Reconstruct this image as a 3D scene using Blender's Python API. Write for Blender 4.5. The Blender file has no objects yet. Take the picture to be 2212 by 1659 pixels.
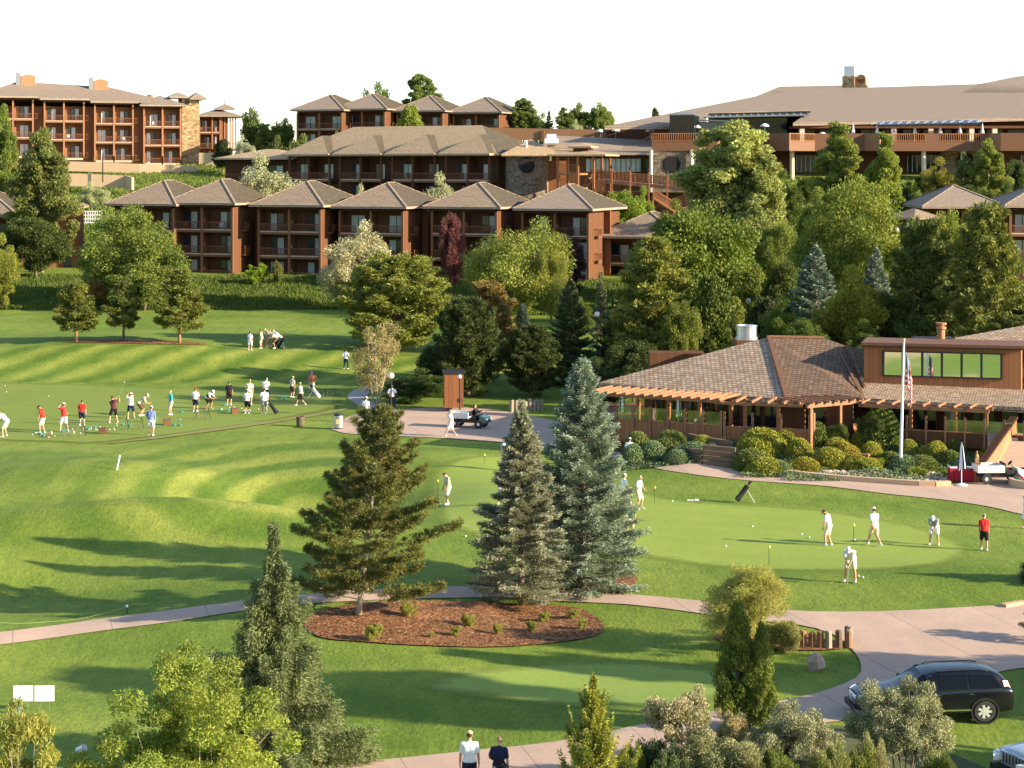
import bpy, bmesh, math, random
import numpy as np
from mathutils import Vector, Matrix
random.seed(7); RNG = np.random.default_rng(7)
PI = math.pi; R = math.radians
# ---- camera model: level camera 17.5 m up with a lowered frame; 2212-px-wide picture coordinates ----
F = 4320.0; H = 17.5; CU = 1106.0; HV = 359.0
COL = bpy.context.scene.collection
def W(u, v, Y): return Vector(((u-CU)*Y/F, Y, H-(v-HV)*Y/F))

# ---------------- terrain ----------------
TY = [20,60,100,112,119,140,155,163,172,190,215,222,235,250,270,290,302,314,330,345,400,600,3500]
TL = [0,0,0,0,0,0,0,0.1,1.8,1.9,2.1,3.1,4.7,5.6,8.6,11.2,12.2,13.3,16.6,18.4,18.8,14,0]
TC = [0,0,0,0,0,0.1,0.3,0.6,1.0,1.4,2.2,3.2,4.6,6.0,10.8,14.0,15.5,17.5,20,20.5,20.8,15,0]
TR = [0,0,0,0.1,1.2,1.3,1.4,1.6,1.9,2.3,3.2,3.8,5.0,8.0,13.0,16.5,16.8,17,17.2,17.5,18,14,0]
BUMPS = [(-20.5,96,13,3.6,1.35),(-30,88.5,10,3.5,0.9),(-6,93,7,4,0.5),(-22,84,14,5,-.4),(-12,108,7,6,-.9),(-27,113,8,5,.7),(-14,86,6,3,.3),
         (-3,88,6,5,.3),(6,62,9,5,.25),(-4,69,9,5,-.2),(-34,178,10,8,.5),(-14,180,9,7,.3),(22,85,9,4,.3)]
def sst(t): t = np.clip(t,0,1); return t*t*(3-2*t)
def hgt(X, Y):
    X = np.asarray(X,float); Y = np.asarray(Y,float)
    Yc = np.maximum(Y, 30)
    u = CU + F*X/Yc
    a = sum(np.interp(Y+d, TY, TL) for d in (-2.5,0,2.5))/3
    b = sum(np.interp(Y+d, TY, TC) for d in (-4,0,4))/3
    c = sum(np.interp(Y+d, TY, TR) for d in (-1.5,0,1.5))/3
    wL = 1-sst((u-640)/260); wR = sst((u-1330)/200)
    z = a*wL + c*wR + b*(1-wL-wR)
    # plaza and lawns in front of the clubhouse stay low up to the garden edge
    g = sst((X-2)/6)*sst((60-X)/10)
    for (x0,y0,rx,ry,hh) in BUMPS:
        z = z + hh*np.exp(-((X-x0)/rx)**2-((Y-y0)/ry)**2)
    lw = (1-sst((X+2)/8))*sst((Y-62)/10)*(1-sst((Y-118)/8))
    z = z + lw*(.24*np.sin(X*.31+Y*.13)+.12*np.sin(X*.17-Y*.36+1))
    hillbk = sst((-Y-30)/330)*62 + sst((-Y-30)/200)*6*np.sin(X*.02)*np.cos(Y*.025)
    z = z + hillbk
    # right side hill that the sun clears
    return z
def G(u, v, off=0.0):
    Ys = np.arange(24, 420, .2); xs = (u-CU)*Ys/F; zr = H-(v-HV)*Ys/F
    hh = hgt(xs, Ys); k = np.argmax(zr <= hh)
    if not (zr <= hh).any(): k = len(Ys)-1
    if k > 0:
        d0 = zr[k-1]-hh[k-1]; d1 = zr[k]-hh[k]; t = d0/(d0-d1+1e-9); Y = Ys[k-1]+.2*t
    else: Y = Ys[0]
    X = (u-CU)*Y/F
    return Vector((X, Y, float(hgt(X,Y))+off))
def onground(X, Y, off=0): return Vector((X, Y, float(hgt(X,Y))+off))

# ---------------- materials ----------------
MAT = {}
class NT:
    def __init__(s, name):
        m = bpy.data.materials.new(name); m.use_nodes = True; s.m = m; s.t = m.node_tree; s.t.nodes.clear()
        s.out = s.n('ShaderNodeOutputMaterial'); MAT[name] = m
    def n(s, k, **kw):
        x = s.t.nodes.new(k)
        for a, b in kw.items():
            if a.startswith('i_'): x.inputs[a[2:].replace('_',' ')].default_value = b
            else: setattr(x, a, b)
        return x
    def l(s, a, b): s.t.links.new(a, b)
    def mix(s, f, a, b, mode='MIX'):
        x = s.n('ShaderNodeMix', data_type='RGBA', blend_type=mode)
        for i, val in ((0,f),(6,a),(7,b)):
            if isinstance(val, (int,float)): x.inputs[i].default_value = val
            elif isinstance(val, tuple): x.inputs[i].default_value = (*val[:3],1)
            else: s.l(val, x.inputs[i])
        return x.outputs[2]
    def math(s, op, a, b=0.0, c=None):
        x = s.n('ShaderNodeMath', operation=op)
        for i, val in enumerate((a,b,c)):
            if val is None: continue
            if isinstance(val,(int,float)): x.inputs[i].default_value = val
            else: s.l(val, x.inputs[i])
        return x.outputs[0]
    def noise(s, vec, scale, detail=3, rough=.55, dist=0):
        x = s.n('ShaderNodeTexNoise'); x.inputs['Scale'].default_value = scale; x.inputs['Detail'].default_value = detail
        x.inputs['Roughness'].default_value = rough; x.inputs['Distortion'].default_value = dist
        if vec is not None: s.l(vec, x.inputs['Vector'])
        return x.outputs['Fac']
    def ramp(s, fac, stops):
        mxv = max(max(c) for p, c in stops); k = mxv if mxv > 1 else 1.0; stops = [(p, tuple(q/k for q in c)) for p, c in stops]
        x = s.n('ShaderNodeValToRGB'); e = x.color_ramp.elements
        while len(e) < len(stops): e.new(.5)
        for el, (p, c) in zip(e, stops): el.position = p; el.color = (*c,1)
        s.l(fac, x.inputs[0])
        if k > 1:
            v = s.n('ShaderNodeVectorMath', operation='SCALE'); s.l(x.outputs[0], v.inputs[0]); v.inputs['Scale'].default_value = k; return v.outputs[0]
        return x.outputs[0]
    def coord(s, which='Object', scale=None):
        c = s.n('ShaderNodeTexCoord').outputs[which]
        if scale is None: return c
        mp = s.n('ShaderNodeMapping'); mp.inputs['Scale'].default_value = scale; s.l(c, mp.inputs[0]); return mp.outputs[0]
    def bump(s, h, strength=.3, dist=.02, normal=None):
        b = s.n('ShaderNodeBump'); b.inputs['Strength'].default_value = strength; b.inputs['Distance'].default_value = dist
        s.l(h, b.inputs['Height'])
        if normal is not None: s.l(normal, b.inputs['Normal'])
        return b.outputs[0]
    def finish(s, color, rough=.7, metal=0, normal=None, spec=.4, coat=0, emis=None, emstr=0):
        p = s.n('ShaderNodeBsdfPrincipled')
        if isinstance(color, tuple): p.inputs['Base Color'].default_value = (*color[:3],1)
        else: s.l(color, p.inputs['Base Color'])
        if isinstance(rough,(int,float)): p.inputs['Roughness'].default_value = rough
        else: s.l(rough, p.inputs['Roughness'])
        p.inputs['Metallic'].default_value = metal; p.inputs['Specular IOR Level'].default_value = spec; p.inputs['Coat Weight'].default_value = coat
        if normal is not None: s.l(normal, p.inputs['Normal'])
        if emis: p.inputs['Emission Color'].default_value = (*emis,1); p.inputs['Emission Strength'].default_value = emstr
        s.l(p.outputs[0], s.out.inputs[0]); return s.m
def plain(name, col, rough=.6, metal=0, var=.15, scale=3.0, spec=.4, coat=0):
    t = NT(name); f = t.noise(t.coord(), scale, 4)
    c = t.mix(f, tuple(x*(1-var*1.3) for x in col), tuple(min(1,x*(1+var)) for x in col))
    b = t.bump(t.noise(t.coord(), scale*9, 2), .15, .01)
    return t.finish(c, rough, metal, b, spec, coat)
def wood(name, col, board=.3, var=.35, uv=True):
    t = NT(name); c = t.coord('UV')
    sx = t.n('ShaderNodeSeparateXYZ'); t.l(c, sx.inputs[0])
    bx = t.math('DIVIDE', sx.outputs[0], board)
    fr = t.math('FRACT', bx); groove = t.math('GREATER_THAN', t.math('ABSOLUTE', t.math('SUBTRACT', fr, .5)), .44)
    wn = t.n('ShaderNodeTexWhiteNoise', noise_dimensions='1D'); t.l(t.math('FLOOR', bx), wn.inputs['W'])
    n1 = t.noise(t.coord('UV', (6,.6,1)), 2, 4); n2 = t.noise(t.coord('Object'), .25, 3)
    v = t.math('ADD', t.math('MULTIPLY', wn.outputs[0], .35), t.math('ADD', t.math('MULTIPLY', n1, .4), t.math('MULTIPLY', n2, .5)))
    cc = t.mix(v, tuple(x*(1-var) for x in col), tuple(x*(1+var) for x in col))
    cc = t.mix(t.math('MULTIPLY', groove, .45), cc, tuple(x*.35 for x in col))
    return t.finish(cc, .75, 0, t.bump(groove, -.3, .02), .25)
def shingle(name, c1, c2, c3, w=.35, h=.28, mortar=.02, patch=.5):
    t = NT(name); uv = t.coord('UV')
    br = t.n('ShaderNodeTexBrick', offset=.5, squash=1.0); t.l(uv, br.inputs['Vector'])
    br.inputs['Scale'].default_value = 1; br.inputs['Brick Width'].default_value = w; br.inputs['Row Height'].default_value = h
    br.inputs['Mortar Size'].default_value = mortar; br.inputs['Mortar Smooth'].default_value = .3
    br.inputs['Color1'].default_value = (*c1,1); br.inputs['Color2'].default_value = (*c2,1); br.inputs['Mortar'].default_value = (*[x*.35 for x in c1],1)
    br.inputs['Bias'].default_value = 0
    n = t.noise(t.coord('UV'), .5, 5, .65)
    c = t.mix(t.math('MULTIPLY', n, patch), br.outputs['Color'], c3)
    n3 = t.noise(t.coord('UV', (3,1,1)), 2.2, 4)
    c = t.mix(.5, c, t.ramp(n3, [(.3,(.35,.35,.35)),(.7,(1.0,1.0,1.0))]), 'MULTIPLY')
    sx = t.n('ShaderNodeSeparateXYZ'); t.l(uv, sx.inputs[0])
    saw = t.math('FRACT', t.math('DIVIDE', sx.outputs[1], h))
    hh = t.math('ADD', t.math('MULTIPLY', saw, -1.0), br.outputs['Fac'])
    return t.finish(c, .85, 0, t.bump(hh, .9, .05), .2)
def stone(name, cols, scale=1.6):
    t = NT(name); vo = t.n('ShaderNodeTexVoronoi', feature='F1'); vo.inputs['Scale'].default_value = scale
    vc = t.coord('Object', (1,1,1.9)); t.l(vc, vo.inputs['Vector'])
    vd = t.n('ShaderNodeTexVoronoi', feature='DISTANCE_TO_EDGE'); vd.inputs['Scale'].default_value = scale; t.l(vc, vd.inputs['Vector'])
    sc = t.n('ShaderNodeSeparateColor'); t.l(vo.outputs['Color'], sc.inputs[0])
    c = t.ramp(sc.outputs[0], [(i/(len(cols)-1), k) for i, k in enumerate(cols)])
    n = t.noise(t.coord(), 5, 4); c = t.mix(.35, c, t.ramp(n, [(.2,(.4,.4,.4)),(.8,(1,1,1))]), 'MULTIPLY')
    e = t.math('LESS_THAN', vd.outputs['Distance'], .05); c = t.mix(t.math('MULTIPLY', e, .6), c, tuple(x*.3 for x in cols[0]))
    return t.finish(c, .85, 0, t.bump(vd.outputs['Distance'], .5, .06), .2)
def leafmat(name, transl=.35, yellow=(.35,.30,.03), yl=.0, big=.6):
    t = NT(name); oi = t.n('ShaderNodeObjectInfo'); at = t.n('ShaderNodeAttribute', attribute_name='v')
    n = t.noise(t.coord('Object'), big, 3)
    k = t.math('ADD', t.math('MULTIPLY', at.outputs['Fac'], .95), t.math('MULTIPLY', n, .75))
    k3 = t.n('ShaderNodeCombineXYZ'); [t.l(k, k3.inputs[i]) for i in range(3)]
    c = t.mix(1.0, oi.outputs['Color'], k3.outputs[0], 'MULTIPLY')
    hs = t.n('ShaderNodeHueSaturation'); t.l(c, hs.inputs['Color']); t.l(t.math('ADD', t.math('MULTIPLY', n, -.09), .545), hs.inputs['Hue'])
    c = hs.outputs[0]
    if yl > 0:
        c = t.mix(t.math('GREATER_THAN', at.outputs['Fac'], 1-yl), c, yellow)
    d = t.n('ShaderNodeBsdfPrincipled'); t.l(c, d.inputs['Base Color']); d.inputs['Roughness'].default_value = .55; d.inputs['Specular IOR Level'].default_value = .25
    tr = t.n('ShaderNodeBsdfTranslucent'); t.l(t.mix(.35, c, (.5,.55,.05), 'SOFT_LIGHT'), tr.inputs['Color'])
    mx = t.n('ShaderNodeMixShader'); mx.inputs[0].default_value = transl; t.l(d.outputs[0], mx.inputs[1]); t.l(tr.outputs[0], mx.inputs[2])
    t.l(mx.outputs[0], t.out.inputs[0]); return t.m

# ---------------- mesh builder ----------------
class MB:
    def __init__(s): s.v = []; s.f = []
    def add(s, vs, fs, M=None):
        o = len(s.v)
        s.v += [tuple(M @ Vector(p)) for p in vs] if M is not None else [tuple(p) for p in vs]
        s.f += [tuple(i+o for i in f) for f in fs]; return s
    def box(s, x0, x1, y0, y1, z0, z1, M=None):
        return s.add([(x0,y0,z0),(x1,y0,z0),(x1,y1,z0),(x0,y1,z0),(x0,y0,z1),(x1,y0,z1),(x1,y1,z1),(x0,y1,z1)],
              [(0,3,2,1),(4,5,6,7),(0,1,5,4),(1,2,6,5),(2,3,7,6),(3,0,4,7)], M)
    def bar(s, p, q, w, h=None, up=(0,0,1)):
        p = Vector(p); q = Vector(q); h = h or w; d = (q-p).normalized(); a = d.cross(Vector(up))
        if a.length < 1e-3: a = d.cross(Vector((1,0,0)))
        a.normalize(); b = a.cross(d).normalized(); a *= w/2; b *= h/2
        vs = [p-a-b,p+a-b,p+a+b,p-a+b,q-a-b,q+a-b,q+a+b,q-a+b]
        return s.add(vs, [(3,2,1,0),(4,5,6,7),(0,1,5,4),(1,2,6,5),(2,3,7,6),(3,0,4,7)])
    def tube(s, pts, rad, n=8, cap=True):
        pts = [Vector(p) for p in pts]; rings = []; o = len(s.v); a = None
        if isinstance(rad,(int,float)): rad = [rad]*len(pts)
        for i, p in enumerate(pts):
            d = (pts[min(i+1,len(pts)-1)]-pts[max(i-1,0)]).normalized()
            if a is None:
                a = d.cross(Vector((0,0,1)));
                if a.length < 1e-2: a = Vector((1,0,0))
            a = (a - d*a.dot(d)).normalized(); b = d.cross(a)
            for k in range(n):
                t = 2*PI*k/n; s.v.append(tuple(p+(a*math.cos(t)+b*math.sin(t))*rad[i]))
        for i in range(len(pts)-1):
            for k in range(n):
                k2 = (k+1)%n; s.f.append((o+i*n+k, o+i*n+k2, o+(i+1)*n+k2, o+(i+1)*n+k))
        if cap: s.f.append(tuple(o+k for k in range(n))[::-1]); s.f.append(tuple(o+(len(pts)-1)*n+k for k in range(n)))
        return s
    def lathe(s, prof, c=(0,0,0), n=16, M=None, sx=1, sy=1):
        vs = []; fs = []
        for r, z in prof:
            for k in range(n): vs.append((c[0]+sx*r*math.cos(2*PI*k/n), c[1]+sy*r*math.sin(2*PI*k/n), c[2]+z))
        for i in range(len(prof)-1):
            for k in range(n):
                k2 = (k+1)%n; fs.append((i*n+k, i*n+k2, (i+1)*n+k2, (i+1)*n+k))
        fs.append(tuple(range(n))[::-1]); fs.append(tuple((len(prof)-1)*n+k for k in range(n)))
        return s.add(vs, fs, M)
    def ell(s, c, r, n=10, m=7, M=None, jit=0):
        vs = []; fs = []
        for i in range(m+1):
            ph = PI*i/m
            for k in range(n):
                th = 2*PI*k/n; j = 1+jit*(random.random()-.5)*2
                vs.append((r[0]*math.sin(ph)*math.cos(th)*j, r[1]*math.sin(ph)*math.sin(th)*j, -r[2]*math.cos(ph)*j))
        for i in range(m):
            for k in range(n):
                k2 = (k+1)%n
                if i == 0: fs.append((k, (i+1)*n+k2, (i+1)*n+k)) if k == 0 or True else None
                elif i == m-1: fs.append((i*n+k, i*n+k2, (i+1)*n))
                else: fs.append((i*n+k, i*n+k2, (i+1)*n+k2, (i+1)*n+k))
        # collapse poles
        fs2 = []
        for f in fs: fs2.append(tuple(0 if q < n else (m*n if q >= m*n else q) for q in f))
        T = Matrix.Translation(Vector(c)); 
        return s.add(vs, fs2, (T @ M) if M is not None else T)
    def prism(s, poly, z0, z1, M=None):
        n = len(poly); vs = [(x,y,z0) for x,y in poly]+[(x,y,z1) for x,y in poly]
        fs = [tuple(range(n))[::-1], tuple(range(n,2*n))]+[(i,(i+1)%n,n+(i+1)%n,n+i) for i in range(n)]
        return s.add(vs, fs, M)
    def slab(s, pts, th):   # thick slab from a roughly planar 3d polygon, thickness downwards
        pts = [Vector(p) for p in pts]; n = len(pts); vs = pts+[p-Vector((0,0,th)) for p in pts]
        return s.add(vs, [tuple(range(n)), tuple(range(n,2*n))[::-1]]+[((i+1)%n,i,n+i,n+(i+1)%n) for i in range(n)])
    def hip(s, x0, x1, y0, y1, z, rise, th=.28, ridge=None):
        # hip roof, ridge along the longer side
        wx, wy = x1-x0, y1-y0
        if ridge is None: ridge = abs(wx-wy)
        cx, cy = (x0+x1)/2, (y0+y1)/2
        if wx >= wy: r = [(cx-ridge/2,cy,z+rise),(cx+ridge/2,cy,z+rise)]
        else: r = [(cx,cy-ridge/2,z+rise),(cx,cy+ridge/2,z+rise)]
        v = [(x0,y0,z),(x1,y0,z),(x1,y1,z),(x0,y1,z)]+r+[(x0,y0,z-th),(x1,y0,z-th),(x1,y1,z-th),(x0,y1,z-th)]
        if wx >= wy: f = [(0,1,5,4),(1,2,5),(2,3,4,5),(3,0,4)]
        else: f = [(0,1,4),(1,2,5,4),(2,3,5),(3,0,4,5)]
        f += [(6,7,1,0),(7,8,2,1),(8,9,3,2),(9,6,0,3),(9,8,7,6)]
        return s.add(v, f)
    def build(s, name, mat, parent=None, smooth=False, label=None, bevel=0, mods=None):
        me = bpy.data.meshes.new(name); me.from_pydata(s.v, [], [f for f in s.f if len(set(f)) > 2]); 
        me.validate(); me.update()
        if len(me.polygons): autouv(me)
        if mat: me.materials.append(MAT[mat])
        if smooth: me.shade_smooth()
        o = bpy.data.objects.new(name, me); COL.objects.link(o)
        if parent is not None: o.parent = parent
        if label: o['label'] = label
        if bevel:
            m = o.modifiers.new('bevel', 'BEVEL'); m.width = bevel; m.segments = 2; m.limit_method = 'ANGLE'
        return o
def autouv(me):
    n = len(me.vertices); co = np.empty(n*3); me.vertices.foreach_get('co', co); co = co.reshape(-1,3)
    m = len(me.polygons); nr = np.empty(m*3); me.polygons.foreach_get('normal', nr); nr = nr.reshape(-1,3)
    lt = np.empty(m, int); me.polygons.foreach_get('loop_total', lt)
    lv = np.empty(len(me.loops), int); me.loops.foreach_get('vertex_index', lv)
    N = np.repeat(nr, lt, axis=0); P = co[lv]
    T = np.stack([-N[:,1], N[:,0], np.zeros(len(N))], 1); L = np.linalg.norm(T,axis=1); fl = L < .05
    T[fl] = (1,0,0); T /= np.linalg.norm(T,axis=1)[:,None]; B = np.cross(N, T)
    uv = np.stack([(P*T).sum(1), (P*B).sum(1)], 1).astype(np.float32)
    l = me.uv_layers.new(name='UVMap'); l.data.foreach_set('uv', uv.ravel())
def empty(name, loc, rz=0.0, scale=None):
    o = bpy.data.objects.new(name, None); COL.objects.link(o); o.location = loc; o.rotation_euler = (0,0,rz); o.empty_display_size = .3
    if scale is not None: o.scale = scale
    return o
def tag(o, label=None, cat=None, group=None, kind=None):
    if label: o['label'] = label
    if cat: o['category'] = cat
    if group: o['group'] = group
    if kind: o['kind'] = kind
    return o
def copy_tree(o, parent=None):
    c = o.copy(); COL.objects.link(c)
    if parent is not None: c.parent = parent
    for ch in list(o.children): copy_tree(ch, c)
    return c

# ---------------- draped sheets ----------------
def smooth_loop(pts, k=4, closed=True):
    out = []; n = len(pts)
    for i in range(n):
        p0,p1,p2,p3 = pts[(i-1)%n],pts[i],pts[(i+1)%n],pts[(i+2)%n]
        for j in range(k):
            t = j/k
            out.append(tuple(.5*((2*p1[a])+(-p0[a]+p2[a])*t+(2*p0[a]-5*p1[a]+4*p2[a]-p3[a])*t*t+(-p0[a]+3*p1[a]-3*p2[a]+p3[a])*t**3) for a in range(2)))
    return out
def drape_xy(name, xy, mat, off, smooth=3, kind='structure', step=1.0, hf=None):
    if smooth: xy = smooth_loop(xy, smooth)
    bm = bmesh.new(); vs = [bm.verts.new((x,y,0)) for x,y in xy]; bm.faces.new(vs)
    bmesh.ops.triangulate(bm, faces=bm.faces[:])
    xs = [p[0] for p in xy]; ys = [p[1] for p in xy]
    for ax, lo, hi in ((0,min(xs),max(xs)),(1,min(ys),max(ys))):
        c = math.ceil(lo/step)*step
        while c < hi:
            no = (1,0,0) if ax == 0 else (0,1,0); co = (c,0,0) if ax == 0 else (0,c,0)
            bmesh.ops.bisect_plane(bm, geom=bm.verts[:]+bm.edges[:]+bm.faces[:], plane_co=co, plane_no=no, dist=1e-4); c += step
    X = np.array([v.co.x for v in bm.verts]); Y = np.array([v.co.y for v in bm.verts]); Z = hgt(X,Y)+off
    for v, z in zip(bm.verts, Z): v.co.z = z
    bmesh.ops.recalc_face_normals(bm, faces=bm.faces[:])
    if sum(f.normal.z for f in bm.faces) < 0: bmesh.ops.reverse_faces(bm, faces=bm.faces[:])
    me = bpy.data.meshes.new(name); bm.to_mesh(me); bm.free(); me.materials.append(MAT[mat]); me.shade_smooth()
    if 'turf' in mat:
        A = np.array(xy); B = np.roll(A,-1,axis=0); co = np.array([v.co[:2] for v in me.vertices]); AB = B-A
        tt = np.clip(((co[:,None,:]-A[None])*AB[None]).sum(2)/(AB**2).sum(1)[None],0,1); dist = np.sqrt((((A[None]+tt[:,:,None]*AB[None])-co[:,None,:])**2).sum(2)).min(1)
        at = me.attributes.new('edge','FLOAT','POINT'); at.data.foreach_set('value', np.clip(dist/1.6,0,1).astype(np.float32))
    o = bpy.data.objects.new(name, me); COL.objects.link(o)
    if kind: o['kind'] = kind
    return o
def drape(name, uv, mat, off, **k): return drape_xy(name, [tuple(G(u,v)[:2]) for u,v in uv], mat, off, **k)
# ---------------- camera, sun, sky ----------------
sc = bpy.context.scene
cam = bpy.data.cameras.new('camera'); camo = bpy.data.objects.new('camera', cam); COL.objects.link(camo)
camo.location = (0,0,H); camo.rotation_euler = (R(90),0,0)
cam.sensor_width = 36; cam.lens = 36*F/2212; cam.shift_y = -(829.5-HV)/2212; cam.clip_end = 6000; cam.clip_start = 1
sc.camera = camo
SUN_EL = R(19); SUN_AZ = math.atan2(-1.75, 4.9)     # direction to the sun in plan
sl = bpy.data.lights.new('sun', 'SUN'); sl.energy = 5.0; sl.angle = R(.55); sl.color = (1,.85,.63)
so = bpy.data.objects.new('sun', sl); COL.objects.link(so)
dv = Vector((math.cos(SUN_AZ)*math.cos(SUN_EL), math.sin(SUN_AZ)*math.cos(SUN_EL), math.sin(SUN_EL)))
so.rotation_euler = dv.to_track_quat('Z','Y').to_euler(); so.location = (60,-40,60)
wd = bpy.data.worlds.new('World'); sc.world = wd; wd.use_nodes = True; wt = wd.node_tree
bg = wt.nodes['Background']; sk = wt.nodes.new('ShaderNodeTexSky'); sk.sky_type = 'NISHITA'; sk.sun_disc = False
sk.sun_elevation = SUN_EL; sk.sun_rotation = PI/2 - SUN_AZ; sk.dust_density = 1.6; sk.altitude = 1500; sk.air_density = 1.0; sk.ozone_density = 1.0
wt.links.new(sk.outputs[0], bg.inputs[0]); bg.inputs[1].default_value = .13
sc.view_settings.view_transform = 'Standard'; sc.view_settings.look = 'None'; sc.view_settings.exposure = 1.36; sc.view_settings.gamma = 1
sc.cycles.max_bounces = 6; sc.cycles.diffuse_bounces = 3; sc.cycles.glossy_bounces = 3; sc.cycles.transmission_bounces = 6; sc.cycles.transparent_max_bounces = 8

# ---------------- materials ----------------
def lawnmat():
    t = NT('lawn'); c = t.coord('Object')
    n1 = t.noise(c, .09, 4, .6); n2 = t.noise(t.coord('Object',(1,.35,1)), 1.1, 5, .7); n3 = t.noise(t.coord('Object',(1,.45,1)), 7, 3, .7)
    sx = t.n('ShaderNodeSeparateXYZ'); t.l(c, sx.inputs[0]); X, Y = sx.outputs[0], sx.outputs[1]
    col = t.mix(t.ramp(n1, [(.3,(0,0,0)),(.7,(1,1,1))]), (.12,.185,.02), (.225,.285,.046))
    # mown bands: diagonal on the bank, curved sweeps in the hollow
    wob = t.math('MULTIPLY', n1, 2.5)
    s1 = t.math('SINE', t.math('MULTIPLY', t.math('ADD', t.math('ADD', X, wob), t.math('MULTIPLY', Y, -.55)), 1.45))
    m1 = t.math('MULTIPLY', t.math('GREATER_THAN', Y, 161), t.math('LESS_THAN', Y, 173))
    dx = t.math('ADD', X, 11.5); dy = t.math('MULTIPLY', t.math('SUBTRACT', Y, 109.0), .5)
    rr = t.math('SQRT', t.math('ADD', t.math('MULTIPLY', dx, dx), t.math('MULTIPLY', dy, dy)))
    s2 = t.math('MINIMUM', 1.0, t.math('MAXIMUM', -1.0, t.math('MULTIPLY', t.math('SINE', t.math('MULTIPLY', t.math('ADD', rr, t.math('MULTIPLY', n1, .8)), 2.0)), 1.7)))
    m2 = t.math('MULTIPLY', t.math('LESS_THAN', X, -6.0), t.math('MULTIPLY', t.math('GREATER_THAN', Y, 90), t.math('LESS_THAN', Y, 127)))
    fade = t.math('MINIMUM', 1.0, t.math('MAXIMUM', 0.0, t.math('SUBTRACT', 1.4, t.math('DIVIDE', rr, 12.0))))
    s3 = t.math('SINE', t.math('MULTIPLY', t.math('ADD', t.math('ADD', Y, t.math('MULTIPLY', X, .18)), wob), .75))
    m3 = t.math('MULTIPLY', t.math('GREATER_THAN', Y, 62), t.math('LESS_THAN', Y, 128))
    st = t.math('ADD', t.math('ADD', t.math('MULTIPLY', s1, m1), t.math('MULTIPLY', t.math('MULTIPLY', s2, m2), fade)), t.math('MULTIPLY', t.math('MULTIPLY', s3, m3), .22))
    f = t.math('ADD', .5, t.math('MULTIPLY', st, .42))
    band = t.ramp(f, [(0,(.52,.68,.45)),(.5,(.93,.95,.92)),(1,(1.5,1.25,1.5))])
    col = t.mix(1.0, col, band, 'MULTIPLY')
    col = t.mix(.75, col, t.ramp(n2, [(.25,(.55,.62,.5)),(.5,(.95,.95,.95)),(.8,(1.35,1.2,1.2))]), 'MULTIPLY')
    col = t.mix(.7, col, t.ramp(n3, [(.25,(.55,.6,.55)),(.75,(1.35,1.3,1.25))]), 'MULTIPLY')
    # dry tan patches only on the hills behind the viewpoint and far slopes
    far = t.math('LESS_THAN', Y, -20.0)
    tan = t.math('MULTIPLY', far, t.math('GREATER_THAN', t.noise(t.coord('Object',(.6,.6,.6)), .03, 3), .48))
    col = t.mix(t.math('MULTIPLY', far, .5), col, (.20,.30,.05)); col = t.mix(tan, col, (.50,.38,.20))
    # wild grass colour on the banks beyond the range
    wild = t.math('MULTIPLY', t.math('GREATER_THAN', Y, 216.0), t.noise(t.coord('Object'), .35, 4))
    col = t.mix(wild, col, (.15,.19,.035))
    b = t.bump(t.math('ADD', n2, n3), .5, .06)
    t.finish(col, .9, 0, b, .15)
lawnmat()
def greenmat(name, c1, c2, sc_=.25):
    t = NT(name); n1 = t.noise(t.coord('Object',(1,.4,1)), sc_, 4, .6); n2 = t.noise(t.coord('Object',(1,.4,1)), 5, 3)
    sx = t.n('ShaderNodeSeparateXYZ'); t.l(t.coord(), sx.inputs[0])
    s = t.math('SINE', t.math('ADD', t.math('MULTIPLY', sx.outputs[0], .9), t.math('MULTIPLY', sx.outputs[1], 2.4)))
    k = t.math('ADD', n1, t.math('MULTIPLY', s, .06))
    c = t.mix(k, c1, c2); c = t.mix(.3, c, t.ramp(n2, [(.3,(.75,.78,.7)),(.7,(1.15,1.12,1.1))]), 'MULTIPLY')
    p = t.n('ShaderNodeBsdfPrincipled'); t.l(c, p.inputs['Base Color']); p.inputs['Roughness'].default_value = .85; p.inputs['Specular IOR Level'].default_value = .2
    at = t.n('ShaderNodeAttribute', attribute_name='edge'); tr = t.n('ShaderNodeBsdfTransparent'); mx = t.n('ShaderNodeMixShader')
    e = t.math('SUBTRACT', t.math('MULTIPLY', at.outputs['Fac'], 1.6), t.math('MULTIPLY', t.noise(t.coord(), 2.5, 3), .55)); e = t.math('MINIMUM', 1.0, t.math('MAXIMUM', 0.0, e))
    t.l(e, mx.inputs[0]); t.l(tr.outputs[0], mx.inputs[1]); t.l(p.outputs[0], mx.inputs[2]); t.l(mx.outputs[0], t.out.inputs[0]); return t.m
greenmat('putting_turf', (.19,.27,.035), (.28,.335,.06))
greenmat('lower_turf', (.19,.275,.045), (.27,.335,.07))
greenmat('tee_turf', (.14,.20,.025), (.22,.265,.045))
def concmat(name, c):
    t = NT(name); n = t.noise(t.coord(), .35, 5, .65); n2 = t.noise(t.coord(), 9, 3)
    n4 = t.noise(t.coord('Object',(1,.25,1)), .8, 3)
    cc = t.mix(n, tuple(x*.72 for x in c), tuple(x*1.12 for x in c)); cc = t.mix(.5, cc, t.ramp(n2, [(.3,(.8,.8,.8)),(.7,(1.1,1.1,1.1))]), 'MULTIPLY')
    cc = t.mix(.5, cc, t.ramp(n4, [(.3,(.85,.83,.85)),(.7,(1.05,1.03,1))]), 'MULTIPLY')
    sx = t.n('ShaderNodeSeparateXYZ'); t.l(t.coord(), sx.inputs[0])
    jn = t.math('LESS_THAN', t.math('FRACT', t.math('DIVIDE', t.math('ADD', sx.outputs[0], t.math('MULTIPLY', sx.outputs[1], .25)), 3.8)), .012)
    cc = t.mix(t.math('MULTIPLY', jn, .5), cc, (.12,.1,.09))
    return t.finish(cc, .85, 0, t.bump(n2, .15, .01), .3)
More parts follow.
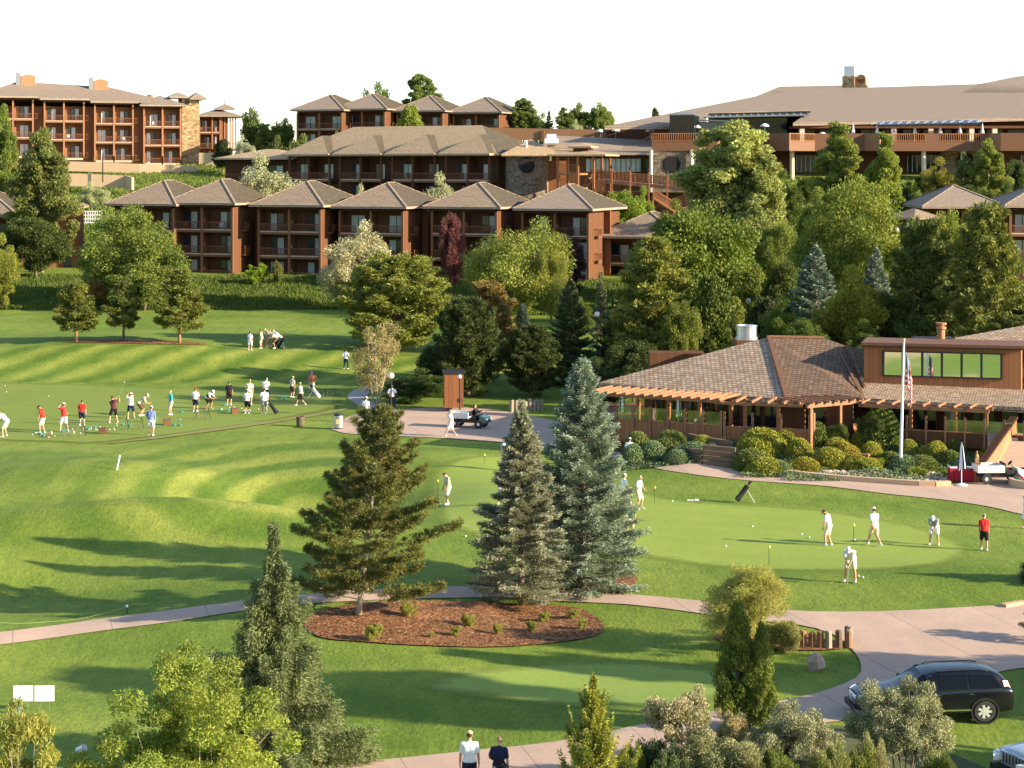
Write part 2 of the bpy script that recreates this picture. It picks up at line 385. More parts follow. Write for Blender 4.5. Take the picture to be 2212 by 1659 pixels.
concmat('pink_concrete', (.52,.37,.275)); concmat('grey_concrete', (.42,.37,.33))
def mulch():
    t = NT('mulch'); vo = t.n('ShaderNodeTexVoronoi'); vo.inputs['Scale'].default_value = 15; t.l(t.coord('Object',(1,.5,1)), vo.inputs['Vector'])
    s = t.n('ShaderNodeSeparateColor'); t.l(vo.outputs['Color'], s.inputs[0])
    c = t.ramp(s.outputs[0], [(0,(.07,.028,.012)),(.5,(.20,.088,.038)),(.85,(.29,.14,.062)),(1,(.42,.25,.13))])
    n = t.noise(t.coord(), .7, 4); c = t.mix(.5, c, t.ramp(n, [(.3,(.6,.6,.6)),(.7,(1.15,1.1,1))]), 'MULTIPLY')
    return t.finish(c, .9, 0, t.bump(s.outputs[0], .6, .05), .15)
mulch()
plain('dirt', (.22,.20,.06), .95, 0, .3, .8); plain('soil', (.085,.095,.03), .95, 0, .4, 1.5)
# ---------------- ground ----------------
def axis(lo, hi, st, outs): return np.array(sorted([-o for o in outs if -o < lo]+[o for o in outs if o > hi]+list(np.arange(lo, hi+.1, st))))
gx = axis(-105, 105, 1.0, [108,115,125,140,160,190,240,320,450,700,1200,2200,3500])
gy = np.concatenate([[-3500,-2000,-1200,-800,-600,-450,-400,-350,-300,-250,-200,-160,-120,-90,-60,-40,-20,-10,0,10,20,25], np.arange(30, 361, 1.0), [365,370,380,395,410,430,460,500,550,600,700,900,1300,2000,3500]])
GX, GY = np.meshgrid(gx, gy); GZ = hgt(GX, GY)
nx, ny = len(gx), len(gy)
me = bpy.data.meshes.new('ground'); vv = np.stack([GX.ravel(),GY.ravel(),GZ.ravel()],1).astype(np.float32)
ii = (np.arange(ny-1)[:,None]*nx+np.arange(nx-1)[None,:]).ravel(); ff = np.stack([ii,ii+1,ii+nx+1,ii+nx],1).astype(np.int32)
def fastmesh(me, verts, faces, k=4):
    me.vertices.add(len(verts)); me.vertices.foreach_set('co', verts.astype(np.float32).ravel())
    me.loops.add(faces.size); me.loops.foreach_set('vertex_index', faces.astype(np.int32).ravel())
    me.polygons.add(len(faces)); me.polygons.foreach_set('loop_start', np.arange(0, faces.size, k, dtype=np.int32))
    me.update(calc_edges=True)
fastmesh(me, vv, ff); me.materials.append(MAT['lawn']); me.shade_smooth()
go = bpy.data.objects.new('ground', me); COL.objects.link(go); go['kind'] = 'structure'
# ---------------- paths, greens, beds ----------------
drape('cart_path', [(-60,1378),(0,1367),(205,1340),(385,1317),(512,1301),(600,1290),(760,1278),(940,1269),(1050,1269),(1206,1277),(1356,1285),(1503,1298),
  (1600,1312),(1750,1322),(1900,1322),(2050,1315),(2170,1308),(2330,1300),(2400,1380),(2330,1432),(2212,1444),(2150,1455),(2080,1480),(1960,1520),(1830,1556),(1790,1562),(1600,1602),(1400,1655),(1100,1730),(500,1900),(250,1850),
  (540,1690),(715,1655),(880,1638),(1040,1621),(1200,1604),(1370,1570),(1545,1538),(1670,1519),(1780,1494),(1850,1465),(1860,1440),(1846,1410),(1800,1372),(1720,1350),(1600,1340),
  (1503,1325),(1356,1307),(1156,1297),(1073,1292),(953,1293),(760,1300),(598,1311),(475,1328),(375,1344),(250,1360),(150,1374),(0,1394),(-60,1402)], 'pink_concrete', .035, smooth=2)
drape('plaza', [(716,925),(745,905),(768,896),(800,890),(870,885),(962,880),(1060,885),(1110,893),(1220,915),(1300,945),(1343,978),(1431,992),(1531,1006),(1659,1021),(1790,1035),(1984,1050),(2060,1048),(2140,1026),(2300,1008),
  (2300,1130),(2212,1113),(2134,1095),(2034,1080),(1909,1067),(1784,1051),(1659,1042),(1531,1030),(1423,1014),(1341,994),(1240,978),(1106,959),(1000,950),(895,944),(760,938),(725,931)], 'pink_concrete', .035, smooth=3)
drape('footpath', [(798,834),(815,838),(800,850),(783,862),(800,868),(830,877),(850,890),(815,894),(795,889),(768,873),(750,858),(765,843)], 'grey_concrete', .03, smooth=3)
drape('putting_green', [(1356,1046),(1431,1065),(1491,1078),(1659,1089),(1760,1096),(1834,1105),(1984,1130),(2034,1143),(2109,1173),(2122,1198),(2060,1222),(1900,1237),(1700,1240),(1500,1227),(1380,1207),
  (1250,1190),(1080,1165),(980,1150),(920,1120),(903,1060),(925,1010),(1000,985),(1120,985),(1250,1008)], 'putting_turf', .02, smooth=3)
drape('lower_green', [(862,1484),(900,1462),(1000,1442),(1106,1431),(1200,1423),(1300,1419),(1440,1424),(1560,1440),(1640,1462),(1640,1492),(1560,1520),(1400,1536),(1200,1533),(1000,1512),(900,1500)], 'lower_turf', .02, smooth=3)
drape('tee_turf', [(-60,962),(0,955),(100,958),(200,962),(400,940),(560,919),(735,885),(756,866),(745,848),(600,842),(400,838),(200,830),(-60,822)], 'tee_turf', .04, smooth=1)
drape('dirt_strip', [(205,962),(330,946),(460,928),(600,908),(735,885),(737,889),(600,913),(460,933),(330,950)], 'dirt', .055, smooth=2)
drape('mulch_bed', [(655,1345),(700,1320),(800,1303),(950,1300),(1100,1305),(1230,1312),(1280,1330),(1305,1358),(1280,1377),(1200,1390),(1050,1400),(900,1396),(780,1388),(690,1378)], 'mulch', .05)
drape('spruce_bed', [(1020,1258),(1200,1248),(1330,1238),(1372,1244),(1372,1262),(1345,1281),(1250,1276),(1150,1271),(1030,1264)], 'mulch', .05)
drape('log_bed', [(1548,1372),(1600,1362),(1720,1365),(1800,1385),(1832,1398),(1780,1407),(1650,1404),(1560,1388)], 'mulch', .05)
drape('pine_bed', [(130,739),(200,736),(300,735),(420,740),(440,745),(330,744),(200,741)], 'mulch', .05)
drape('shrub_bed', [(1556,1602),(1790,1568),(1950,1600),(2080,1640),(2160,1700),(1900,1800),(1400,1800),(1250,1730),(1400,1660)], 'soil', .04)
drape('garden_bed', [(1330,975),(1340,945),(1480,945),(1590,950),(1751,943),(1850,940),(2000,940),(2130,945),(2140,990),(2060,1044),(1984,1047),(1790,1031),(1690,1020),(1560,1006),(1431,990)], 'soil', .05)
# ---------------- building materials ----------------
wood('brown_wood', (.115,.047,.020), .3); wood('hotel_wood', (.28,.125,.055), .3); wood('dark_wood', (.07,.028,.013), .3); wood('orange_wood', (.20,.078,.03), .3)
wood('rail_wood', (.20,.08,.035), 2.5, .2); wood('post_wood', (.24,.105,.05), 3, .2); wood('cedar', (.31,.13,.055), .3, .3)
wood('beam_wood', (.30,.145,.075), 2, .2); wood('tan_wood', (.36,.18,.09), .4, .15)
shingle('roof_shingle', (.38,.275,.18), (.48,.355,.24), (.29,.21,.135), .5, .3, .02, .45)
shingle('roof_far', (.38,.285,.205), (.45,.345,.255), (.31,.235,.17), .5, .3, .015, .4)
shingle('roof_tan', (.56,.39,.22), (.66,.48,.29), (.44,.30,.17), .5, .3, .02, .4)
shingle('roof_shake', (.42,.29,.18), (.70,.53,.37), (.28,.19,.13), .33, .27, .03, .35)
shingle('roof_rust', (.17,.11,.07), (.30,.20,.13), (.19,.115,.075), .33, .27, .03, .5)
shingle('roof_dark', (.12,.095,.06), (.17,.135,.09), (.09,.075,.045), .5, .3, .02, .45)
stone('tower_stone', [(.22,.13,.06),(.42,.28,.13),(.55,.40,.22),(.33,.2,.1),(.6,.46,.28)], 1.7)
stone('grey_stone', [(.12,.09,.06),(.2,.15,.1),(.27,.21,.15),(.17,.13,.1)], 2.2)
plain('fascia_cream', (.55,.40,.27), .7); plain('cream', (.62,.52,.38), .7); plain('stucco', (.52,.36,.22), .85, 0, .1, .6)
plain('brown_fascia', (.17,.075,.035), .6); plain('parapet_brown', (.30,.145,.065), .75, 0, .12, .5)
plain('white_paint', (.72,.72,.72), .5, 0, .05); plain('dark_metal', (.05,.05,.05), .45, .6); plain('steel', (.55,.56,.58), .35, .9, .08)
plain('grey_metal', (.30,.31,.32), .45, .6); plain('black', (.015,.015,.017), .5, 0, .1); plain('dark_void', (.012,.010,.009), .9)
def glass(name, c, rough=.08, spec=.8):
    t = NT(name); n = t.noise(t.coord(), .8, 2); return t.finish(t.mix(n, tuple(x*.7 for x in c), tuple(x*1.3 for x in c)), rough, 0, t.bump(n, .05, .02), spec)
glass('glass_dark', (.02,.032,.038)); glass('glass_black', (.008,.012,.015)); glass('curtain_glass', (.42,.44,.38), .25, .5); glass('white_curtain', (.80,.77,.68), .3, .5)
glass('glass_teal', (.10,.13,.13), .1, .8)
def mirror():
    t = NT('mirror_glass'); return t.finish((.85,.9,.8), .03, 1.0, t.bump(t.noise(t.coord(), .35, 1), .04, .05), .8)
mirror(); 
def clearglass():
    t = NT('screen_glass'); g = t.n('ShaderNodeBsdfGlossy'); g.inputs['Roughness'].default_value = .05; tr = t.n('ShaderNodeBsdfTransparent'); tr.inputs[0].default_value = (.85,.92,.85,1)
    m = t.n('ShaderNodeMixShader'); m.inputs[0].default_value = .16; t.l(tr.outputs[0], m.inputs[1]); t.l(g.outputs[0], m.inputs[2]); t.l(m.outputs[0], t.out.inputs[0])
clearglass()

class Bld:
    def __init__(s, name, u0, v0, Y0, th, z0=None):
        s.c, s.s = math.cos(th), math.sin(th); s.Y0 = Y0; s.X0 = (u0-CU)*Y0/F; s.z0 = H-(v0-HV)*Y0/F if z0 is None else z0
        s.root = empty(name, (s.X0, Y0, s.z0), th)
    def lx(s, u, y=0):
        k = (u-CU)/F; ax = s.X0-y*s.s; ay = s.Y0+y*s.c
        return (k*ay-ax)/(s.c-k*s.s)
    def lz(s, x, v, y=0): return H-(v-HV)*(s.Y0+x*s.s+y*s.c)/F-s.z0
def window(B, x0, x1, z0, z1, y, kind=0, frame='dark_wood', dark='glass_dark', cur='curtain_glass'):
    m = MB(); t = .07
    m.box(x0,x0+t,y-.06,y,z0,z1).box(x1-t,x1,y-.06,y,z0,z1).box(x0+t,x1-t,y-.06,y,z1-t,z1).box(x0+t,x1-t,y-.06,y,z0,z0+t)
    xm = (x0+x1)/2; m.box(xm-t/2,xm+t/2,y-.065,y-.002,z0+t,z1-t)
    f = m.build('window', frame, B)
    a = MB().box(x0+t,xm-t/2,y-.03,y-.004,z0+t,z1-t).build('pane', dark if kind in (0,2) else cur, f)
    b = MB().box(xm+t/2,x1-t,y-.03,y-.004,z0+t,z1-t).build('curtain' if kind in (0,3) else 'pane', cur if kind in (0,3) else dark, f)
    return f
def railing(B, x0, x1, y, z, h=1.0, mat='rail_wood', step=.17, cream=True, name='railing', depth=None):
    m = MB(); m.box(x0,x1,y-.04,y+.04,z+h-.08,z+h).box(x0,x1,y-.03,y+.03,z+.12,z+.19)
    n = max(2, int((x1-x0)/step))
    for i in range(1, n):
        x = x0+(x1-x0)*i/n; m.box(x-.02,x+.02,y-.02,y+.02,z+.19,z+h-.08)
    return m.build(name, mat, B)
def balcony_front(B, posts, levels, rec, top, M, rail_all=True, wins=None, ground_rail=True, dark=.5, deckw=.26, rs=.17, pair=True):
    # posts: x of posts; levels: z of floors; rec: depth of the recess
    wallm, postm, railm, framem, curm, darkm = M
    for x in posts:
        MB().box(x-.13,x+.13,-.13,.13,0,top).build('post', postm, B)
    for k, z in enumerate(levels):
        z1 = levels[k+1] if k+1 < len(levels) else top
        for i in range(len(posts)-1):
            a, b = posts[i]+.13, posts[i+1]-.13
            if b-a < .5: continue
            if k > 0:
                MB().box(a,b,-.06,rec,z-.28,z-.02).build('balcony_floor', 'brown_fascia', B)
                MB().box(a+.02,b-.02,-.10,-.062,z-.02,z+.10).build('balcony_edge', 'fascia_cream', B)
            if k > 0 or ground_rail: railing(B, a, b, -.04, z, 1.0, railm, rs)
            MB().box(a+.05,a+.07,.2,rec-.002,z,z1-.3).build('partition', wallm, B) if i > 0 else None
            w = min(2.3, (b-a)*.5); kd = random.choice([0,1,3,0]);
            if wins == 'outer': x0 = a+.35+(b-a-w-.7)*(.25 if i % 2 == 0 else 1.0)
            else: x0 = a+(b-a-w)*(.5 if wins == 'mid' else random.choice([.3,.7]))
            window(B, x0, x0+w, z+.08, z+2.2, rec-.004, kd, framem, darkm, curm)
            if random.random() < .35:
                c = MB(); cx = x0+w*.5+random.uniform(-.6,.6)
                c.box(cx-.25,cx+.25,.35,.8,z+.4,z+.45).box(cx-.25,cx+.25,.76,.8,z+.45,z+.9)
                for q in (-.22,.22): c.box(cx+q-.02,cx+q+.02,.37,.41,z,z+.4).box(cx+q-.02,cx+q+.02,.74,.78,z,z+.4)
                ch = c.build('balcony_chair', 'white_paint' if random.random()<.4 else 'rail_wood', B)
MW = ('brown_wood','post_wood','rail_wood','dark_wood','curtain_glass','glass_dark')
def dark_facets(o, mat='roof_dark'):  # slopes facing local right get a second, darker shingle
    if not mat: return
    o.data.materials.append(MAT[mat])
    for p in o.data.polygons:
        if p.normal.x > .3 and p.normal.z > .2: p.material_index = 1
# ---- shingled lodge: 2 bays wide, 3 storeys, hipped roof ----
def lodge(u0, ve, Y0, label, group, storeys=3, th=R(-20), w=8.3, D=12, sh=2.87, zb=None, roof='roof_shingle', v_is_eave=True, lamps=True, rise=2.75, facetm='roof_dark'):
    hh = storeys*sh+.1
    Br = Bld('lodge', u0, ve, Y0, th); Br.root.location.z -= hh-.1; B = Br.root; Br.z0 -= hh-.1
    tag(B, label, 'lodge', group)
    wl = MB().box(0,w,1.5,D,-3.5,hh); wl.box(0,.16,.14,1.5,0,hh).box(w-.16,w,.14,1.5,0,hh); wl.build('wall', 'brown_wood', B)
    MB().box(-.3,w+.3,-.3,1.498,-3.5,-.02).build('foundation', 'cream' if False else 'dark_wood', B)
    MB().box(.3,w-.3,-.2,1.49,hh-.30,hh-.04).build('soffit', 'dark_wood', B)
    balcony_front(B, [.13, w/2, w-.13], [i*sh for i in range(storeys)], 1.5, hh-.3, MW, wins='outer')
    r = MB().hip(-.75,w+.75,-.95,D+.8,hh+.26,rise,.26,2.2).build('roof', roof, B); dark_facets(r, facetm)
    m = MB()   # ridge and hip caps
    e = [(-.75,-.95),(w+.75,-.95),(w+.75,D+.8),(-.75,D+.8)]; cx = w/2; cy = (D-.15)/2; a = (cx,cy-1.1,hh+.26+rise); b = (cx,cy+1.1,hh+.26+rise)
    for p, q in ((e[0],a),(e[1],a),(e[2],b),(e[3],b)): m.bar((*p,hh+.30), (q[0],q[1],q[2]+.04), .22, .08)
    m.bar((a[0],a[1],a[2]+.05),(b[0],b[1],b[2]+.05),.22,.08); m.build('ridge_cap', 'roof_far', r)
    # side bay: recessed stair balcony on the right hand wall with its own post
    for k in range(1, storeys):
        MB().box(w+.002,w+.55,1.9,3.3,k*sh-.2,k*sh).build('balcony_floor', 'brown_fascia', B)
        s = MB(); s.box(w+.48,w+.53,1.9,3.3,k*sh+.9,k*sh+.98).box(w+.48,w+.53,1.9,3.3,k*sh+.1,k*sh+.16)
        for i in range(9): s.box(w+.49,w+.52,1.92+i*.165,1.96+i*.165,k*sh+.16,k*sh+.9)
        s.build('railing', 'rail_wood', B)
    MB().box(w+.003,w+.8,5.6,6.0,0,hh-.05).build('buttress', 'orange_wood', B)
    if lamps:
        for k in range(storeys):
            MB().box(w/2+.14,w/2+.42,-.16,.1,k*sh+1.3 - .25,k*sh+1.3+.05).build('wall_lamp', 'orange_wood', B)
    return B
RG = 'three storey lodges in a stepped row above the driving range'
lod = [(246,446,241,'brown lodge mostly hidden behind a big green tree at the row left end'),
       (370,444,239,'brown three storey lodge just right of the big round green tree'),
       (557,448.5,237.5,'brown three storey lodge with a rounded bright green bush at its foot'),
       (732,452,236,'brown three storey lodge half hidden by a silvery grey tree'),
       (931,452.5,234.5,'brown lodge with a dark red leaved tree in front of its balconies'),
       (1126,456.5,233,'darker roofed brown lodge at the right end of the row with lit orange side wall')]
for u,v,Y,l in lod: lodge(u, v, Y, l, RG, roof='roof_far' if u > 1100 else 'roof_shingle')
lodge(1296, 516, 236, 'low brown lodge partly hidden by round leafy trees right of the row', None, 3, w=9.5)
# left edge lodge and a plain walled block behind the cottonwood
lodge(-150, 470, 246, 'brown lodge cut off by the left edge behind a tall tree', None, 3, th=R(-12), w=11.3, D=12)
Bp = Bld('service_block', 100, 585, 243, R(8)); tag(Bp.root, 'windowless orange brown wooden block behind the tall left tree', 'building')
MB().box(0,3.9,0,8,-2,7.6).build('wall', 'orange_wood', Bp.root); MB().hip(-.6,4.5,-.6,8.6,7.8,1.2,.2).build('roof', 'roof_shingle', Bp.root)
for x in (-2.0,1.8): MB().box(x+.3,x+1.1,-.06,-.002,0,2.1).build('door', 'glass_dark', Bp.root)
MB().box(-3,0,.3,8,-2,7.2).build('annex_wall', 'brown_wood', Bp.root)
# dark connecting wing behind the lodge row
Bc = Bld('connecting_wing', 300, 455, 250, R(0)); tag(Bc.root, 'low dark connecting wing running behind the gaps of the lodge row', 'building')
MB().box(0,56,0,5,-10,0).build('wall', 'dark_wood', Bc.root); MB().hip(-.4,56.5,-.6,5.6,.2,1.1,.25).build('roof', 'roof_shingle', Bc.root)
# ---- top row ----
for i,(u,v,l) in enumerate([(641,242,'leftmost lodge of the skyline row, under a bare grey hipped roof'),(733,240,'skyline lodge with bright white curtained doors left of the pointed spruce'),
        (857,244,'skyline lodge behind the small pointed bright spruce'),(978,247,'rightmost lodge of the skyline row behind the brown parapet')]):
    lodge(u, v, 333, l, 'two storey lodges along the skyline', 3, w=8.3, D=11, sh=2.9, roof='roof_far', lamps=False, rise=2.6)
# ---- long middle building ----
Bm = Bld('long_lodge', 626, 338, 280, R(-33)); B = Bm.root; tag(B, 'long two storey brown building with a tan shingled roof above the lodge row', 'building'); hh = 6.2; Bm.z0 -= hh; B.location.z -= hh
xe = Bm.lx(1062); zt = Bm.lz(0, 338)
cols = [(626,667,712),(735,779,824),(848,892,940),(964,1011,1058)]
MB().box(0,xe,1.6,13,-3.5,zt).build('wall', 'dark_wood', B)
for ci,(a,b,c) in enumerate(cols):
    xs = [Bm.lx(a),Bm.lx(b),Bm.lx(c)]
    Q = empty('balcony_bay', (0,0,0)); Q.parent = B
    sub = MB()
    balcony_front(B, xs, [0, 2.95], 1.6, hh, ('dark_wood','brown_wood','rail_wood','dark_wood','curtain_glass','glass_dark'), wins='outer')
    bpy.data.objects.remove(Q)
rr = MB(); rr.hip(-1.2,xe+1.0,-.2,14,zt+.28,3.9,.28); roofo = rr.build('roof', 'roof_tan', B); dark_facets(roofo)
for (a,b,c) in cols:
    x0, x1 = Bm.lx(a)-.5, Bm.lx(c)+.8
    dark_facets(MB().hip(x0,x1,-1.3,8.5,zt+.32,2.6,.28,2.0).build('bay_roof', 'roof_tan', B))
    pass
# lower left wing of the long building
Bw = Bld('lodge_wing', 478, 345, 286, R(-20)); B = Bw.root; tag(B, 'small dark wing with flat tan roof left of the long building, behind silver shrubs', 'building')
x1 = Bw.lx(640); MB().box(0,x1,1.2,9,-6,0).build('wall','dark_wood',B); MB().hip(-.6,x1,-.8,10,.25,1.3,.25).build('roof','roof_tan',B)
balcony_front(B,[.1,x1*.5,x1-.3],[-3.0],1.2,0,MW)
for x in (.1,x1*.5): MB().box(x-.1,x+.1,-.1,.1,-6,-3).build('post','post_wood',B)
# round stone stair tower
Bt = Bld('stone_tower', 1140, 430, 262, R(0)); B = Bt.root; tag(B, 'round grey stone tower with a dark round window at the end of the long building', 'tower')
MB().lathe([(2.9,-2),(2.9,5.6)],n=28).build('wall','grey_stone',B, smooth=False)
MB().lathe([(.05,0),(.98,0),(1.05,.12),(.98,.18),(.05,.18)],n=20,M=Matrix.Translation((-.15,-2.86,4.45))@Matrix.Rotation(PI/2,4,'X')).build('round_window','dark_void',B)
MB().hip(-3.4,4.2,-3.4,4,5.9,1.9,.28).build('roof','roof_tan',B)
MB().box(2.6,5.4,-1,4,-2,5).build('side_wall','orange_wood',B); MB().hip(1.6,6.4,-2,5,6.6,.8,.25).build('upper_roof','roof_shingle',B)
vt = MB(); vt.box(2.2,4.0,-1.9,-.4,7.3,7.9); vt.lathe([(.75,0),(.75,1.2)],n=14,M=Matrix.Translation((3.7,-1.1,7.75))@Matrix.Rotation(-PI/2,4,'Y')); vt.build('roof_vent','white_paint',B)
MB().tube([(-.2,-1.6,6.2),(-.2,-1.6,7.6)],.16,8).build('vent_pipe','white_paint',B)
# ---- upper left hotel ----
Bh = Bld('hotel', -14, 337, 330, R(17)); B = Bh.root; tag(B, 'four storey sunlit hotel wing with long balconies at upper left', 'hotel')
Bh.z0 = Bh.lz(0,337)+Bh.z0
ML = ('hotel_wood','beam_wood','rail_wood','dark_wood','white_curtain','glass_teal')
bays = [(-14,28,71),(96,138,181),(205,246,287),(311,351,390)]; X1 = Bh.lx(391)
ztop = [Bh.lz(Bh.lx(b), v) for (a,b,c), v in zip(bays, (212,217,223,230))]
zf = min(ztop)
MB().box(0,X1,1.7,15,-4,zf-.1).build('wall','hotel_wood',B)
for (a,b,c), zt in zip(bays, ztop):
    xs = [Bh.lx(a),Bh.lx(b),Bh.lx(c)]; st = 3.12; z0 = zt-3*st-.35
    MB().box(xs[0]-.14,xs[0]+.02,.15,1.7,z0,zt-.1).build('side_wall','hotel_wood',B); MB().box(xs[2]-.02,xs[2]+.14,.15,1.7,z0,zt-.1).build('side_wall','orange_wood',B)
    balcony_front(B, xs, [z0, z0+st, z0+2*st], 1.7, zt, ML, rs=.2)
    for i in (0,1): MB().box(xs[i]+.14,xs[i+1]-.14,-.1,-.062,z0-.2,z0+.1).build('balcony_edge','fascia_cream',B)
    MB().box(xs[0],xs[2],-.13,1.6,zt-.28,zt-.02).build('soffit','brown_wood',B)
    MB().hip(xs[0]-.8,xs[2]+.8,-1.1,9,zt+.3,1.7,.3,.5).build('bay_roof','roof_far',B)
    for k in range(3):   # small side balconies in the recess
        if c < 300: railing(B, xs[2]+.3, xs[2]+1.4, .6, z0+k*st, 1.0, 'rail_wood', .2)
xr0, xr1 = Bh.lx(38,8), Bh.lx(236,8)
zr = Bh.lz(xr0,176,8); zr2 = Bh.lz(xr1,188,8); zs = zf+.2
v = [(-3,-.6,ztop[0]+.3),(X1+.5,-.6,ztop[3]+.3),(X1+.5,16,zs),(-3,16,zs),(xr0,8,zr),(xr1,8,zr2)]
mr = MB(); mr.add(v,[(0,1,5,4),(1,2,5),(2,3,4,5),(3,0,4),(3,2,1,0)]); mr.build('roof','roof_far',B)
for uu, vt, vb in ((60,159,180),(217,169,190)):
    x = Bh.lx(uu,7); z = Bh.lz(x,vb,7); hz = (vb-vt)*337/F
    MB().box(x-1.2,x+1.2,6.2,8.2,z-1,z+hz*.75).lathe([(1.1,0),(1.1,1.8)],n=16,M=Matrix.Translation((x,6.3,z+hz*.55))@Matrix.Rotation(-PI/2,4,'X')@Matrix.Diagonal((1,.55,1,1))).build('chimney','tan_wood',B)
    MB().box(x-2.0,x-1.25,6.2,7.4,z-1,z+hz*1.05).build('flue','grey_metal',B)
xv = Bh.lx(323,6); MB().lathe([(.35,0),(.35,.9),(.5,1.0),(.5,1.4)],(xv,5,Bh.lz(xv,222,5)),12).build('roof_vent','cedar',B)
# its stone stair tower and the far wing
Bs = Bld('stone_stair_tower', 393, 372, 341, R(17)); B = Bs.root; tag(B,'tall square tower of tan stone at the right end of the hotel wing','tower')
w = Bs.lx(431); MB().box(0,w,0,5,-1,Bs.lz(0,208)).build('wall','tower_stone',B)
for k in range(1): MB().box(w*.15,w*.4,-.05,.0,Bs.lz(0,226),Bs.lz(0,216)).build('window','glass_black',B)
zz = Bs.lz(0,212); MB().hip(-2.2,w*.35,-.9,5,zz+.25,.8,.25).build('roof','roof_far',B); MB().hip(w*.4,w+1.1,-1.1,5.2,zz,1.0,.25).build('roof','roof_far',B)
Bf = Bld('far_wing', 431, 322, 352, R(10)); B = Bf.root; tag(B,'two storey balcony wing with a small roof lantern right of the stone tower','building')
w = Bf.lx(512); MB().box(0,w*.75,1.6,8,-5,5.6).build('wall','orange_wood',B)
balcony_front(B,[0,w*.34,w*.55],[0,2.9],1.6,5.6,ML,rs=.2); 
for i,x in enumerate(np.linspace(w*.6,w-.2,6)): MB().box(x-.13,x+.13,0+.3*i,.25+.3*i,0,5.5).build('post','beam_wood',B)
MB().box(w*.55,w,.1,4,-.3,0).build('balcony_floor','brown_fascia',B); railing(B,w*.6,w-.2,-.05,0,1.0,'rail_wood',.2)
MB().hip(-1,w+.9,-1,8.5,5.9,1.3,.25).build('roof','roof_far',B); MB().hip(w*.42,w*.95,1.0,5,7.3,.8,.3).build('roof_lantern','roof_far',B)
MB().tube([(w*.68,3,8.0),(w*.68,3,9.0)],.06,6).build('finial','dark_metal',B)
MB().box(-.3,w+3,-2.5,-.2,-1.4,-1.1).build('canopy','roof_far',B); 
for x in (.2,w*.5,w): MB().box(x-.12,x+.12,-2.3,-2.1,-4,-1.4).build('post','brown_wood',B)
# retaining walls on the slope
def wallline(name, pts, h, th, mat, label, cat='wall', cap=None):
    m = MB()
    for (p, q) in zip(pts, pts[1:]):
        p, q = Vector(p), Vector(q); d = (q-p); d.z = 0; d.normalize(); n = Vector((-d.y,d.x,0))*th/2
        vs = [p-n,q-n,q+n,p+n]; vs = [a+Vector((0,0,-.6)) for a in vs]+[p-n+Vector((0,0,h)),q-n+Vector((0,0,h)),q+n+Vector((0,0,h)),p+n+Vector((0,0,h))]
        m.add(vs,[(0,3,2,1),(4,5,6,7),(0,1,5,4),(1,2,6,5),(2,3,7,6),(3,0,4,7)])
    o = m.build(name, mat); tag(o, label, cat); return o
wallline('retaining_wall',[W(60,360,329),W(160,362,329),W(300,367,329),W(426,372,330)],1.0,.4,'stucco','upper tan retaining wall below the hotel wing')
wallline('retaining_wall',[W(60,392,312),W(170,394,312),W(272,398,312),W(287,402,309)],1.35,.4,'stucco','lower tan retaining wall with a dark post before it')
wallline('retaining_wall',[W(430,371,338),W(470,371,338)],3.2,.4,'stucco','short tan wall under the far balcony wing')
p = W(222,394,311); o = MB().tube([p,p+Vector((0,0,4.6))],.09,6).build('lamp_pole','dark_metal'); tag(o,'thin dark pole standing before the lower tan retaining wall','pole')
o = MB(); 
Bb = Bld('lattice_screen', 170, 482, 262, R(5)); tag(Bb.root,'white lattice screen between the brown block and the big green tree','screen')
m = MB(); [m.box(x-.04,x+.04,-.04,.04,0,1.6) for x in np.arange(0,3.2,.3)]; [m.box(0,3,-.045,.045,z,z+.1) for z in (0,.5,1.0,1.5)]; m.build('lattice','white_paint',Bb.root)
# ---- brown parapet, conference wing ----
Bq = Bld('parking_parapet', 990, 300, 318, R(-8)); B = Bq.root; tag(B,'long plain brown parapet wall of the upper terrace','wall')
x1 = Bq.lx(1262); x2 = Bq.lx(1412)
MB().add([(0,0,0),(x2,0,-.6),(x2,.4,-.6),(0,.4,0),(0,0,1.9),(x2,0,1.2),(x2,.4,1.2),(0,.4,1.9)],[(0,3,2,1),(4,5,6,7),(0,1,5,4),(1,2,6,5),(2,3,7,6),(3,0,4,7)]).build('wall','parapet_brown',B)
for uu in (1172,1303): x = Bq.lx(uu); MB().box(x-.25,x+.25,-.25,-.002,-.5,1.3).build('pilaster','brown_fascia',B)
Bv = Bld('conference_wing', 1190, 372, 282, R(-6)); B = Bv.root; tag(B,'low wing with dark shingled roof and a band of tall pale windows','building')
xa, xb = Bv.lx(1286), Bv.lx(1412); ze = Bv.lz(xa,334); x0 = 0
MB().box(0,xb,1.2,10,-5,ze).build('wall','brown_wood',B)
MB().slab([(-1.5,-.6,ze+.15),(xb+.6,-.6,ze+.15),(xb+.6,9.5,ze+2.1),(-1.5,9.5,ze+2.9)],.25).build('roof','roof_far',B)
n = 12; 
for i in range(n):
    a = Bv.lx(1265)+(Bv.lx(1396)-Bv.lx(1265))*i/n; b = a+(Bv.lx(1396)-Bv.lx(1265))/n-.1
    f = MB().box(a,b,1.0,1.19,Bv.lz(xa,371),Bv.lz(xa,343)).build('window','curtain_glass' if i < n-1 else 'glass_dark',B)
    if i % 2 == 0: MB().box(b,b+.1,.95,1.18,Bv.lz(xa,373),Bv.lz(xa,342)).build('mullion','dark_wood',B)
MB().box(xb-2.6,xb-.2,1.0,1.19,Bv.lz(xb,372),Bv.lz(xb,343)).build('glass_door','glass_black',B)
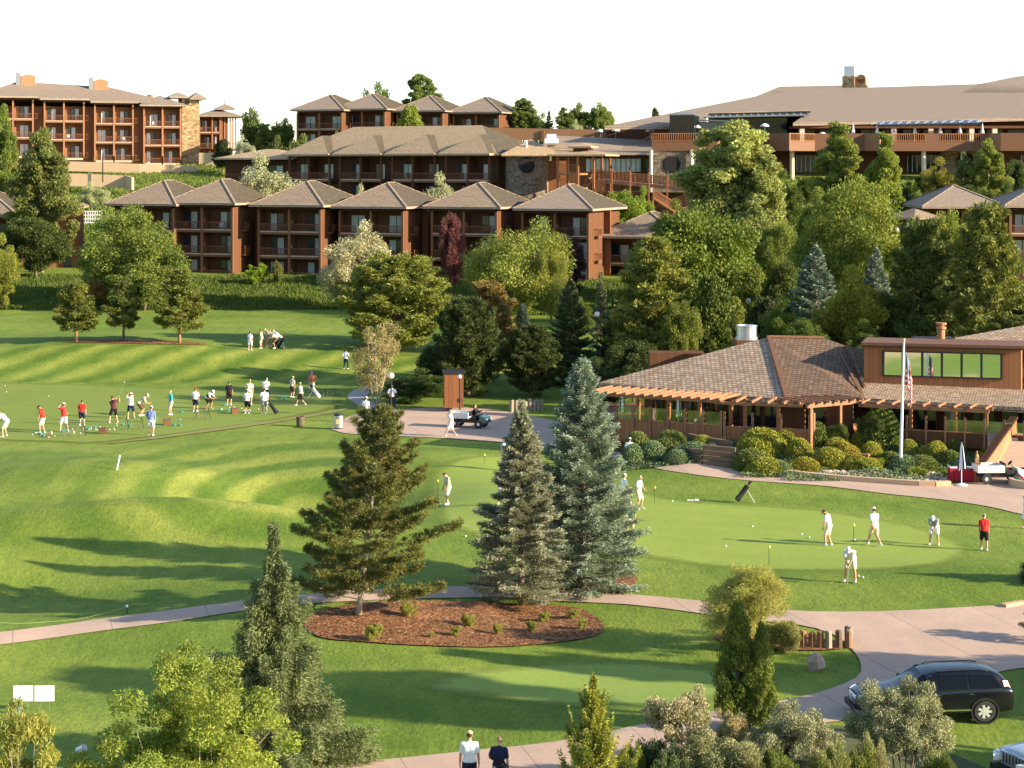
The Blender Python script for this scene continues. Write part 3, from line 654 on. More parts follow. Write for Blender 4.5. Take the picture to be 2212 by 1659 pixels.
# stone block with round window under the terrace corner
Bo = Bld('stone_pavilion', 1411, 385, 280, R(-3)); B = Bo.root; tag(B,'tan stone block with a big round black window under the terrace corner','building')
w = Bo.lx(1492); zt = Bo.lz(0,324)
MB().box(.1,w-.1,0,8,-3,zt).build('wall','grey_stone',B)
xc = Bo.lx(1451); MB().lathe([(.05,0),(1.12,0),(1.2,.1),(1.12,.16),(.05,.16)],n=24,M=Matrix.Translation((xc,.02,Bo.lz(xc,355)))@Matrix.Rotation(PI/2,4,'X')).build('round_window','dark_void',B)
for x in (-.3,w+.1): MB().lathe([(.26,-2),(.26,zt)],(x,-.5,0),14).build('column','cream',B)
# ---- main lodge building: broad roof, terraces, glass ----
Bg = Bld('main_lodge', 1400, 430, 284, R(0)); B = Bg.root; tag(B,'huge main lodge with broad shallow shingled roof and long terraces at upper right','building')
zb = Bg.z0
def rp(u, v, off=0):   # point on the main roof plane
    Y = (H-24-off+.197*290)/(.197+(v-HV)/F); p = W(u,v,Y); return Vector((p.x-Bg.X0, p.y-Bg.Y0, p.z-zb))
def L(u, v, Y): p = W(u,v,Y); return Vector((p.x-Bg.X0, p.y-Bg.Y0, p.z-zb))
ridgeline = [(1870,189),(2000,186),(2114,181.5)]
MB().slab([rp(1306,273),rp(1526,271),rp(1526,243),rp(1754,238),rp(1713,265.5),rp(2330,252),rp(2330,181),rp(2114,181.5),rp(1870,189),rp(1755,190),rp(1659,203),rp(1480,238)],.45).build('roof','roof_far',B)
q = [rp(1659,203),rp(1755,190),rp(1870,189)]
MB().slab([rp(1620,213),rp(1819,196),L(1830,184,345),L(1684,187,345)],.35).build('upper_roof','roof_shingle',B)
MB().slab([rp(2080,200),rp(2330,200),L(2330,158,345),L(2196,165,345),rp(2114,181.5)],.4).build('raised_roof','roof_far',B)
# atrium glass under the roof opening
m = MB(); a, b = rp(1526,243), rp(1754,238)
MB().add([L(1530,245,296),L(1752,240,296),L(1716,305,296),L(1530,305,296)],[(0,3,2,1)]).build('atrium_glass','glass_black',B)
m = MB()
for i in range(15):
    t = i/14; u = 1532+t*215; m.bar(L(u,252-t*4,293),L(u-3,247.5-t*5,297.5),.3,.12)
m.bar(L(1528,253.5,293),L(1740,249,293),.25,.25)
m.build('skylight_ribs','grey_metal',B)
MB().slab([L(1524,253,292.5),L(1738,248.5,292.5),L(1752,243.5,297),L(1530,248,297)],.1).build('skylight','glass_teal',B)
m = MB(); m.slab([rp(1895,273-3.5,.5),rp(2118,268.5-3.5,.5),rp(2110,262-3,.5),rp(1898,266-3,.5)],.3); m.build('roof_slot','glass_black',B)
m = MB(); [m.bar(rp(1880+i*19,268.5-i*.45,.85),rp(1890+i*19,264.5-i*.45,.85),.25,.15) for i in range(13)]; m.build('skylight_ribs','grey_metal',B)
# eave soffit and wall behind terrace
MB().box(L(1700,300,296).x,L(2340,300,296).x,296-Bg.Y0,312-Bg.Y0,L(1800,380,296).z-1,24.8-zb).build('wall','brown_wood',B)
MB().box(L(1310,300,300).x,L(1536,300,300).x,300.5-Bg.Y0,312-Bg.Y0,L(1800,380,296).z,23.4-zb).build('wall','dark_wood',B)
zt = 21.05-zb; yy = 295.9-Bg.Y0
x = L(1722,300,296).x
while x < L(2330,300,296).x:
    f = MB().box(x,x+2.6,yy-.06,yy,zt+.1,zt+2.5).build('window','dark_wood',B); MB().box(x+.12,x+2.48,yy-.09,yy-.062,zt+.2,zt+2.4).build('pane','glass_black',f)
    x += 3.1
m = MB(); m.box(L(1713,0,291).x,L(2330,0,291).x,289.5-Bg.Y0,295.8-Bg.Y0,23.0-zb,23.35-zb); m.build('soffit','brown_wood',B)
# terrace: parapet pieces and railings along zigzag front
def terr(u0,Y0,u1,Y1,vt,rail,col='brown_fascia', vb=None):
    zt_ = 21.0; a = Vector(((u0-CU)*Y0/F-Bg.X0,Y0-Bg.Y0,0)); b = Vector(((u1-CU)*Y1/F-Bg.X0,Y1-Bg.Y0,0)); 
    m = MB(); h0 = zt_-1.35-zb; h1 = (zt_+ (.02 if rail else 1.15))-zb; d = (b-a).normalized(); n = Vector((-d.y,d.x,0))*.3
    vs = [a,b,b+n,a+n]; m.add([p+Vector((0,0,h0)) for p in vs]+[p+Vector((0,0,h1)) for p in vs],[(0,3,2,1),(4,5,6,7),(0,1,5,4),(1,2,6,5),(2,3,7,6),(3,0,4,7)]).build('terrace_parapet',col,B)
    if rail:
        r = MB(); up = Vector((0,0,1)); z0 = zt_-zb
        for zz, hh in ((z0+1.08,.1),(z0+.12,.07)): r.bar(a+up*zz,b+up*zz,.1,hh)
        k = int((b-a).length/.3)
        for i in range(k+1): p = a+(b-a)*i/k; r.bar(p+up*(z0+.02),p+up*(z0+1.08),.09,.09)
        r.build('railing','cedar',B)
for t in [(1408,280,1550,279,0,True),(1550,279,1655,284,0,True),(1655,284,1705,280,0,False,'brown_fascia'),(1705,280,1760,284,0,True),(1760,284,1868,284,0,False),(1868,284,1900,281,0,False,'parapet_brown'),(1900,284,1998,284,0,True),(1998,284,2032,284,0,False),
          (2032,284,2118,284,0,True),(2118,284,2136,283.5,0,False),(2136,283.5,2162,280,0,False,'parapet_brown'),(2162,280,2330,279,0,False)]: terr(*t)
MB().slab([L(1408,0,280.3)*1,L(2330,0,280.3),L(2330,0,296),L(1408,0,300.4)],.3) 
x0 = L(1410,0,284.4).x; x1 = L(2330,0,284.4).x
MB().box(x0,x1,.45,15.8,20.6-zb,20.95-zb).build('terrace_floor','tan_wood',B)
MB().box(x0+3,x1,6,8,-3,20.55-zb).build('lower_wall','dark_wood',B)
for u in (1497,1649,1711,1995,2080): 
    x = L(u,0,285).x; MB().lathe([(.33,-2),(.33,20.6-zb)],(x,1.0,0),14).build('column','cream',B)
for u in (1712+20,1930,2010,2098,2148): 
    x = L(u,0,290).x; MB().box(x-.35,x+.35,5.6,6.3,20.95-zb,23.1-zb).build('column','cream',B)
for u0_,u1_ in ((1500,1640),(1720,1790),(1960,2050),(2205,2330)):
    f = MB().box(L(u0_,0,290).x,L(u1_,0,290).x,5.85,5.99,L(0,372,290).z,L(0,335,290).z).build('glazing','glass_black',B)
    m = MB(); n = int((u1_-u0_)/10); [m.box(L(u0_+(u1_-u0_)*i/n,0,290).x-.05,L(u0_+(u1_-u0_)*i/n,0,290).x+.05,5.75,5.84,L(0,372,290).z,L(0,335,290).z) for i in range(n+1)]; m.build('mullions','grey_metal',f)
MB().box(L(2030,0,290).x,L(2120,0,290).x,5.6,5.98,-2,20.5-zb).build('stone_pier','grey_stone',B)
MB().lathe([(.05,0),(1.3,0),(1.3,.16),(.05,.16)],n=24,M=Matrix.Translation((L(2085,0,290).x,5.6,L(0,350,290).z))@Matrix.Rotation(PI/2,4,'X')).build('round_window','dark_void',B)
# glass cube on the terrace and its chimney
Bk = Bld('glass_kiosk', 1447, 293, 284, R(-14)); B = Bk.root; tag(B,'dark glazed cube with a low pyramid top on the left end of the terrace','kiosk')
w = Bk.lx(1499); MB().box(0,w,0,4.6,0,2.9).build('wall','glass_black',B); m = MB(); [m.box(x-.03,x+.03,-.05,-.002,0,2.9) for x in np.linspace(0,w,5)]; [m.box(w+.002,w+.05,y-.03,y+.03,0,2.9) for y in np.linspace(0.1,4.5,5)]; m.box(w+.003,w+.06,.1,4.5,1.4,1.46)
m.build('mullions','dark_metal',B); MB().hip(-.15,w+.15,-.15,4.7,3.02,.35,.12).build('roof','grey_metal',B)
MB().box(w+.1,w+6.5,3.0,5.8,0,2.0).build('vestibule','glass_teal',B); MB().slab([(w,2.6,2.35),(w+7,2.6,2.05),(w+7,6,2.05),(w,6,2.35)],.15).build('vestibule_roof','grey_metal',B)
Bn = Bld('stone_chimney', 1842, 192, 322, R(-20)); B = Bn.root; tag(B,'stone chimney block with a grey metal flue on top of the main roof','chimney')
MB().box(-1.7,.3,0,2,-1.5,2.1).box(.3,2.3,.2,2,-1.5,.6).build('stack','tower_stone',B); MB().box(-1.45,.2,.3,1.7,2.1,3.7).build('flue','white_paint',B)
MB().box(.5,2.0,.4,1.8,.6,1.6).lathe([(.75,0),(.75,1.4)],n=14,M=Matrix.Translation((1.25,.4,1.6))@Matrix.Rotation(-PI/2,4,'X')).build('cowl','tan_wood',B)
# ---- wooden stair pavilion and ramp deck ----
Bd = Bld('stair_pavilion', 1205, 425, 255, R(-18)); B = Bd.root; tag(B,'open orange timber stair pavilion with a two tier roof beside the stone tower','pavilion')
w = Bd.lx(1297); zt = Bd.lz(0,338)
for x,y in ((0,0),(w*.5,-.6),(w*.85,-.2),(w,0.6),(0,4.5),(w,4.5)): MB().box(x-.14,x+.14,y-.14,y+.14,-2,zt).build('post','cedar',B)
for zz in (Bd.lz(0,405),Bd.lz(0,374)):
    MB().box(0,w*.48,-.1,4.5,zz-.25,zz).build('landing','cedar',B); railing(B,.15,w*.46,-.1,zz,1.1,'cedar',.2)
st = MB(); z0_, z1_ = Bd.lz(0,405), Bd.lz(0,374)
for i in range(12): st.box(w*.5+i*.22*w*.04*2,w*.5+i*.22*w*.04*2+.35,1,2.4,z0_+(z1_-z0_)*i/12,z0_+(z1_-z0_)*i/12+.12)
st.bar((w*.5,.8,z0_-.3),(w*.95,.8,z1_-.3),.12,.3); st.bar((w*.55,-.3,z0_-2.2),(w*.9,-.3,z0_-.2),.14,.3); st.build('stair','cedar',B)
MB().hip(-1.1,w+1.0,-1.2,5.6,zt+.25,.6,.2).build('roof','roof_tan',B); MB().hip(w*.2,w*.75,.6,4,zt+1.3,.5,.22).build('roof_cap','roof_tan',B)
MB().box(w*.3,w*.65,1.2,3.4,zt+.5,zt+1.1).build('lantern','dark_wood',B)
Br = Bld('timber_ramp', 1276, 384, 254, R(-14)); B = Br.root; tag(B,'long sunlit timber ramp deck with railings and slender lamp posts','deck')
x1 = Br.lx(1488); za, zb_ = Br.lz(0,385), Br.lz(x1,406)
MB().add([(0,0,za-.45),(x1,0,zb_-.45),(x1,2.6,zb_-.45),(0,2.6,za-.45),(0,0,za),(x1,0,zb_),(x1,2.6,zb_),(0,2.6,za)],[(0,3,2,1),(4,5,6,7),(0,1,5,4),(1,2,6,5),(2,3,7,6),(3,0,4,7)]).build('deck','beam_wood',B)
for y in (0,2.5):
    m = MB(); n = 12
    m.bar((0,y,za+1.1),(x1,y,zb_+1.1),.09,.09); m.bar((0,y,za+.2),(x1,y,zb_+.2),.07,.07)
    for i in range(n*8+1): t = i/(n*8); z = za+(zb_-za)*t; m.box(x1*t-.02,x1*t+.02,y-.02,y+.02,z+.2,z+1.08)
    for i in range(n*2+1): t = i/(n*2); z = za+(zb_-za)*t; m.box(x1*t-.05,x1*t+.05,y-.07,y+.07,z,z+1.15)
    m.build('railing','cedar',B)
for i in range(6):
    t = (i+.15)/5.3; z = za+(zb_-za)*t; p = MB().box(x1*t-.09,x1*t+.09,-.2,-.05,z-5,z+1.5).build('post','cedar',B)
    MB().lathe([(.1,0),(.16,.1),(.16,.32),(.02,.5)],(x1*t,-.12,z+1.5),8).build('lantern','dark_metal',p)
z2 = za-2.6; MB().box(0,x1*.5,.1,2.2,z2-.25,z2).build('lower_deck','beam_wood',B); railing(B,0,x1*.5,.05,z2,1.0,'cedar',.2)
MB().box(0,x1,2.7,3.0,-6,zb_-.6).build('back_wall','brown_wood',B)
Bz = Bld('wooden_stair', 1411, 470, 248, R(0)); B = Bz.root; tag(B,'wooden outdoor stair with slatted railings below the ramp deck','stair')
m = MB(); 
for i in range(12): m.box(i*.27,i*.27+.3,0,1.3,2.6-i*.18,2.66-i*.18)
m.bar((0,0,2.5),(3.3,0,.4),.1,.3).bar((0,1.3,2.5),(3.3,1.3,.4),.1,.3); m.box(-.1,.1,0,.2,-1.5,3.8).box(3.1,3.3,0,.2,-1.5,1.8); m.build('steps','cedar',B)
for y in (0,1.3):
    m = MB(); m.bar((0,y,3.6),(3.3,y,1.5),.08,.1); m.bar((0,y,3.0),(3.3,y,.9),.05,.06)
    for i in range(16): t = i/15; m.bar((3.3*t,y,2.6-2.1*t),(3.3*t,y,3.6-2.1*t),.05)
    m.build('railing','cedar',B)
MB().box(3.3,7,-.2,2,-.2,.3).build('landing','cedar',B); railing(B,3.4,7,-.2,.3,1,'cedar',.2)
# ---- right hillside lodges ----
lodge(2003, 452, 226, 'hillside lodge with a pale hipped roof at the right, above dark pines', 'pale roofed lodges at the right edge', 2, th=R(-2), w=8.0, D=13, roof='roof_far', rise=2.3, facetm=None)
lodge(2180, 450, 224, 'pale roofed lodge cut off by the right edge', 'pale roofed lodges at the right edge', 2, th=R(-2), w=8.0, D=13, roof='roof_far', rise=2.0, facetm=None)
Bx = Bld('dark_shed', 1975, 475, 222, R(30)); tag(Bx.root,'dark gabled shed end left of the right hillside lodge','shed')
MB().box(0,3.4,0,4,-6,0).build('wall','dark_wood',Bx.root); MB().hip(-.5,3.9,-.5,4.5,.2,1.0,.2).build('roof','roof_shingle',Bx.root)
Bx = Bld('tan_roof_house', 1628, 618, 205, R(0)); tag(Bx.root,'low tan roofed hut seen through the gap in the trees','hut')
MB().box(0,3.0,0,3,-4,.2).build('wall','stucco',Bx.root); MB().hip(-.4,3.4,-.4,3.4,.4,.9,.2).build('roof','roof_tan',Bx.root)
# ---------------- clubhouse ----------------
Bcl = empty('clubhouse', (16.4,119,1.15)); B = Bcl; tag(B,'golf clubhouse with broad wooden shake roofs, pergola and glass screened terrace','clubhouse')
O = Vector((16.4,119,1.15))
def C(u, v, Y): return W(u,v,Y)-O
def CZ(u, z, Y): return Vector(((u-CU)*Y/F, Y, z))-O
P1 = CZ(1293,3.75,127.2); P2 = CZ(1700,3.6,119.0); P3 = CZ(1868,3.6,119.8); Q1 = C(1660,728,128); Q2 = C(1778,730,128.6)
Pb = CZ(1420,3.75,136); Pc = CZ(1900,3.6,134)
m = MB(); m.slab([P1,P2,Q1],.3); m.slab([P1,Q1,Pb],.3); m.build('roof','roof_shake',B, label='sunlit grey tan shake roof')
V1 = C(1862,838,122.4)
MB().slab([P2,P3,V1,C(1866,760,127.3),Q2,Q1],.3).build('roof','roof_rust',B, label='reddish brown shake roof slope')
MB().slab([Pb,Q1,Q2,Pc],.3).build('roof','roof_shake',B)
# hip and valley flashings
m = MB(); m.bar(P2+Vector((0,0,.05)),Q1+Vector((0,0,.06)),.22,.1).bar(C(1806,746,128),C(1868,864,120),.16,.1).bar(C(1826,748,127.6),C(1868,838,122.5),.2,.12).bar(Q1+Vector((0,0,.05)),Q2+Vector((0,0,.05)),.3,.12); m.build('flashing','brown_fascia',B)
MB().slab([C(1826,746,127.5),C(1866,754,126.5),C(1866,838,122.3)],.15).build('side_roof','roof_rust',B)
# clerestory block
c0 = C(1866,826,123.5); c1 = C(2206,842,121.0); d = (c1-c0); d.z = 0; L_ = d.length; ang = math.atan2(d.y,d.x)
K = empty('clerestory', tuple(Vector((c0.x,c0.y,c0.z)))); K.rotation_euler.z = ang; K.parent = B
Hc = 2.25
MB().box(0,L_,0,3.4,-.6,Hc).build('wall','cedar',K); 
MB().box(-.15,L_+.2,-.35,3.6,Hc,Hc+.22).build('roof_slab','dark_metal',K); MB().box(-.16,L_+.21,-.40,-.352,Hc+.08,Hc+.24).box(-.1,L_+.15,-.3,3.5,Hc+.222,Hc+.25).build('roof_edge','brown_fascia',K)
wx0 = 43/340*L_; wx1 = 298/340*L_; n = 6; pw = (wx1-wx0)/n
W_ = empty('window_band', (0,0,0)); bpy.data.objects.remove(W_)
fr = MB(); fr.box(wx0-.08,wx1+.08,-.136,-.002,1.92,2.0).box(wx0-.08,wx1+.08,-.136,-.002,.42,.52)
for i in range(n+1): x = wx0+i*pw; fr.box(x-.07,x+.07,-.135,-.003,.52,1.92)
fr = fr.build('window_frame','dark_metal',K)
for i in range(n): MB().add([(wx0+i*pw+.07,-.125,.52),(wx0+(i+1)*pw-.07,-.125,.52),(wx0+(i+1)*pw-.07,-.004,1.92),(wx0+i*pw+.07,-.004,1.92)],[(0,1,2,3)]).build('pane','mirror_glass',K)
# low front roof under the clerestory and the far right roof
MB().slab([P3,CZ(2009,3.55,118.4),CZ(2330,3.5,114.5),C(2330,842,120.5),c1,c0,V1],.3).build('roof','roof_shake',B, label='low grey shake roof below the clerestory windows')
MB().slab([C(2022,737,127),C(2330,752,125),C(2330,680,132),C(2212,703,130)],.3).build('roof','roof_shake',B)
MB().lathe([(.24,0),(.24,.75),(.32,.8),(.32,.95),(.2,.98),(.2,1.05),(.34,1.08),(.34,1.2)],tuple(C(2033,738,126.5)),12).build('vent_pipe','tan_wood',B)
MB().box(C(1975,740,127).x,C(2060,740,127).x,7.6,9.0,C(0,738,127).z-.2,C(0,738,127).z+.25).build('roof_hatch','dark_metal',B)
MB().box(C(1402,760,140).x,C(1520,765,140).x,20.2,22,C(0,815,140).z-1,C(0,760,140).z).build('rear_wall','brown_wood',B)
MB().box(C(1590,740,136).x,C(1640,740,136).x,16.5,19,C(0,745,136).z-.9,C(0,735,136).z).build('plant_box','brown_wood',B)
# tank like cooling unit on roof
tk = MB().lathe([(.75,0),(.75,.16),(.68,.17),(.68,.85),(.72,.87),(.72,.95),(.6,.96),(.55,.7),(.1,.7)],(0,0,0),22).build('steel_tank','steel'); tk.location = W(1613,733,134); tag(tk,'round galvanised steel tank standing behind the clubhouse roof ridge','tank')
# inner dark walls with window bays
def seg(a, b):
    d = Vector(b)-Vector(a); d.z = 0; return math.atan2(d.y,d.x), d.length
def wing(name, a, b, z0):   # local frame along a front line
    an, le = seg(a,b); e = empty(name, (a[0],a[1],z0)); e.rotation_euler.z = an; e.parent = B; return e, le
A1 = CZ(1330,0,121.9); A2 = CZ(1558,0,118.6); A3 = CZ(1751,0,116.9); A4 = CZ(1812,0,118.6)
zf = 0.0
T, le = wing('terrace', A1, A2, 0)
MB().box(0,le,0,.15,-.25,.95).build('screen_wall','cedar',T); n = 6
for i in range(n+1):
    x = le*i/n; MB().box(x-.07,x+.07,-.07,.0,-.25,1.85).build('post','beam_wood',T)
    if i < n: MB().box(x+.09,x+le/n-.09,.04,.07,.98,1.75).build('glass_screen','screen_glass',T)
MB().box(0,le,-.03,.2,.93,.99).build('cap_rail','beam_wood',T)
MB().box(-.5,le+9,.15,3.4,-.4,-.25+.1).build('terrace_floor','tan_wood',T)
MB().box(0.4,le+4,3.3,3.5,-.2,2.3).build('inner_wall','brown_wood',T)
for i in range(7):
    x = .8+i*(le)/7; f = MB().box(x,x+1.0,3.2,3.29,.3,2.1).build('window','dark_wood',T); MB().box(x+.06,x+.94,3.16,3.199,.36,2.04).build('pane','glass_black',f)
for x in np.linspace(.6,le-.2,4): MB().box(x-.1,x+.1,1.9,2.1,-.2,2.55).build('pergola_post','cedar',T)
pb = MB(); pb.box(-1.5,le+.3,-.5,-.35,2.35,2.55); pb.box(-1.5,le+.3,1.85,2.05,2.3,2.5); pb.build('beam','beam_wood',T)
pr = MB(); k = 15
for i in range(k): x = -1.4+i*(le+1.6)/(k-1); pr.box(x-.06,x+.06,-.9,2.4,2.552,2.70)
pr.build('rafters','beam_wood',T)
T2, l2 = wing('front_terrace', A2, A3, 0)
MB().box(.16,l2,0,.15,-.3,.88).build('screen_wall','cedar',T2); MB().box(.16,l2,-.03,.2,.88,.94).build('cap_rail','beam_wood',T2)
for i in range(4): x = .2+(l2-.25)*i/3; MB().box(x-.07,x+.07,-.07,.0,-.3,1.8).build('post','beam_wood',T2)
MB().box(.5,l2+2,3.0,3.2,-.2,2.3).build('inner_wall','brown_wood',T2)
for i in range(4): x = .7+i*1.3; f = MB().box(x,x+1.1,2.9,2.99,.2,2.1).build('window','dark_wood',T2); MB().box(x+.06,x+1.04,2.86,2.899,.26,2.04).build('pane','glass_black',f)
for x in (1.1,3.1): MB().box(x-.1,x+.1,1.5,1.7,-.2,2.45).build('pergola_post','cedar',T2)
pb = MB(); pb.box(-.3,l2-.4,-.5,-.35,2.28,2.46); pb.build('beam','beam_wood',T2)
pr = MB(); 
for i in range(6): x = .1+i*(l2-.6)/5; pr.box(x-.06,x+.06,-.9,2.0,2.465,2.60)
pr.build('rafters','beam_wood',T2)
T3, l3 = wing('corner_terrace', A3, A4, 0)
MB().box(.16,l3+2,0,.15,-.3,.95).build('screen_wall','cedar',T3)
for x in (.1,.28,l3+1): MB().box(x-.06,x+.06,-.07,.0,-.3,2.2 if x < .2 else 1.9).build('post','beam_wood',T3)
Pg1 = C(1742,877,116.2); an, lg = seg(Pg1, C(1860,867,118.5)); P_ = empty('pergola', (Pg1.x,Pg1.y,0)); P_.rotation_euler.z = an; P_.parent = B
zz = Pg1.z; MB().box(0,lg,-.1,.08,zz-.12,zz+.12).build('beam','beam_wood',P_)
for x in (.35,lg*.62): MB().box(x-.08,x+.08,-.06,.06,-.3,zz-.122).build('pergola_post','beam_wood',P_)
pr = MB(); 
for i in range(7): x = .2+i*(lg-.4)/6; pr.box(x-.05,x+.05,-.4,2.8,zz+.122,zz+.24)
pr.build('rafters','beam_wood',P_)
T4, l4 = wing('right_terrace', C(1860,0,118.2)*Vector((1,1,0)) if False else CZ(1870,0,118.4), CZ(2260,0,114.2), 0)
MB().box(.16,l4,0,.15,0,.85).build('screen_wall','brown_wood',T4); MB().box(.16,l4,-.03,.2,.85,.9).build('cap_rail','cedar',T4)
n = 9
for i in range(n+1):
    x = .2+(l4-.3)*i/n; MB().box(x-.06,x+.06,-.07,.0,0,1.75).build('post','beam_wood',T4)
    if i > 3 and i < n: MB().box(x+.07,x+(l4-.3)/n-.07,.04,.07,.92,1.6).build('glass_screen','screen_glass',T4)
for x in (.3,1.1,2.6,5.2,7.0): MB().box(x-.09,x+.09,.3,.48,0,2.2).build('pergola_post','cedar',T4)
MB().box(-.2,7.4,.2,.35,2.2,2.4).box(-.2,7.4,-1.0,-.88,2.2,2.4).build('beam','beam_wood',T4)
pr = MB(); [pr.box(x-.05,x+.05,-1.1,1.0,2.405,2.52) for x in np.linspace(0,7.2,9)]; pr.build('rafters','beam_wood',T4)
MB().box(0,l4,2.6,2.8,0,2.3).build('inner_wall','dark_wood',T4)
for i in range(6): x = .7+i*1.7; f = MB().box(x,x+1.3,2.5,2.59,.2,2.0).build('window','brown_wood',T4); MB().box(x+.06,x+1.24,2.46,2.499,.26,1.94).build('pane','glass_black',f)
MB().slab([CZ(1300,1.0,123)+Vector((0,0,-.0)),CZ(1870,1.0,118.6),CZ(2300,1.0,114.3),CZ(2300,1.0,130),CZ(1300,1.0,140)],1.2).build('plinth','brown_fascia',B)
a_ = CZ(1735,1.1,121.5); MB().box(a_.x,a_.x+6,a_.y,a_.y+.2,-.2,2.35).build('inner_wall','dark_wood',B)
# tables and chairs on the terrace
def patio_table(p, rz, label):
    e = empty('patio_table', p, rz); tag(e, label, 'table', 'tables on the clubhouse terrace')
    MB().lathe([(.5,.7),(.52,.72),(.52,.75),(.5,.76)],n=16).build('tabletop','dark_metal',e); MB().lathe([(.25,0),(.05,.04),(.04,.7)],n=8).build('base','dark_metal',e)
    return e
for i,(u,Y,l) in enumerate([(1590,120.4,'round dark patio table nearest the terrace corner'),(1640,120.2,'round dark patio table in the middle of the open terrace'),(1705,119.6,'round dark patio table beside the square pergola post')]):
    patio_table(tuple(W(u,900,Y).xy)+(.98,), i, l)
# wooden planter bench
# outbuilding by the path
Bu = Bld('orange_hut', 960, 878, 141, R(4)); tag(Bu.root,'small orange wooden shed between dark evergreens beside the plaza','shed')
MB().box(0,1.35,0,2.2,-.1,2.3).build('wall','orange_wood',Bu.root); MB().box(.95,1.15,-.03,-.002,.3,.55).build('vent','black',Bu.root); MB().box(-.1,1.5,-.1,2.3,2.302,2.4).build('roof','dark_metal',Bu.root)
# garden retaining edge of timber, timber steps and log palisade
def edging(name, uv, h, w, mat, label, z=.0):
    pts = [G(u,v) for u,v in uv]; m = MB()
    sm = []
    for i in range(len(pts)-1):
        for k in range(4): t = k/4; q = pts[i].lerp(pts[i+1],t); sm.append(onground(q.x,q.y))
    sm.append(pts[-1])
    for a,b in zip(sm, sm[1:]): m.bar(a+Vector((0,0,h/2-.05+z)), b+Vector((0,0,h/2-.05+z)), w, h)
    o = m.build(name, mat); tag(o, label, 'edging'); return o
edging('garden_edge', [(1686,1024),(1790,1036),(1900,1044),(1984,1050),(2020,1051),(2052,1050)], .34, .35, 'stucco', 'low tan stone edging along the front of the shrub garden')
def timber(u0,v0,u1,v1,n,label):
    a, b = G(u0,v0), G(u1,v1); e = empty('timber_wall', a); e['label'] = label; e['category'] = 'wall'
    for k in range(n):
        m = MB(); o = Vector((0,0,k*.27)); c = Vector((0,k*.16,0)); off = random.uniform(-.3,.3)
        d = (b-a); L2 = d.length; seg_ = max(1,int(L2/2.6))
        for i in range(seg_):
            p = d*(i/seg_)+o+c; q = d*((i+1)/seg_)-d.normalized()*.03+o+c; m.bar(p+Vector((0,0,.12)),q+Vector((0,0,.12)),.24,.25)
        m.build('sleeper','sleeper',e)
    return e
plain('sleeper',(.17,.11,.07),.9,0,.5,1.2)
timber(1395,985,1520,1003,3,'lower weathered timber retaining wall under the left shrubs'); timber(1520,1003,1592,1010,4,'dark stepped timber retaining wall at the corner of the garden')
timber(1480,965,1585,985,3,'upper weathered timber retaining wall below the round bush')
def palisade(pts, h, label, group=None, w=.26, mats=('log_a','log_b','log_c')):
    e = empty('log_palisade', pts[0]); tag(e, label, 'palisade')
    for i in range(len(pts)-1):
        a, b = pts[i]-pts[0], pts[i+1]-pts[0]; n = max(1, int((b-a).length/w))
        for k in range(n):
            p = a.lerp(b, k/n); hh = h*random.uniform(.88,1.08)
            MB().tube([p-Vector((0,0,.2)), p+Vector((random.uniform(-.02,.02),0,hh-.04)), p+Vector((0,0,hh))], [w*.5,w*.48,w*.4], 8).build('log', random.choice(mats), e)
    return e
plain('log_a',(.34,.27,.20),.9,0,.4,2); plain('log_b',(.30,.15,.07),.9,0,.4,2); plain('log_c',(.14,.08,.05),.9,0,.4,2)
palisade([G(1672,1392),G(1735,1398),G(1790,1402),G(1834,1400)+Vector((0,0,0)),G(1832,1385)], .62, 'curved wall of upright weathered logs at the edge of the drive')
palisade([G(1105,890),G(1135,888),G(1180,885)], .8, 'grey upright log fence behind the blue spruces', w=.3, mats=('log_a',))
# stone planter and stair at right
Bst = Bld('garden_stair', 2122, 1012, 112.2, R(0)); e = Bst.root; tag(e,'brown garden stair with sloping wooden side wall at the right edge','stair')
st = MB()
for i in range(9): st.box(.9+.02*i,4.4,.4+i*.32,.74+i*.32,0,.17*(i+1))
st.build('steps','pink_concrete',e)
sw = MB(); sw.add([(-.1,-.2,-.1),(.6,-.2,-.1),(3.2,3.6,-.1),(2.6,3.6,-.1),(-.1,-.2,.25),(.1,-.2,.25),(2.8,3.6,2.35),(2.6,3.6,2.35)],[(0,3,2,1),(4,5,6,7),(0,1,5,4),(1,2,6,5),(2,3,7,6),(3,0,4,7)]); sw.build('side_wall','tan_wood',e)
MB().bar((-.1,-.2,.33),(2.7,3.6,2.43),.45,.12).build('coping','dark_wood',e)
pl = MB().box(-.16,.16,-.16,.16,0,1.05).build('gate_post','cedar'); pl.location = G(2110,1042); tag(pl,'square wooden gate post between the shrubs and the red table','post')
MB().box(-.2,.2,-.2,.2,1.052,1.1).build('cap','brown_fascia',pl)
st = MB(); st.ell((0,0,.35),(.09,.07,.16)).ell((0,-.01,.56),(.06,.06,.08)).ell((.08,0,.3),(.04,.05,.14)).box(-.1,.1,-.1,.1,0,.22).build('stone_figurine','tower_stone').location = pl.location+Vector((0,0,1.1))
tag(bpy.data.objects['stone_figurine'],'small pale stone figurine standing on the wooden gate post','figurine')
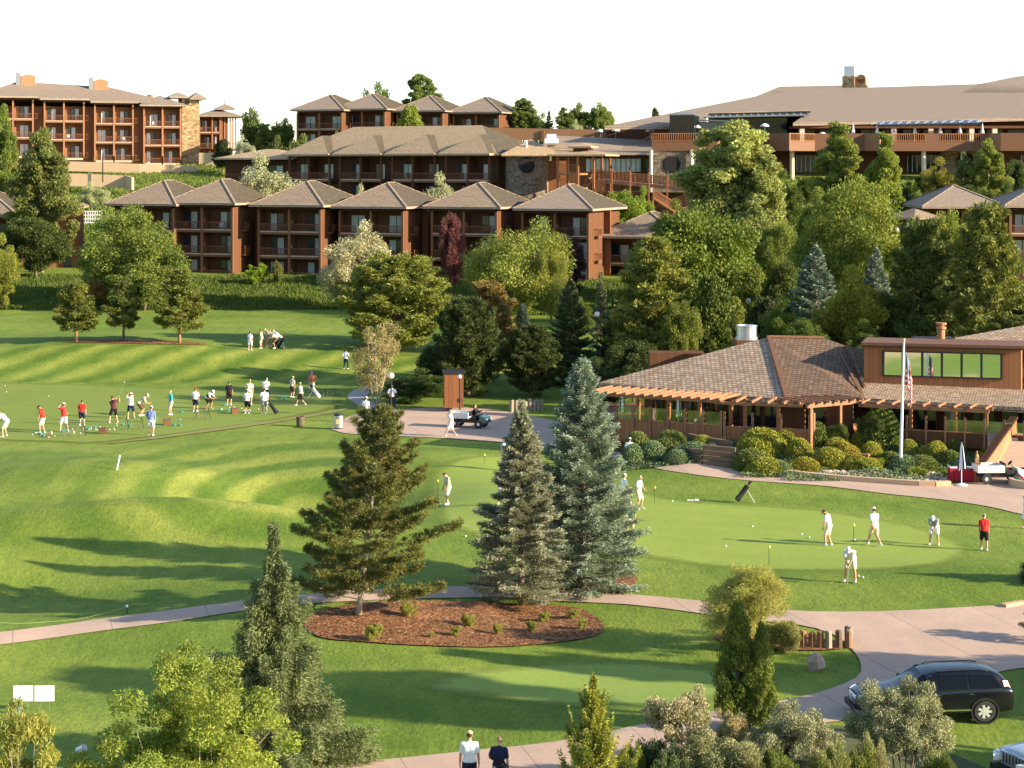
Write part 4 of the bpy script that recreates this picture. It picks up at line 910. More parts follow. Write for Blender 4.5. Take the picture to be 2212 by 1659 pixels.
# ---------------- foliage ----------------
leafmat('leaf_broad', .35); leafmat('leaf_needle', .18, big=.9); leafmat('leaf_ash', .4, (.55,.45,.05), .12); leafmat('leaf_silver', .25); leafmat('leaf_rust', .2, (.30,.13,.03), .3)
plain('bark', (.16,.115,.08), .95, 0, .35, 4); plain('bark_pale', (.42,.36,.27), .9, 0, .3, 5); plain('bark_red', (.30,.17,.09), .95, 0, .3, 4); plain('bark_dark', (.07,.05,.035), .95, 0, .3, 4)
def unit(v): return v/(np.linalg.norm(v,axis=-1,keepdims=True)+1e-9)
def rdir(n): return unit(RNG.normal(size=(n,3)))
def leafmesh(name, P, D, Ls, Ws, val, mat):
    n = len(P); D = unit(D); S = unit(np.cross(D, rdir(n)))
    a = D*(Ls*.5)[:,None]; b = S*(Ws*.5)[:,None]; off = D*(Ls*.1)[:,None]
    V = np.stack([P-a, P+b+off*0, P+a, P-b-off*0], 1).reshape(-1,3)
    Fc = np.arange(4*n).reshape(-1,4)
    me = bpy.data.meshes.new(name); fastmesh(me, V, Fc)
    at = me.attributes.new('v','FLOAT','FACE'); at.data.foreach_set('value', np.clip(val,.08,1.0).astype(np.float32))
    me.materials.append(MAT[mat]); return me
def woodmesh(name, mb, mat): 
    me = bpy.data.meshes.new(name); me.from_pydata(mb.v, [], mb.f); me.update(); me.materials.append(MAT[mat]); me.shade_smooth(); return me
def lumpf(k=5, amp=.2):
    A = rdir(k)*RNG.uniform(1.5,4.0,(k,1)); ph = RNG.uniform(0,6.28,k)
    return lambda d: 1+amp*np.cos(d@A.T+ph).sum(1)/math.sqrt(k)
PROTO = {}
def proto(key, crown, trunk, Hh, Rr):
    if key.startswith('mound'): PROTO[key] = (crown, trunk, Hh, Rr); return
    n = len(crown.vertices); co = np.empty(n*3, np.float32); crown.vertices.foreach_get('co', co); co = co.reshape(-1,3)
    PROTO[key] = (crown, trunk, float(np.percentile(co[:,2],99.93)), float(np.percentile(np.hypot(co[:,0]-co[:,0].mean(),co[:,1]-co[:,1].mean()), 98.2)))
def broad(key, Hh, Rr, z0, ncl, nl, ls, mat='leaf_broad', bark='bark', lump=.22, zr=.5, power=1.0, weep=0, asp=.5, clr=(.17,.3), trunkr=.2, multi=1, shell=.55, topw=0, nb=12):
    zc = (z0+Hh)/2; rz = (Hh-z0)/2; lf = lumpf(6,lump); d = rdir(ncl); fr = shell+(1-shell)*RNG.random(ncl)**.7; fr[:int(ncl*.15)] *= .5
    fr = fr*lf(d)*.84
    C = d*fr[:,None]*np.array([Rr,Rr,rz])
    if power != 1.0:
        t = (C[:,2]+rz)/(2*rz); wd_ = np.clip(1.25-power*t,.15,1.2); C[:,0] *= wd_; C[:,1] *= wd_
    if topw: C[:,2] += topw*rz*(RNG.random(ncl)**3)*(np.linalg.norm(C[:,:2],axis=1) < Rr*.6)
    C[:,2] += zc
    rc = Rr*RNG.uniform(clr[0],clr[1],ncl); cv = RNG.normal(0,.10,ncl)
    idx = RNG.choice(ncl, nl, p=rc**2/np.sum(rc**2)); dd = rdir(nl); rr = RNG.random(nl)**.45
    P = C[idx]+dd*(rr*rc[idx])[:,None]*np.array([1,1,.75]); 
    if weep: P[:,2] -= weep*RNG.random(nl)**1.5*rc[idx]*2.2
    out = unit(P-np.array([0,0,zc])); D = rdir(nl)*.9+out*.7+np.array([0,0,-.9*weep-.1])
    L_ = ls*RNG.uniform(.6,1.3,nl)
    val = .50+cv[idx]+RNG.normal(0,.13,nl)
    crown = leafmesh(key+'_crown', P, D, L_, L_*asp, val, mat)
    mb = MB()
    for q in range(multi):
        ang = 2*PI*q/multi+.3; sp = Rr*.28 if multi > 1 else 0
        b0 = Vector((sp*.2*math.cos(ang), sp*.2*math.sin(ang), -.4)); f = Vector((sp*math.cos(ang)+random.uniform(-.1,.1), sp*math.sin(ang), z0+(Hh-z0)*.28)); mid = (b0+f)/2+Vector((random.uniform(-.12,.12)*Rr*.4,random.uniform(-.12,.12)*Rr*.4,0))
        r0 = trunkr*(1 if multi == 1 else .55)
        mb.tube([b0,mid,f,Vector((f.x*1.2,f.y*1.2,zc+rz*.55))],[r0,r0*.8,r0*.55,r0*.12],7)
        for j in range(max(2,nb//multi)):
            c = Vector(C[random.randrange(ncl)]); st = b0.lerp(f, random.uniform(.6,1)) if random.random() < .5 else f.lerp(Vector((f.x,f.y,zc)), random.random())
            m2 = st.lerp(c,.5)+Vector((random.uniform(-.15,.15)*Rr*.5,random.uniform(-.15,.15)*Rr*.5,.05*Rr)); mb.tube([st,m2,c],[r0*.34,r0*.2,r0*.06],5)
    proto(key, crown, woodmesh(key+'_trunk', mb, bark), Hh, Rr)
def conifer(key, Hh, Rr, z0, nb, per, ls, ws, prof, elev=(.45,-.1), curve=.25, mat='leaf_needle', bark='bark', side=.42, droop=.15, hang=0, tuft=None, tr=None, fill=.25, lean=(0,0), jl=.2, sparse_low=0, vs=.07, dead=0):
    t = (np.arange(nb)+RNG.random(nb))/nb; t = t**.9
    z = z0+(Hh-z0)*t*.985; az = np.arange(nb)*2.39996+RNG.normal(0,.25,nb)
    L_ = Rr*prof(t)*RNG.uniform(1-jl,1.08,nb); L_ = np.maximum(L_, Rr*.05)
    el = elev[1]+(elev[0]-elev[1])*t+RNG.normal(0,.13,nb)
    u = np.stack([np.cos(az),np.sin(az),0*az],1); sd = np.stack([-np.sin(az),np.cos(az),0*az],1)
    w = L_*(.35+.65*L_/L_.max()); 
    if sparse_low: w *= np.clip(t/sparse_low,.3,1)
    n = nb*per; idx = RNG.choice(nb, n, p=w/w.sum())
    bv = RNG.normal(0,.08,nb)
    leanv = lambda zz: np.stack([lean[0]*zz/Hh, lean[1]*zz/Hh, 0*zz],1)
    if tuft is None:
        s = fill+(1-fill)*RNG.random(n)**.75
        wmax = side*L_[idx]*(1.08-s)+.10*Rr*.3; q = RNG.uniform(-1,1,n); wv = q*wmax
        # gather samples on side twigs for a combed, fan-like spray
        ph_ = RNG.random(nb)*.1; tw = np.round(s*9)/9+ph_[idx]; s2 = np.where(RNG.random(n)<.5, tw+np.abs(q)*.08+RNG.normal(0,.02,n), s)
        el_ = np.sin(el[idx])*s2*L_[idx]+curve*L_[idx]*s2**2 - droop*np.abs(wv) + RNG.normal(0,.03*Rr,n)
        if hang: el_ -= hang*RNG.random(n)**1.3*(.4+s)*np.minimum(L_[idx],1.5)
        P = u[idx]*(np.cos(el[idx])*s2*L_[idx])[:,None]+sd[idx]*wv[:,None]; P[:,2] = z[idx]+el_
        D = u[idx]*(.75)+sd[idx]*(np.sign(q)*np.clip(np.abs(q)*2,0,1))[:,None]*.8+rdir(n)*.5; D[:,2] += .1-(.9 if hang else .1)*(RNG.random(n) if hang else 1)
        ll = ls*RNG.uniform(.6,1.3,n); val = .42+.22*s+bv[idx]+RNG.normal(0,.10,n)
        P += leanv(P[:,2]); crown = leafmesh(key+'_crown', P, D, ll, ws*RNG.uniform(.7,1.3,n), val, mat)
    else:
        nt, nn, trad = tuft; idt = RNG.choice(nb, nt, p=w/w.sum()); s = fill+(1-fill)*RNG.random(nt)**.65
        q = RNG.uniform(-1,1,nt); wv = q*(side*L_[idt]*(1.1-s)+.1)
        C = u[idt]*(np.cos(el[idt])*s*L_[idt])[:,None]+sd[idt]*wv[:,None]
        C[:,2] = z[idt]+np.sin(el[idt])*s*L_[idt]+curve*L_[idt]*s**2+np.abs(wv)*.25+RNG.normal(0,.05,nt)
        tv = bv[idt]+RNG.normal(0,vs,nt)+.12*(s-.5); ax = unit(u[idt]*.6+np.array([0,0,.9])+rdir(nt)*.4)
        k = np.repeat(np.arange(nt), nn); dd = unit(rdir(nt*nn)+ax[k]*.55); rad = trad*RNG.uniform(.75,1.25,nt)[k]
        P = C[k]+dd*(rad*.55)[:,None]; val = .5+tv[k]+RNG.normal(0,.08,nt*nn)
        P += leanv(P[:,2]); crown = leafmesh(key+'_crown', P, dd, rad*1.0, np.full(nt*nn, ws)*RNG.uniform(.7,1.3,nt*nn), val, mat)
    mb = MB(); tr = tr or Hh*.018
    mb.tube([(lean[0]*k_,lean[1]*k_,-.4+(Hh+.3)*k_) for k_ in (0,.15,.4,.7,.98)],[tr*1.25,tr,tr*.8,tr*.4,.012],8)
    for i in range(0, nb, 1 if tuft else 2):
        zz = z[i]; lx_, ly_ = lean[0]*zz/Hh, lean[1]*zz/Hh; l = L_[i]*.9
        pts = [(lx_+u[i,0]*math.cos(el[i])*s_*l, ly_+u[i,1]*math.cos(el[i])*s_*l, zz+math.sin(el[i])*s_*l+curve*l*s_*s_) for s_ in (0,.5,1)]
        mb.tube(pts, [tr*.25*(1.1-t[i]*.7), tr*.16*(1.1-t[i]*.7), .01], 5, cap=False)
        if dead and t[i] < .35:
            for j in range(3):
                s_ = random.uniform(.4,.9); q0 = Vector(pts[0]).lerp(Vector(pts[2]),s_); mb.tube([q0,q0+Vector((random.uniform(-.4,.4),random.uniform(-.4,.4),random.uniform(-.35,-.05)))],[.012,.004],4,cap=False)
    proto(key, crown, woodmesh(key+'_trunk', mb, bark), Hh, Rr)
def sheath(key, Hh, Rr, n, ls, ws, mat='leaf_needle', lumps=14, prof=None, up=1.0, tr=.12):
    # dense upright juniper or cypress made of vertical sprays
    prof = prof or (lambda t: np.sin(np.clip(t,0,1)*PI*.93+.12)**.75*(1-t*.25))
    ns = 260; st = RNG.random(ns)**.9*.93; sa = RNG.uniform(0,6.283,ns); sr = prof(st)*Rr*RNG.uniform(.55,1.02,ns)*(1+.12*np.cos(sa*3+st*7)); sl_ = Hh*RNG.uniform(.07,.15,ns); sw = Rr*RNG.uniform(.16,.3,ns)
    idx = RNG.integers(0, ns, n); k = RNG.random(n); dd = rdir(n)
    P = np.stack([np.cos(sa[idx])*sr[idx], np.sin(sa[idx])*sr[idx], (st*Hh*.95)[idx]+0*k],1)
    rad = sw[idx]*np.sin(np.clip(k*.9+.1,0,1)*PI)**.6
    P += dd*np.array([1,1,.2])*rad[:,None]; P[:,2] += k*sl_[idx]; inw = k*.35; P[:,0] *= 1-inw*.4; P[:,1] *= 1-inw*.4
    D = np.stack([np.cos(sa[idx])*.25,np.sin(sa[idx])*.25,np.full(n,1.0*up)],1)+rdir(n)*.45
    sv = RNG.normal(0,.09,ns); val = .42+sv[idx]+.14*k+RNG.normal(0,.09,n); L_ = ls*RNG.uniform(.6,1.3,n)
    crown = leafmesh(key+'_crown', P, D, L_, ws*RNG.uniform(.7,1.3,n), val, mat)
    mb = MB(); mb.tube([(0,0,-.3),(0,0,Hh*.4),(0.02,0,Hh*.8)],[tr,tr*.7,.02],7)
    proto(key, crown, woodmesh(key+'_trunk', mb, 'bark'), Hh, Rr)
# --- far and middle kinds (meshes shared between copies) ---
broad('round_a', 9, 4.6, .25, 105, 44200, 0.255, nb=16, lump=.26); broad('round_b', 9, 4.6, .25, 90, 44200, 0.255, lump=.3, nb=16); broad('locust', 8, 5.0, .25, 90, 40800, 0.225, weep=.35, lump=.32, asp=.35, clr=(.15,.26), nb=22, bark='bark')
broad('willow', 8, 4.8, .25, 120, 51000, 0.225, weep=.25, lump=.22, asp=.35, clr=(.13,.24), nb=18)
broad('poplar_a', 14, 3.0, .8, 190, 52000, .25, lump=.16, power=.55, clr=(.12,.24), bark='bark_pale', shell=.3); broad('poplar_b', 14, 2.8, .8, 170, 46000, .24, lump=.14, power=.5, clr=(.14,.28), bark='bark_pale', shell=.25)
broad('cottonwood', 14, 3.6, .5, 120, 54400, 0.270, lump=.24, power=.45, clr=(.16,.3), bark='bark_pale', nb=16)
broad('silver', 6, 3.6, .2, 82, 30600, 0.195, 'leaf_silver', lump=.34, asp=.35, clr=(.14,.25), weep=.1, nb=14, topw=.35)
broad('thin_shrub', 5, 2.4, .4, 60, 11050, 0.135, lump=.3, clr=(.16,.28), bark='bark_pale', multi=5, nb=40, trunkr=.16)
broad('shade_tree', 16, 2.8, 11, 40, 12000, .35, lump=.3, clr=(.18,.34)); broad('far_tree', 7, 3.4, .3, 60, 15300, 0.315, lump=.34, clr=(.18,.34), power=.4)
pc = lambda t: (1-t)**.72; pround = lambda t: np.sin(np.clip(t*.72+.28,0,1)*PI)**.62*np.clip(.75+t,0,1); pyoung = lambda t: np.clip(1.02-t,0,1)**.62*np.clip(.62+t*2.2,0,1)
conifer('pine_round', 11, 4.6, .2, 150, 1, .3, .09, pround, (1.25,.1), .3, tuft=(3600,18,.46), bark='bark_red', side=.5, fill=.35)
conifer('pine_tall', 13, 3.9, .25, 140, 1, .3, .09, lambda t: np.clip(1.05-t,0,1)**.55*np.clip(.55+t*2,0,1), (.9,.0), .22, tuft=(3000,18,.46), bark='bark_red', side=.5, fill=.3)
conifer('pine_dark', 14, 4.2, 1.5, 110, 1, .3, .10, lambda t: np.clip(1.05-t,0,1)**.45*np.clip(.6+t*2,0,1)*(1+.15*np.sin(t*23)), (.8,-.05), .2, tuft=(2300,15,.46), bark='bark_dark', side=.5, fill=.25, jl=.35)
conifer('pine_young', 7, 2.5, 1.1, 70, 1, .3, .07, pyoung, (.9,.0), .3, tuft=(1000,18,.40), bark='bark_red', side=.5, fill=.25, jl=.3)
conifer('pine_young_b', 7, 2.5, 1.4, 60, 1, .3, .07, pyoung, (.8,-.1), .3, tuft=(900,18,.38), bark='bark', side=.5, fill=.25, jl=.4)
conifer('spruce_mid', 11, 2.9, .2, 150, 190, .30, .11, pc, (.5,-.12), .2)
conifer('spruce_thin', 9, 1.9, .2, 110, 130, .28, .10, pc, (.5,-.1), .15, jl=.4)
sheath('column', 9, 1.9, 16000, .30, .13); sheath('column_b', 7, 2.2, 14000, .30, .13)

USED = {}
def plant(key, root_loc, Hh, Rr, tint, name, label, cat, group=None, rz=None, tilt=0, asp=1.0):
    cr, tk, ph, pr = PROTO[key]
    r = empty(name, root_loc, rz if rz is not None else random.uniform(0,6.28), (Rr/pr, Rr/pr*asp, Hh/ph)); 
    if tilt: r.rotation_euler.x = tilt
    tag(r, label, cat, group)
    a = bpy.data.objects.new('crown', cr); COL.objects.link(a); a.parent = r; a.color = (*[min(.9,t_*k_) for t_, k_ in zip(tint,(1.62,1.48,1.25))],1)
    b = bpy.data.objects.new('trunk', tk); COL.objects.link(b); b.parent = r
    return r
def tree(key, u, vtop, hw, tint, name, label, cat='tree', Y=None, vb=None, group=None, rz=None):
    if Y is None: p = G(u, vb); Y = p.y
    X = (u-CU)*Y/F; z = float(hgt(X,Y)); top = H-(vtop-HV)*Y/F
    return plant(key, (X,Y,z-.05), top-z, hw*1.04*Y/F, tint, name, label, cat, group, rz)
GR = (.115,.17,.028); YG = (.20,.24,.035); DG = (.06,.095,.02); PINE = (.12,.145,.032); DPINE = (.055,.08,.022); BLUE = (.17,.22,.17); SILV = (.3,.3,.2); POP = (.21,.25,.06)
# ---- middle distance ----
YP = 'young pines standing on the far fairway'
tree('pine_young', 165, 606, 52, PINE, 'young_pine', 'leftmost of three young pines on the fairway', vb=738, group=YP)
tree('pine_young_b', 267, 596, 44, (.09,.12,.03), 'young_pine', 'middle of three young pines, dark with a bare lower trunk', vb=734, group=YP)
tree('pine_young', 388, 578, 56, PINE, 'young_pine', 'tallest, rightmost of three young pines on the fairway', vb=741, group=YP)
tree('pine_round', 850, 546, 122, (.165,.195,.045), 'pine_tree', 'big round yellow green pine at the edge of the driving range', Y=175)
tree('pine_round', 1012, 640, 75, (.05,.07,.02), 'pine_tree', 'dark pine behind the orange shed left of the blue spruces', Y=150)
tree('pine_dark', 1058, 606, 72, (.17,.13,.04), 'pine_tree', 'rust brown needled pine between the big round pine and the dark spruce', Y=158)
tree('spruce_mid', 1232, 603, 62, (.085,.115,.045), 'spruce_tree', 'dark green spruce just above the big blue spruce', Y=156)
tree('spruce_thin', 1298, 582, 24, (.17,.19,.11), 'spruce_tree', 'slim pale topped spruce before the right end lodge', Y=180)
tree('pine_tall', 1415, 512, 100, (.165,.19,.045), 'pine_tree', 'tall bushy pine left of the clubhouse roof with clumped needles', Y=152)
tree('column', 1538, 590, 48, (.07,.10,.02), 'juniper_tree', 'dark upright juniper just behind the steel tank', Y=150)
tree('round_a', 1500, 448, 130, (.105,.15,.025), 'broadleaf_tree', 'wide dark green leafy tree behind the bushy pine', Y=172)
tree('poplar_a', 1590, 262, 105, (.24,.28,.095), 'poplar_tree', 'tall pale poplar rising before the main lodge terrace', Y=215)
tree('poplar_b', 1545, 330, 60, (.20,.25,.08), 'poplar_tree', 'lower poplar stem on the left flank of the tallest poplar', Y=218)
tree('poplar_b', 1648, 330, 62, (.22,.26,.09), 'poplar_tree', 'poplar stem on the right flank of the tallest poplar', Y=212)
tree('willow', 1822, 388, 128, (.15,.19,.035), 'broadleaf_tree', 'broad yellow green tree with drooping foliage below the right poplars', Y=190)
tree('poplar_b', 1815, 264, 56, (.16,.20,.045), 'poplar_tree', 'poplar hiding the middle of the long terrace', Y=245)
tree('poplar_b', 1912, 288, 42, (.17,.22,.04), 'poplar_tree', 'narrow bright green poplar right of the terrace gap', Y=240)
tree('spruce_mid', 1762, 530, 74, (.13,.18,.15), 'blue_spruce', 'blue spruce amid leafy trees behind the clubhouse', Y=165)
tree('spruce_mid', 1893, 535, 50, (.14,.19,.16), 'blue_spruce', 'second blue spruce, only its pale top showing behind yellow foliage', Y=172)
tree('round_b', 1832, 575, 80, (.19,.20,.03), 'broadleaf_tree', 'yellowish leafy tree just above the clubhouse valley roof', Y=150)
tree('round_b', 1700, 640, 60, (.085,.13,.022), 'broadleaf_tree', 'dark low tree just above the clubhouse ridge', Y=150)
tree('pine_dark', 1990, 470, 88, (.085,.115,.03), 'pine_tree', 'dark tall pine left of the clubhouse clerestory chimney', Y=150)
tree('pine_dark', 2128, 436, 92, (.13,.15,.035), 'pine_tree', 'tallest sunlit pine at the right above the clerestory', Y=146)
tree('round_a', 2052, 455, 50, (.20,.24,.045), 'broadleaf_tree', 'small light green tree before the pale roofed hillside lodge', Y=182)
tree('round_b', 2215, 560, 75, (.10,.13,.03), 'broadleaf_tree', 'leafy tree cut off by the right edge above the clubhouse', Y=160)
tree('locust', 1100, 472, 124, (.18,.215,.045), 'locust_tree', 'spreading pale green locust before the right lodges', Y=205)
tree('locust', 1190, 520, 40, (.17,.20,.045), 'locust_tree', 'drooping right hand side tree beside the spreading locust', Y=203)
tree('silver', 775, 478, 74, (.31,.31,.20), 'silver_tree', 'silvery grey tree before the third lodge', Y=212)
tree('silver', 735, 560, 45, (.36,.37,.2), 'silver_tree', 'low greyish shrub at the foot of the silvery tree', 'shrub', Y=213)
tree('willow', 298, 446, 116, (.135,.18,.04), 'broadleaf_tree', 'big round green tree on the bank at the left', Y=216)
tree('round_a', 310, 560, 80, (.14,.18,.045), 'broadleaf_tree', 'lower skirt of leafy growth under the big round green tree', 'shrub', Y=213)
tree('cottonwood', 92, 278, 74, (.125,.15,.045), 'cottonwood_tree', 'tall cottonwood with pale trunk at the left before the hotel', Y=238)
tree('cottonwood', 5, 228, 44, (.12,.17,.035), 'cottonwood_tree', 'tree cut off by the left edge below the hotel', Y=262)
tree('round_b', 2, 505, 40, (.19,.22,.04), 'broadleaf_tree', 'yellow green tree cut off by the left edge above the fairway', Y=214)
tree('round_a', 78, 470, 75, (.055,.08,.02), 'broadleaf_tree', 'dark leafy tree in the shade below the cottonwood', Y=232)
tree('thin_shrub', 815, 690, 58, (.26,.24,.12), 'bare_shrub', 'thin twiggy half bare shrub beside the footpath', 'shrub', Y=146)
tree('round_b', 900, 795, 70, (.05,.085,.025), 'evergreen_shrub', 'dark spreading evergreen mass behind the globe lamp', 'shrub', Y=146)
tree('round_a', 235, 595, 42, (.20,.13,.05), 'rust_shrub', 'reddish brown shrub on the bank beside the big green tree', 'shrub', Y=214)
tree('round_a', 975, 460, 27, (.12,.045,.045), 'plum_tree', 'small dark red leaved tree before a lodge balcony', Y=222)
tree('round_b', 1236, 490, 34, (.055,.022,.03), 'plum_tree', 'very dark purple tree before the right end lodge', Y=221)
tree('far_tree', 557, 567, 24, (.16,.25,.025), 'round_bush', 'bright green rounded bush at the foot of the second lodge', 'shrub', Y=228)
tree('far_tree', 599, 562, 14, (.12,.14,.04), 'topiary_bush', 'small clipped round bush right of the bright green bush', 'shrub', Y=228)
tree('silver', 580, 330, 78, (.27,.30,.19), 'silver_tree', 'silvery tree before the left bays of the long building', Y=248)
tree('silver', 935, 374, 54, (.26,.29,.18), 'silver_tree', 'silvery tree before the right bays of the long building', Y=250)
tree('silver', 772, 398, 28, (.26,.29,.18), 'silver_tree', 'small silvery shrub between two lodge roofs', 'shrub', Y=250)
tree('silver', 205, 392, 32, (.28,.33,.18), 'silver_tree', 'grey green shrub below the lower retaining wall', 'shrub', Y=285)
tree('round_a', 1350, 412, 48, (.15,.22,.03), 'broadleaf_tree', 'bright green tree under the timber ramp', Y=245)
tree('round_b', 1395, 402, 32, (.14,.20,.03), 'broadleaf_tree', 'smaller bright green tree beside the wooden stair', Y=246)
tree('round_b', 1460, 430, 50, (.11,.15,.03), 'broadleaf_tree', 'leafy tree between the wooden stair and the tall poplar', Y=235)
tree('cottonwood', 2135, 300, 44, (.16,.20,.045), 'birch_tree', 'pale stemmed light tree before the right end of the terrace', Y=262)
tree('round_b', 2035, 340, 45, (.19,.19,.04), 'broadleaf_tree', 'yellowing small tree under the terrace column', Y=262)
tree('cottonwood', 2085, 330, 26, (.15,.18,.06), 'birch_tree', 'slim pale stemmed tree under the terrace', Y=264)
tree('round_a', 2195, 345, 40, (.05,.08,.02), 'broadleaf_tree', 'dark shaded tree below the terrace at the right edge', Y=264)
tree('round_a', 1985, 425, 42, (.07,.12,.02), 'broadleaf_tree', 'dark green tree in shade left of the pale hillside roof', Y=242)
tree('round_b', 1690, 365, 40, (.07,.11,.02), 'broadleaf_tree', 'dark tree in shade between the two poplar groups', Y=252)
# ---- skyline ----
SK = 'trees along the skyline behind the lodges'
for u,vt,hw,Y,key,tint,l in [(545,232,34,345,'far_tree',(.08,.12,.03),'dark bushy tree right of the far balcony wing'),(610,255,34,340,'far_tree',(.12,.16,.03),'lighter tree left of the skyline lodges'),
   (575,268,30,338,'poplar_b',(.16,.20,.05),'slender light tree between the hotel and the skyline lodges'),(810,178,38,352,'far_tree',(.10,.15,.04),'tree crown above the second skyline roof'),
   (905,160,40,352,'poplar_a',(.12,.17,.04),'tallest skyline tree above the third skyline roof'),(940,185,24,352,'poplar_b',(.13,.18,.04),'right hand stem beside the tallest skyline tree'),
   (1130,212,28,335,'poplar_a',(.12,.16,.05),'tall tree just right of the last skyline lodge'),(1160,235,26,334,'far_tree',(.12,.16,.04),'bushy tree right of the last skyline lodge'),(1186,238,16,334,'spruce_thin',(.05,.07,.03),'narrow dark conifer on the skyline'),
   (1222,232,24,332,'poplar_b',(.11,.15,.04),'tree at the left of the big skyline clump'),(1262,222,34,334,'far_tree',(.09,.13,.03),'dark middle of the big skyline clump'),(1300,222,32,334,'far_tree',(.13,.18,.04),'light right side of the big skyline clump'),
   (1245,258,20,328,'silver',(.30,.34,.22),'small grey green bush below the skyline clump'),(1415,232,16,350,'pine_young',(.05,.07,.03),'small dark pine poking above the left end of the main roof'),(1350,264,14,345,'pine_young_b',(.06,.08,.03),'tiny pine above the parapet')]:
    tree(key, u, vt, hw, tint, 'skyline_tree', l, 'tree', Y=Y, group=SK)
tree('column_b', 887, 226, 32, (.15,.20,.03), 'juniper_tree', 'pointed bright green juniper before the skyline lodges', Y=318)
tree('far_tree', 860, 272, 22, (.05,.09,.02), 'dark_bush', 'low dark bush left of the pointed bright juniper', 'shrub', Y=319)
tree('far_tree', 665, 290, 40, (.09,.13,.03), 'hillside_bush', 'dark bush under the leftmost skyline lodge', 'shrub', Y=310)
tree('far_tree', 610, 292, 34, (.07,.10,.03), 'hillside_bush', 'dark bush left of the skyline lodges above the silvery tree', 'shrub', Y=308)
tree('far_tree', 720, 285, 26, (.16,.18,.04), 'hillside_bush', 'light bush at the foot of the second skyline lodge', 'shrub', Y=312)
tree('silver', 530, 290, 22, (.26,.3,.22), 'hillside_bush', 'pale grey bush right of the far balcony wing', 'shrub', Y=325)
tree('pine_young', 482, 300, 26, (.045,.06,.025), 'young_pine', 'small dark pine in front of the far balcony wing', Y=328)
# ---- dense dark planting behind the plaza and clubhouse ----
for u,vt,hw,Y,key,tint,l in [(1150,700,60,150,'pine_round',(.05,.07,.022),'low dark pine left of the dark green spruce'),(1330,650,60,158,'spruce_mid',(.05,.075,.03),'dark spruce filling the gap behind the slim pale spruce'),
   (1290,770,60,142,'round_b',(.045,.07,.02),'dark shrub mass right of the dark green spruce'),(1370,735,62,146,'round_a',(.045,.07,.02),'dark shrub under the tall bushy pine'),(1475,650,40,148,'round_a',(.13,.16,.03),'light bush against the tall bushy pine'),
   (1600,560,55,178,'round_a',(.11,.15,.03),'leafy tree above the steel tank'),(1655,640,45,158,'column_b',(.04,.055,.02),'dark rounded evergreen right of the steel tank'),
   (1745,690,55,146,'round_a',(.07,.11,.02),'dark leafy shrub behind the right of the clubhouse ridge'),(1870,690,50,146,'round_b',(.08,.12,.025),'leafy shrub behind the clerestory left corner'),
   (1940,640,60,152,'pine_round',(.05,.07,.022),'dark pine behind the clerestory'),(2060,640,60,155,'pine_dark',(.05,.07,.022),'dark pine between the two tall right hand pines'),(2200,680,55,142,'pine_round',(.07,.09,.025),'dark pine above the right hand shake roof'),
   (1585,640,30,165,'column_b',(.12,.15,.03),'small pointed shrub above the steel tank'),(1130,655,14,185,'column_b',(.06,.09,.07),'small blue juniper on the lawn behind the rust pine'),(940,720,50,152,'round_b',(.045,.07,.02),'dark growth at the right foot of the big round pine')]:
    tree(key, u, vt, hw, tint, 'evergreen_shrub' if 'shrub' in l or 'growth' in l or 'bush' in l else ('spruce_tree' if 'spruce' in l else ('pine_tree' if 'pine' in l else 'leafy_tree')), l, 'shrub' if ('shrub' in l or 'bush' in l or 'growth' in l) and 'under' not in l else 'tree', Y=Y)

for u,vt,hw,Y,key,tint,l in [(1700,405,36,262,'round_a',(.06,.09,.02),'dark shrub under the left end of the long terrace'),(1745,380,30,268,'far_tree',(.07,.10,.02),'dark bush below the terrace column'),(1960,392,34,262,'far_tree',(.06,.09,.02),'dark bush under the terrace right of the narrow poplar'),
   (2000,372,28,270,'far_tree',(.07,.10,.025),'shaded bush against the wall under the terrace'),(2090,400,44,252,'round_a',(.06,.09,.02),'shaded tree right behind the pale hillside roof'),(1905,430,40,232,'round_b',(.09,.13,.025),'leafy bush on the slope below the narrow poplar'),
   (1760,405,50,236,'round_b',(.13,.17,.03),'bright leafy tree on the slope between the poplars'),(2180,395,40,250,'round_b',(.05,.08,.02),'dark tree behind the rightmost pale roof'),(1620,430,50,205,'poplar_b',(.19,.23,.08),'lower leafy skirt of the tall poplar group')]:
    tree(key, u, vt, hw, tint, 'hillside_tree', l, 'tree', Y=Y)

for u,vt,hw,Y,key,tint,l in [(1668,480,58,202,'willow',(.12,.16,.03),'leafy tree between the tall poplar group and the drooping yellow green tree'),(1962,472,44,198,'round_b',(.08,.12,.025),'dark leafy tree just left of the tall dark pine top'),(2045,520,50,178,'pine_tall',(.09,.12,.03),'mid green pine between the two tall right hand pines, lower'),(1250,640,36,190,'round_b',(.10,.14,.03),'leafy bush on the bank behind the dark green spruce'),(1690,560,50,170,'round_a',(.07,.10,.022),'dark leafy crown left of the blue spruce behind the clubhouse')]:
    tree(key, u, vt, hw, tint, 'pine_tree' if 'pine' in key else 'leafy_tree', l, 'tree', Y=Y)
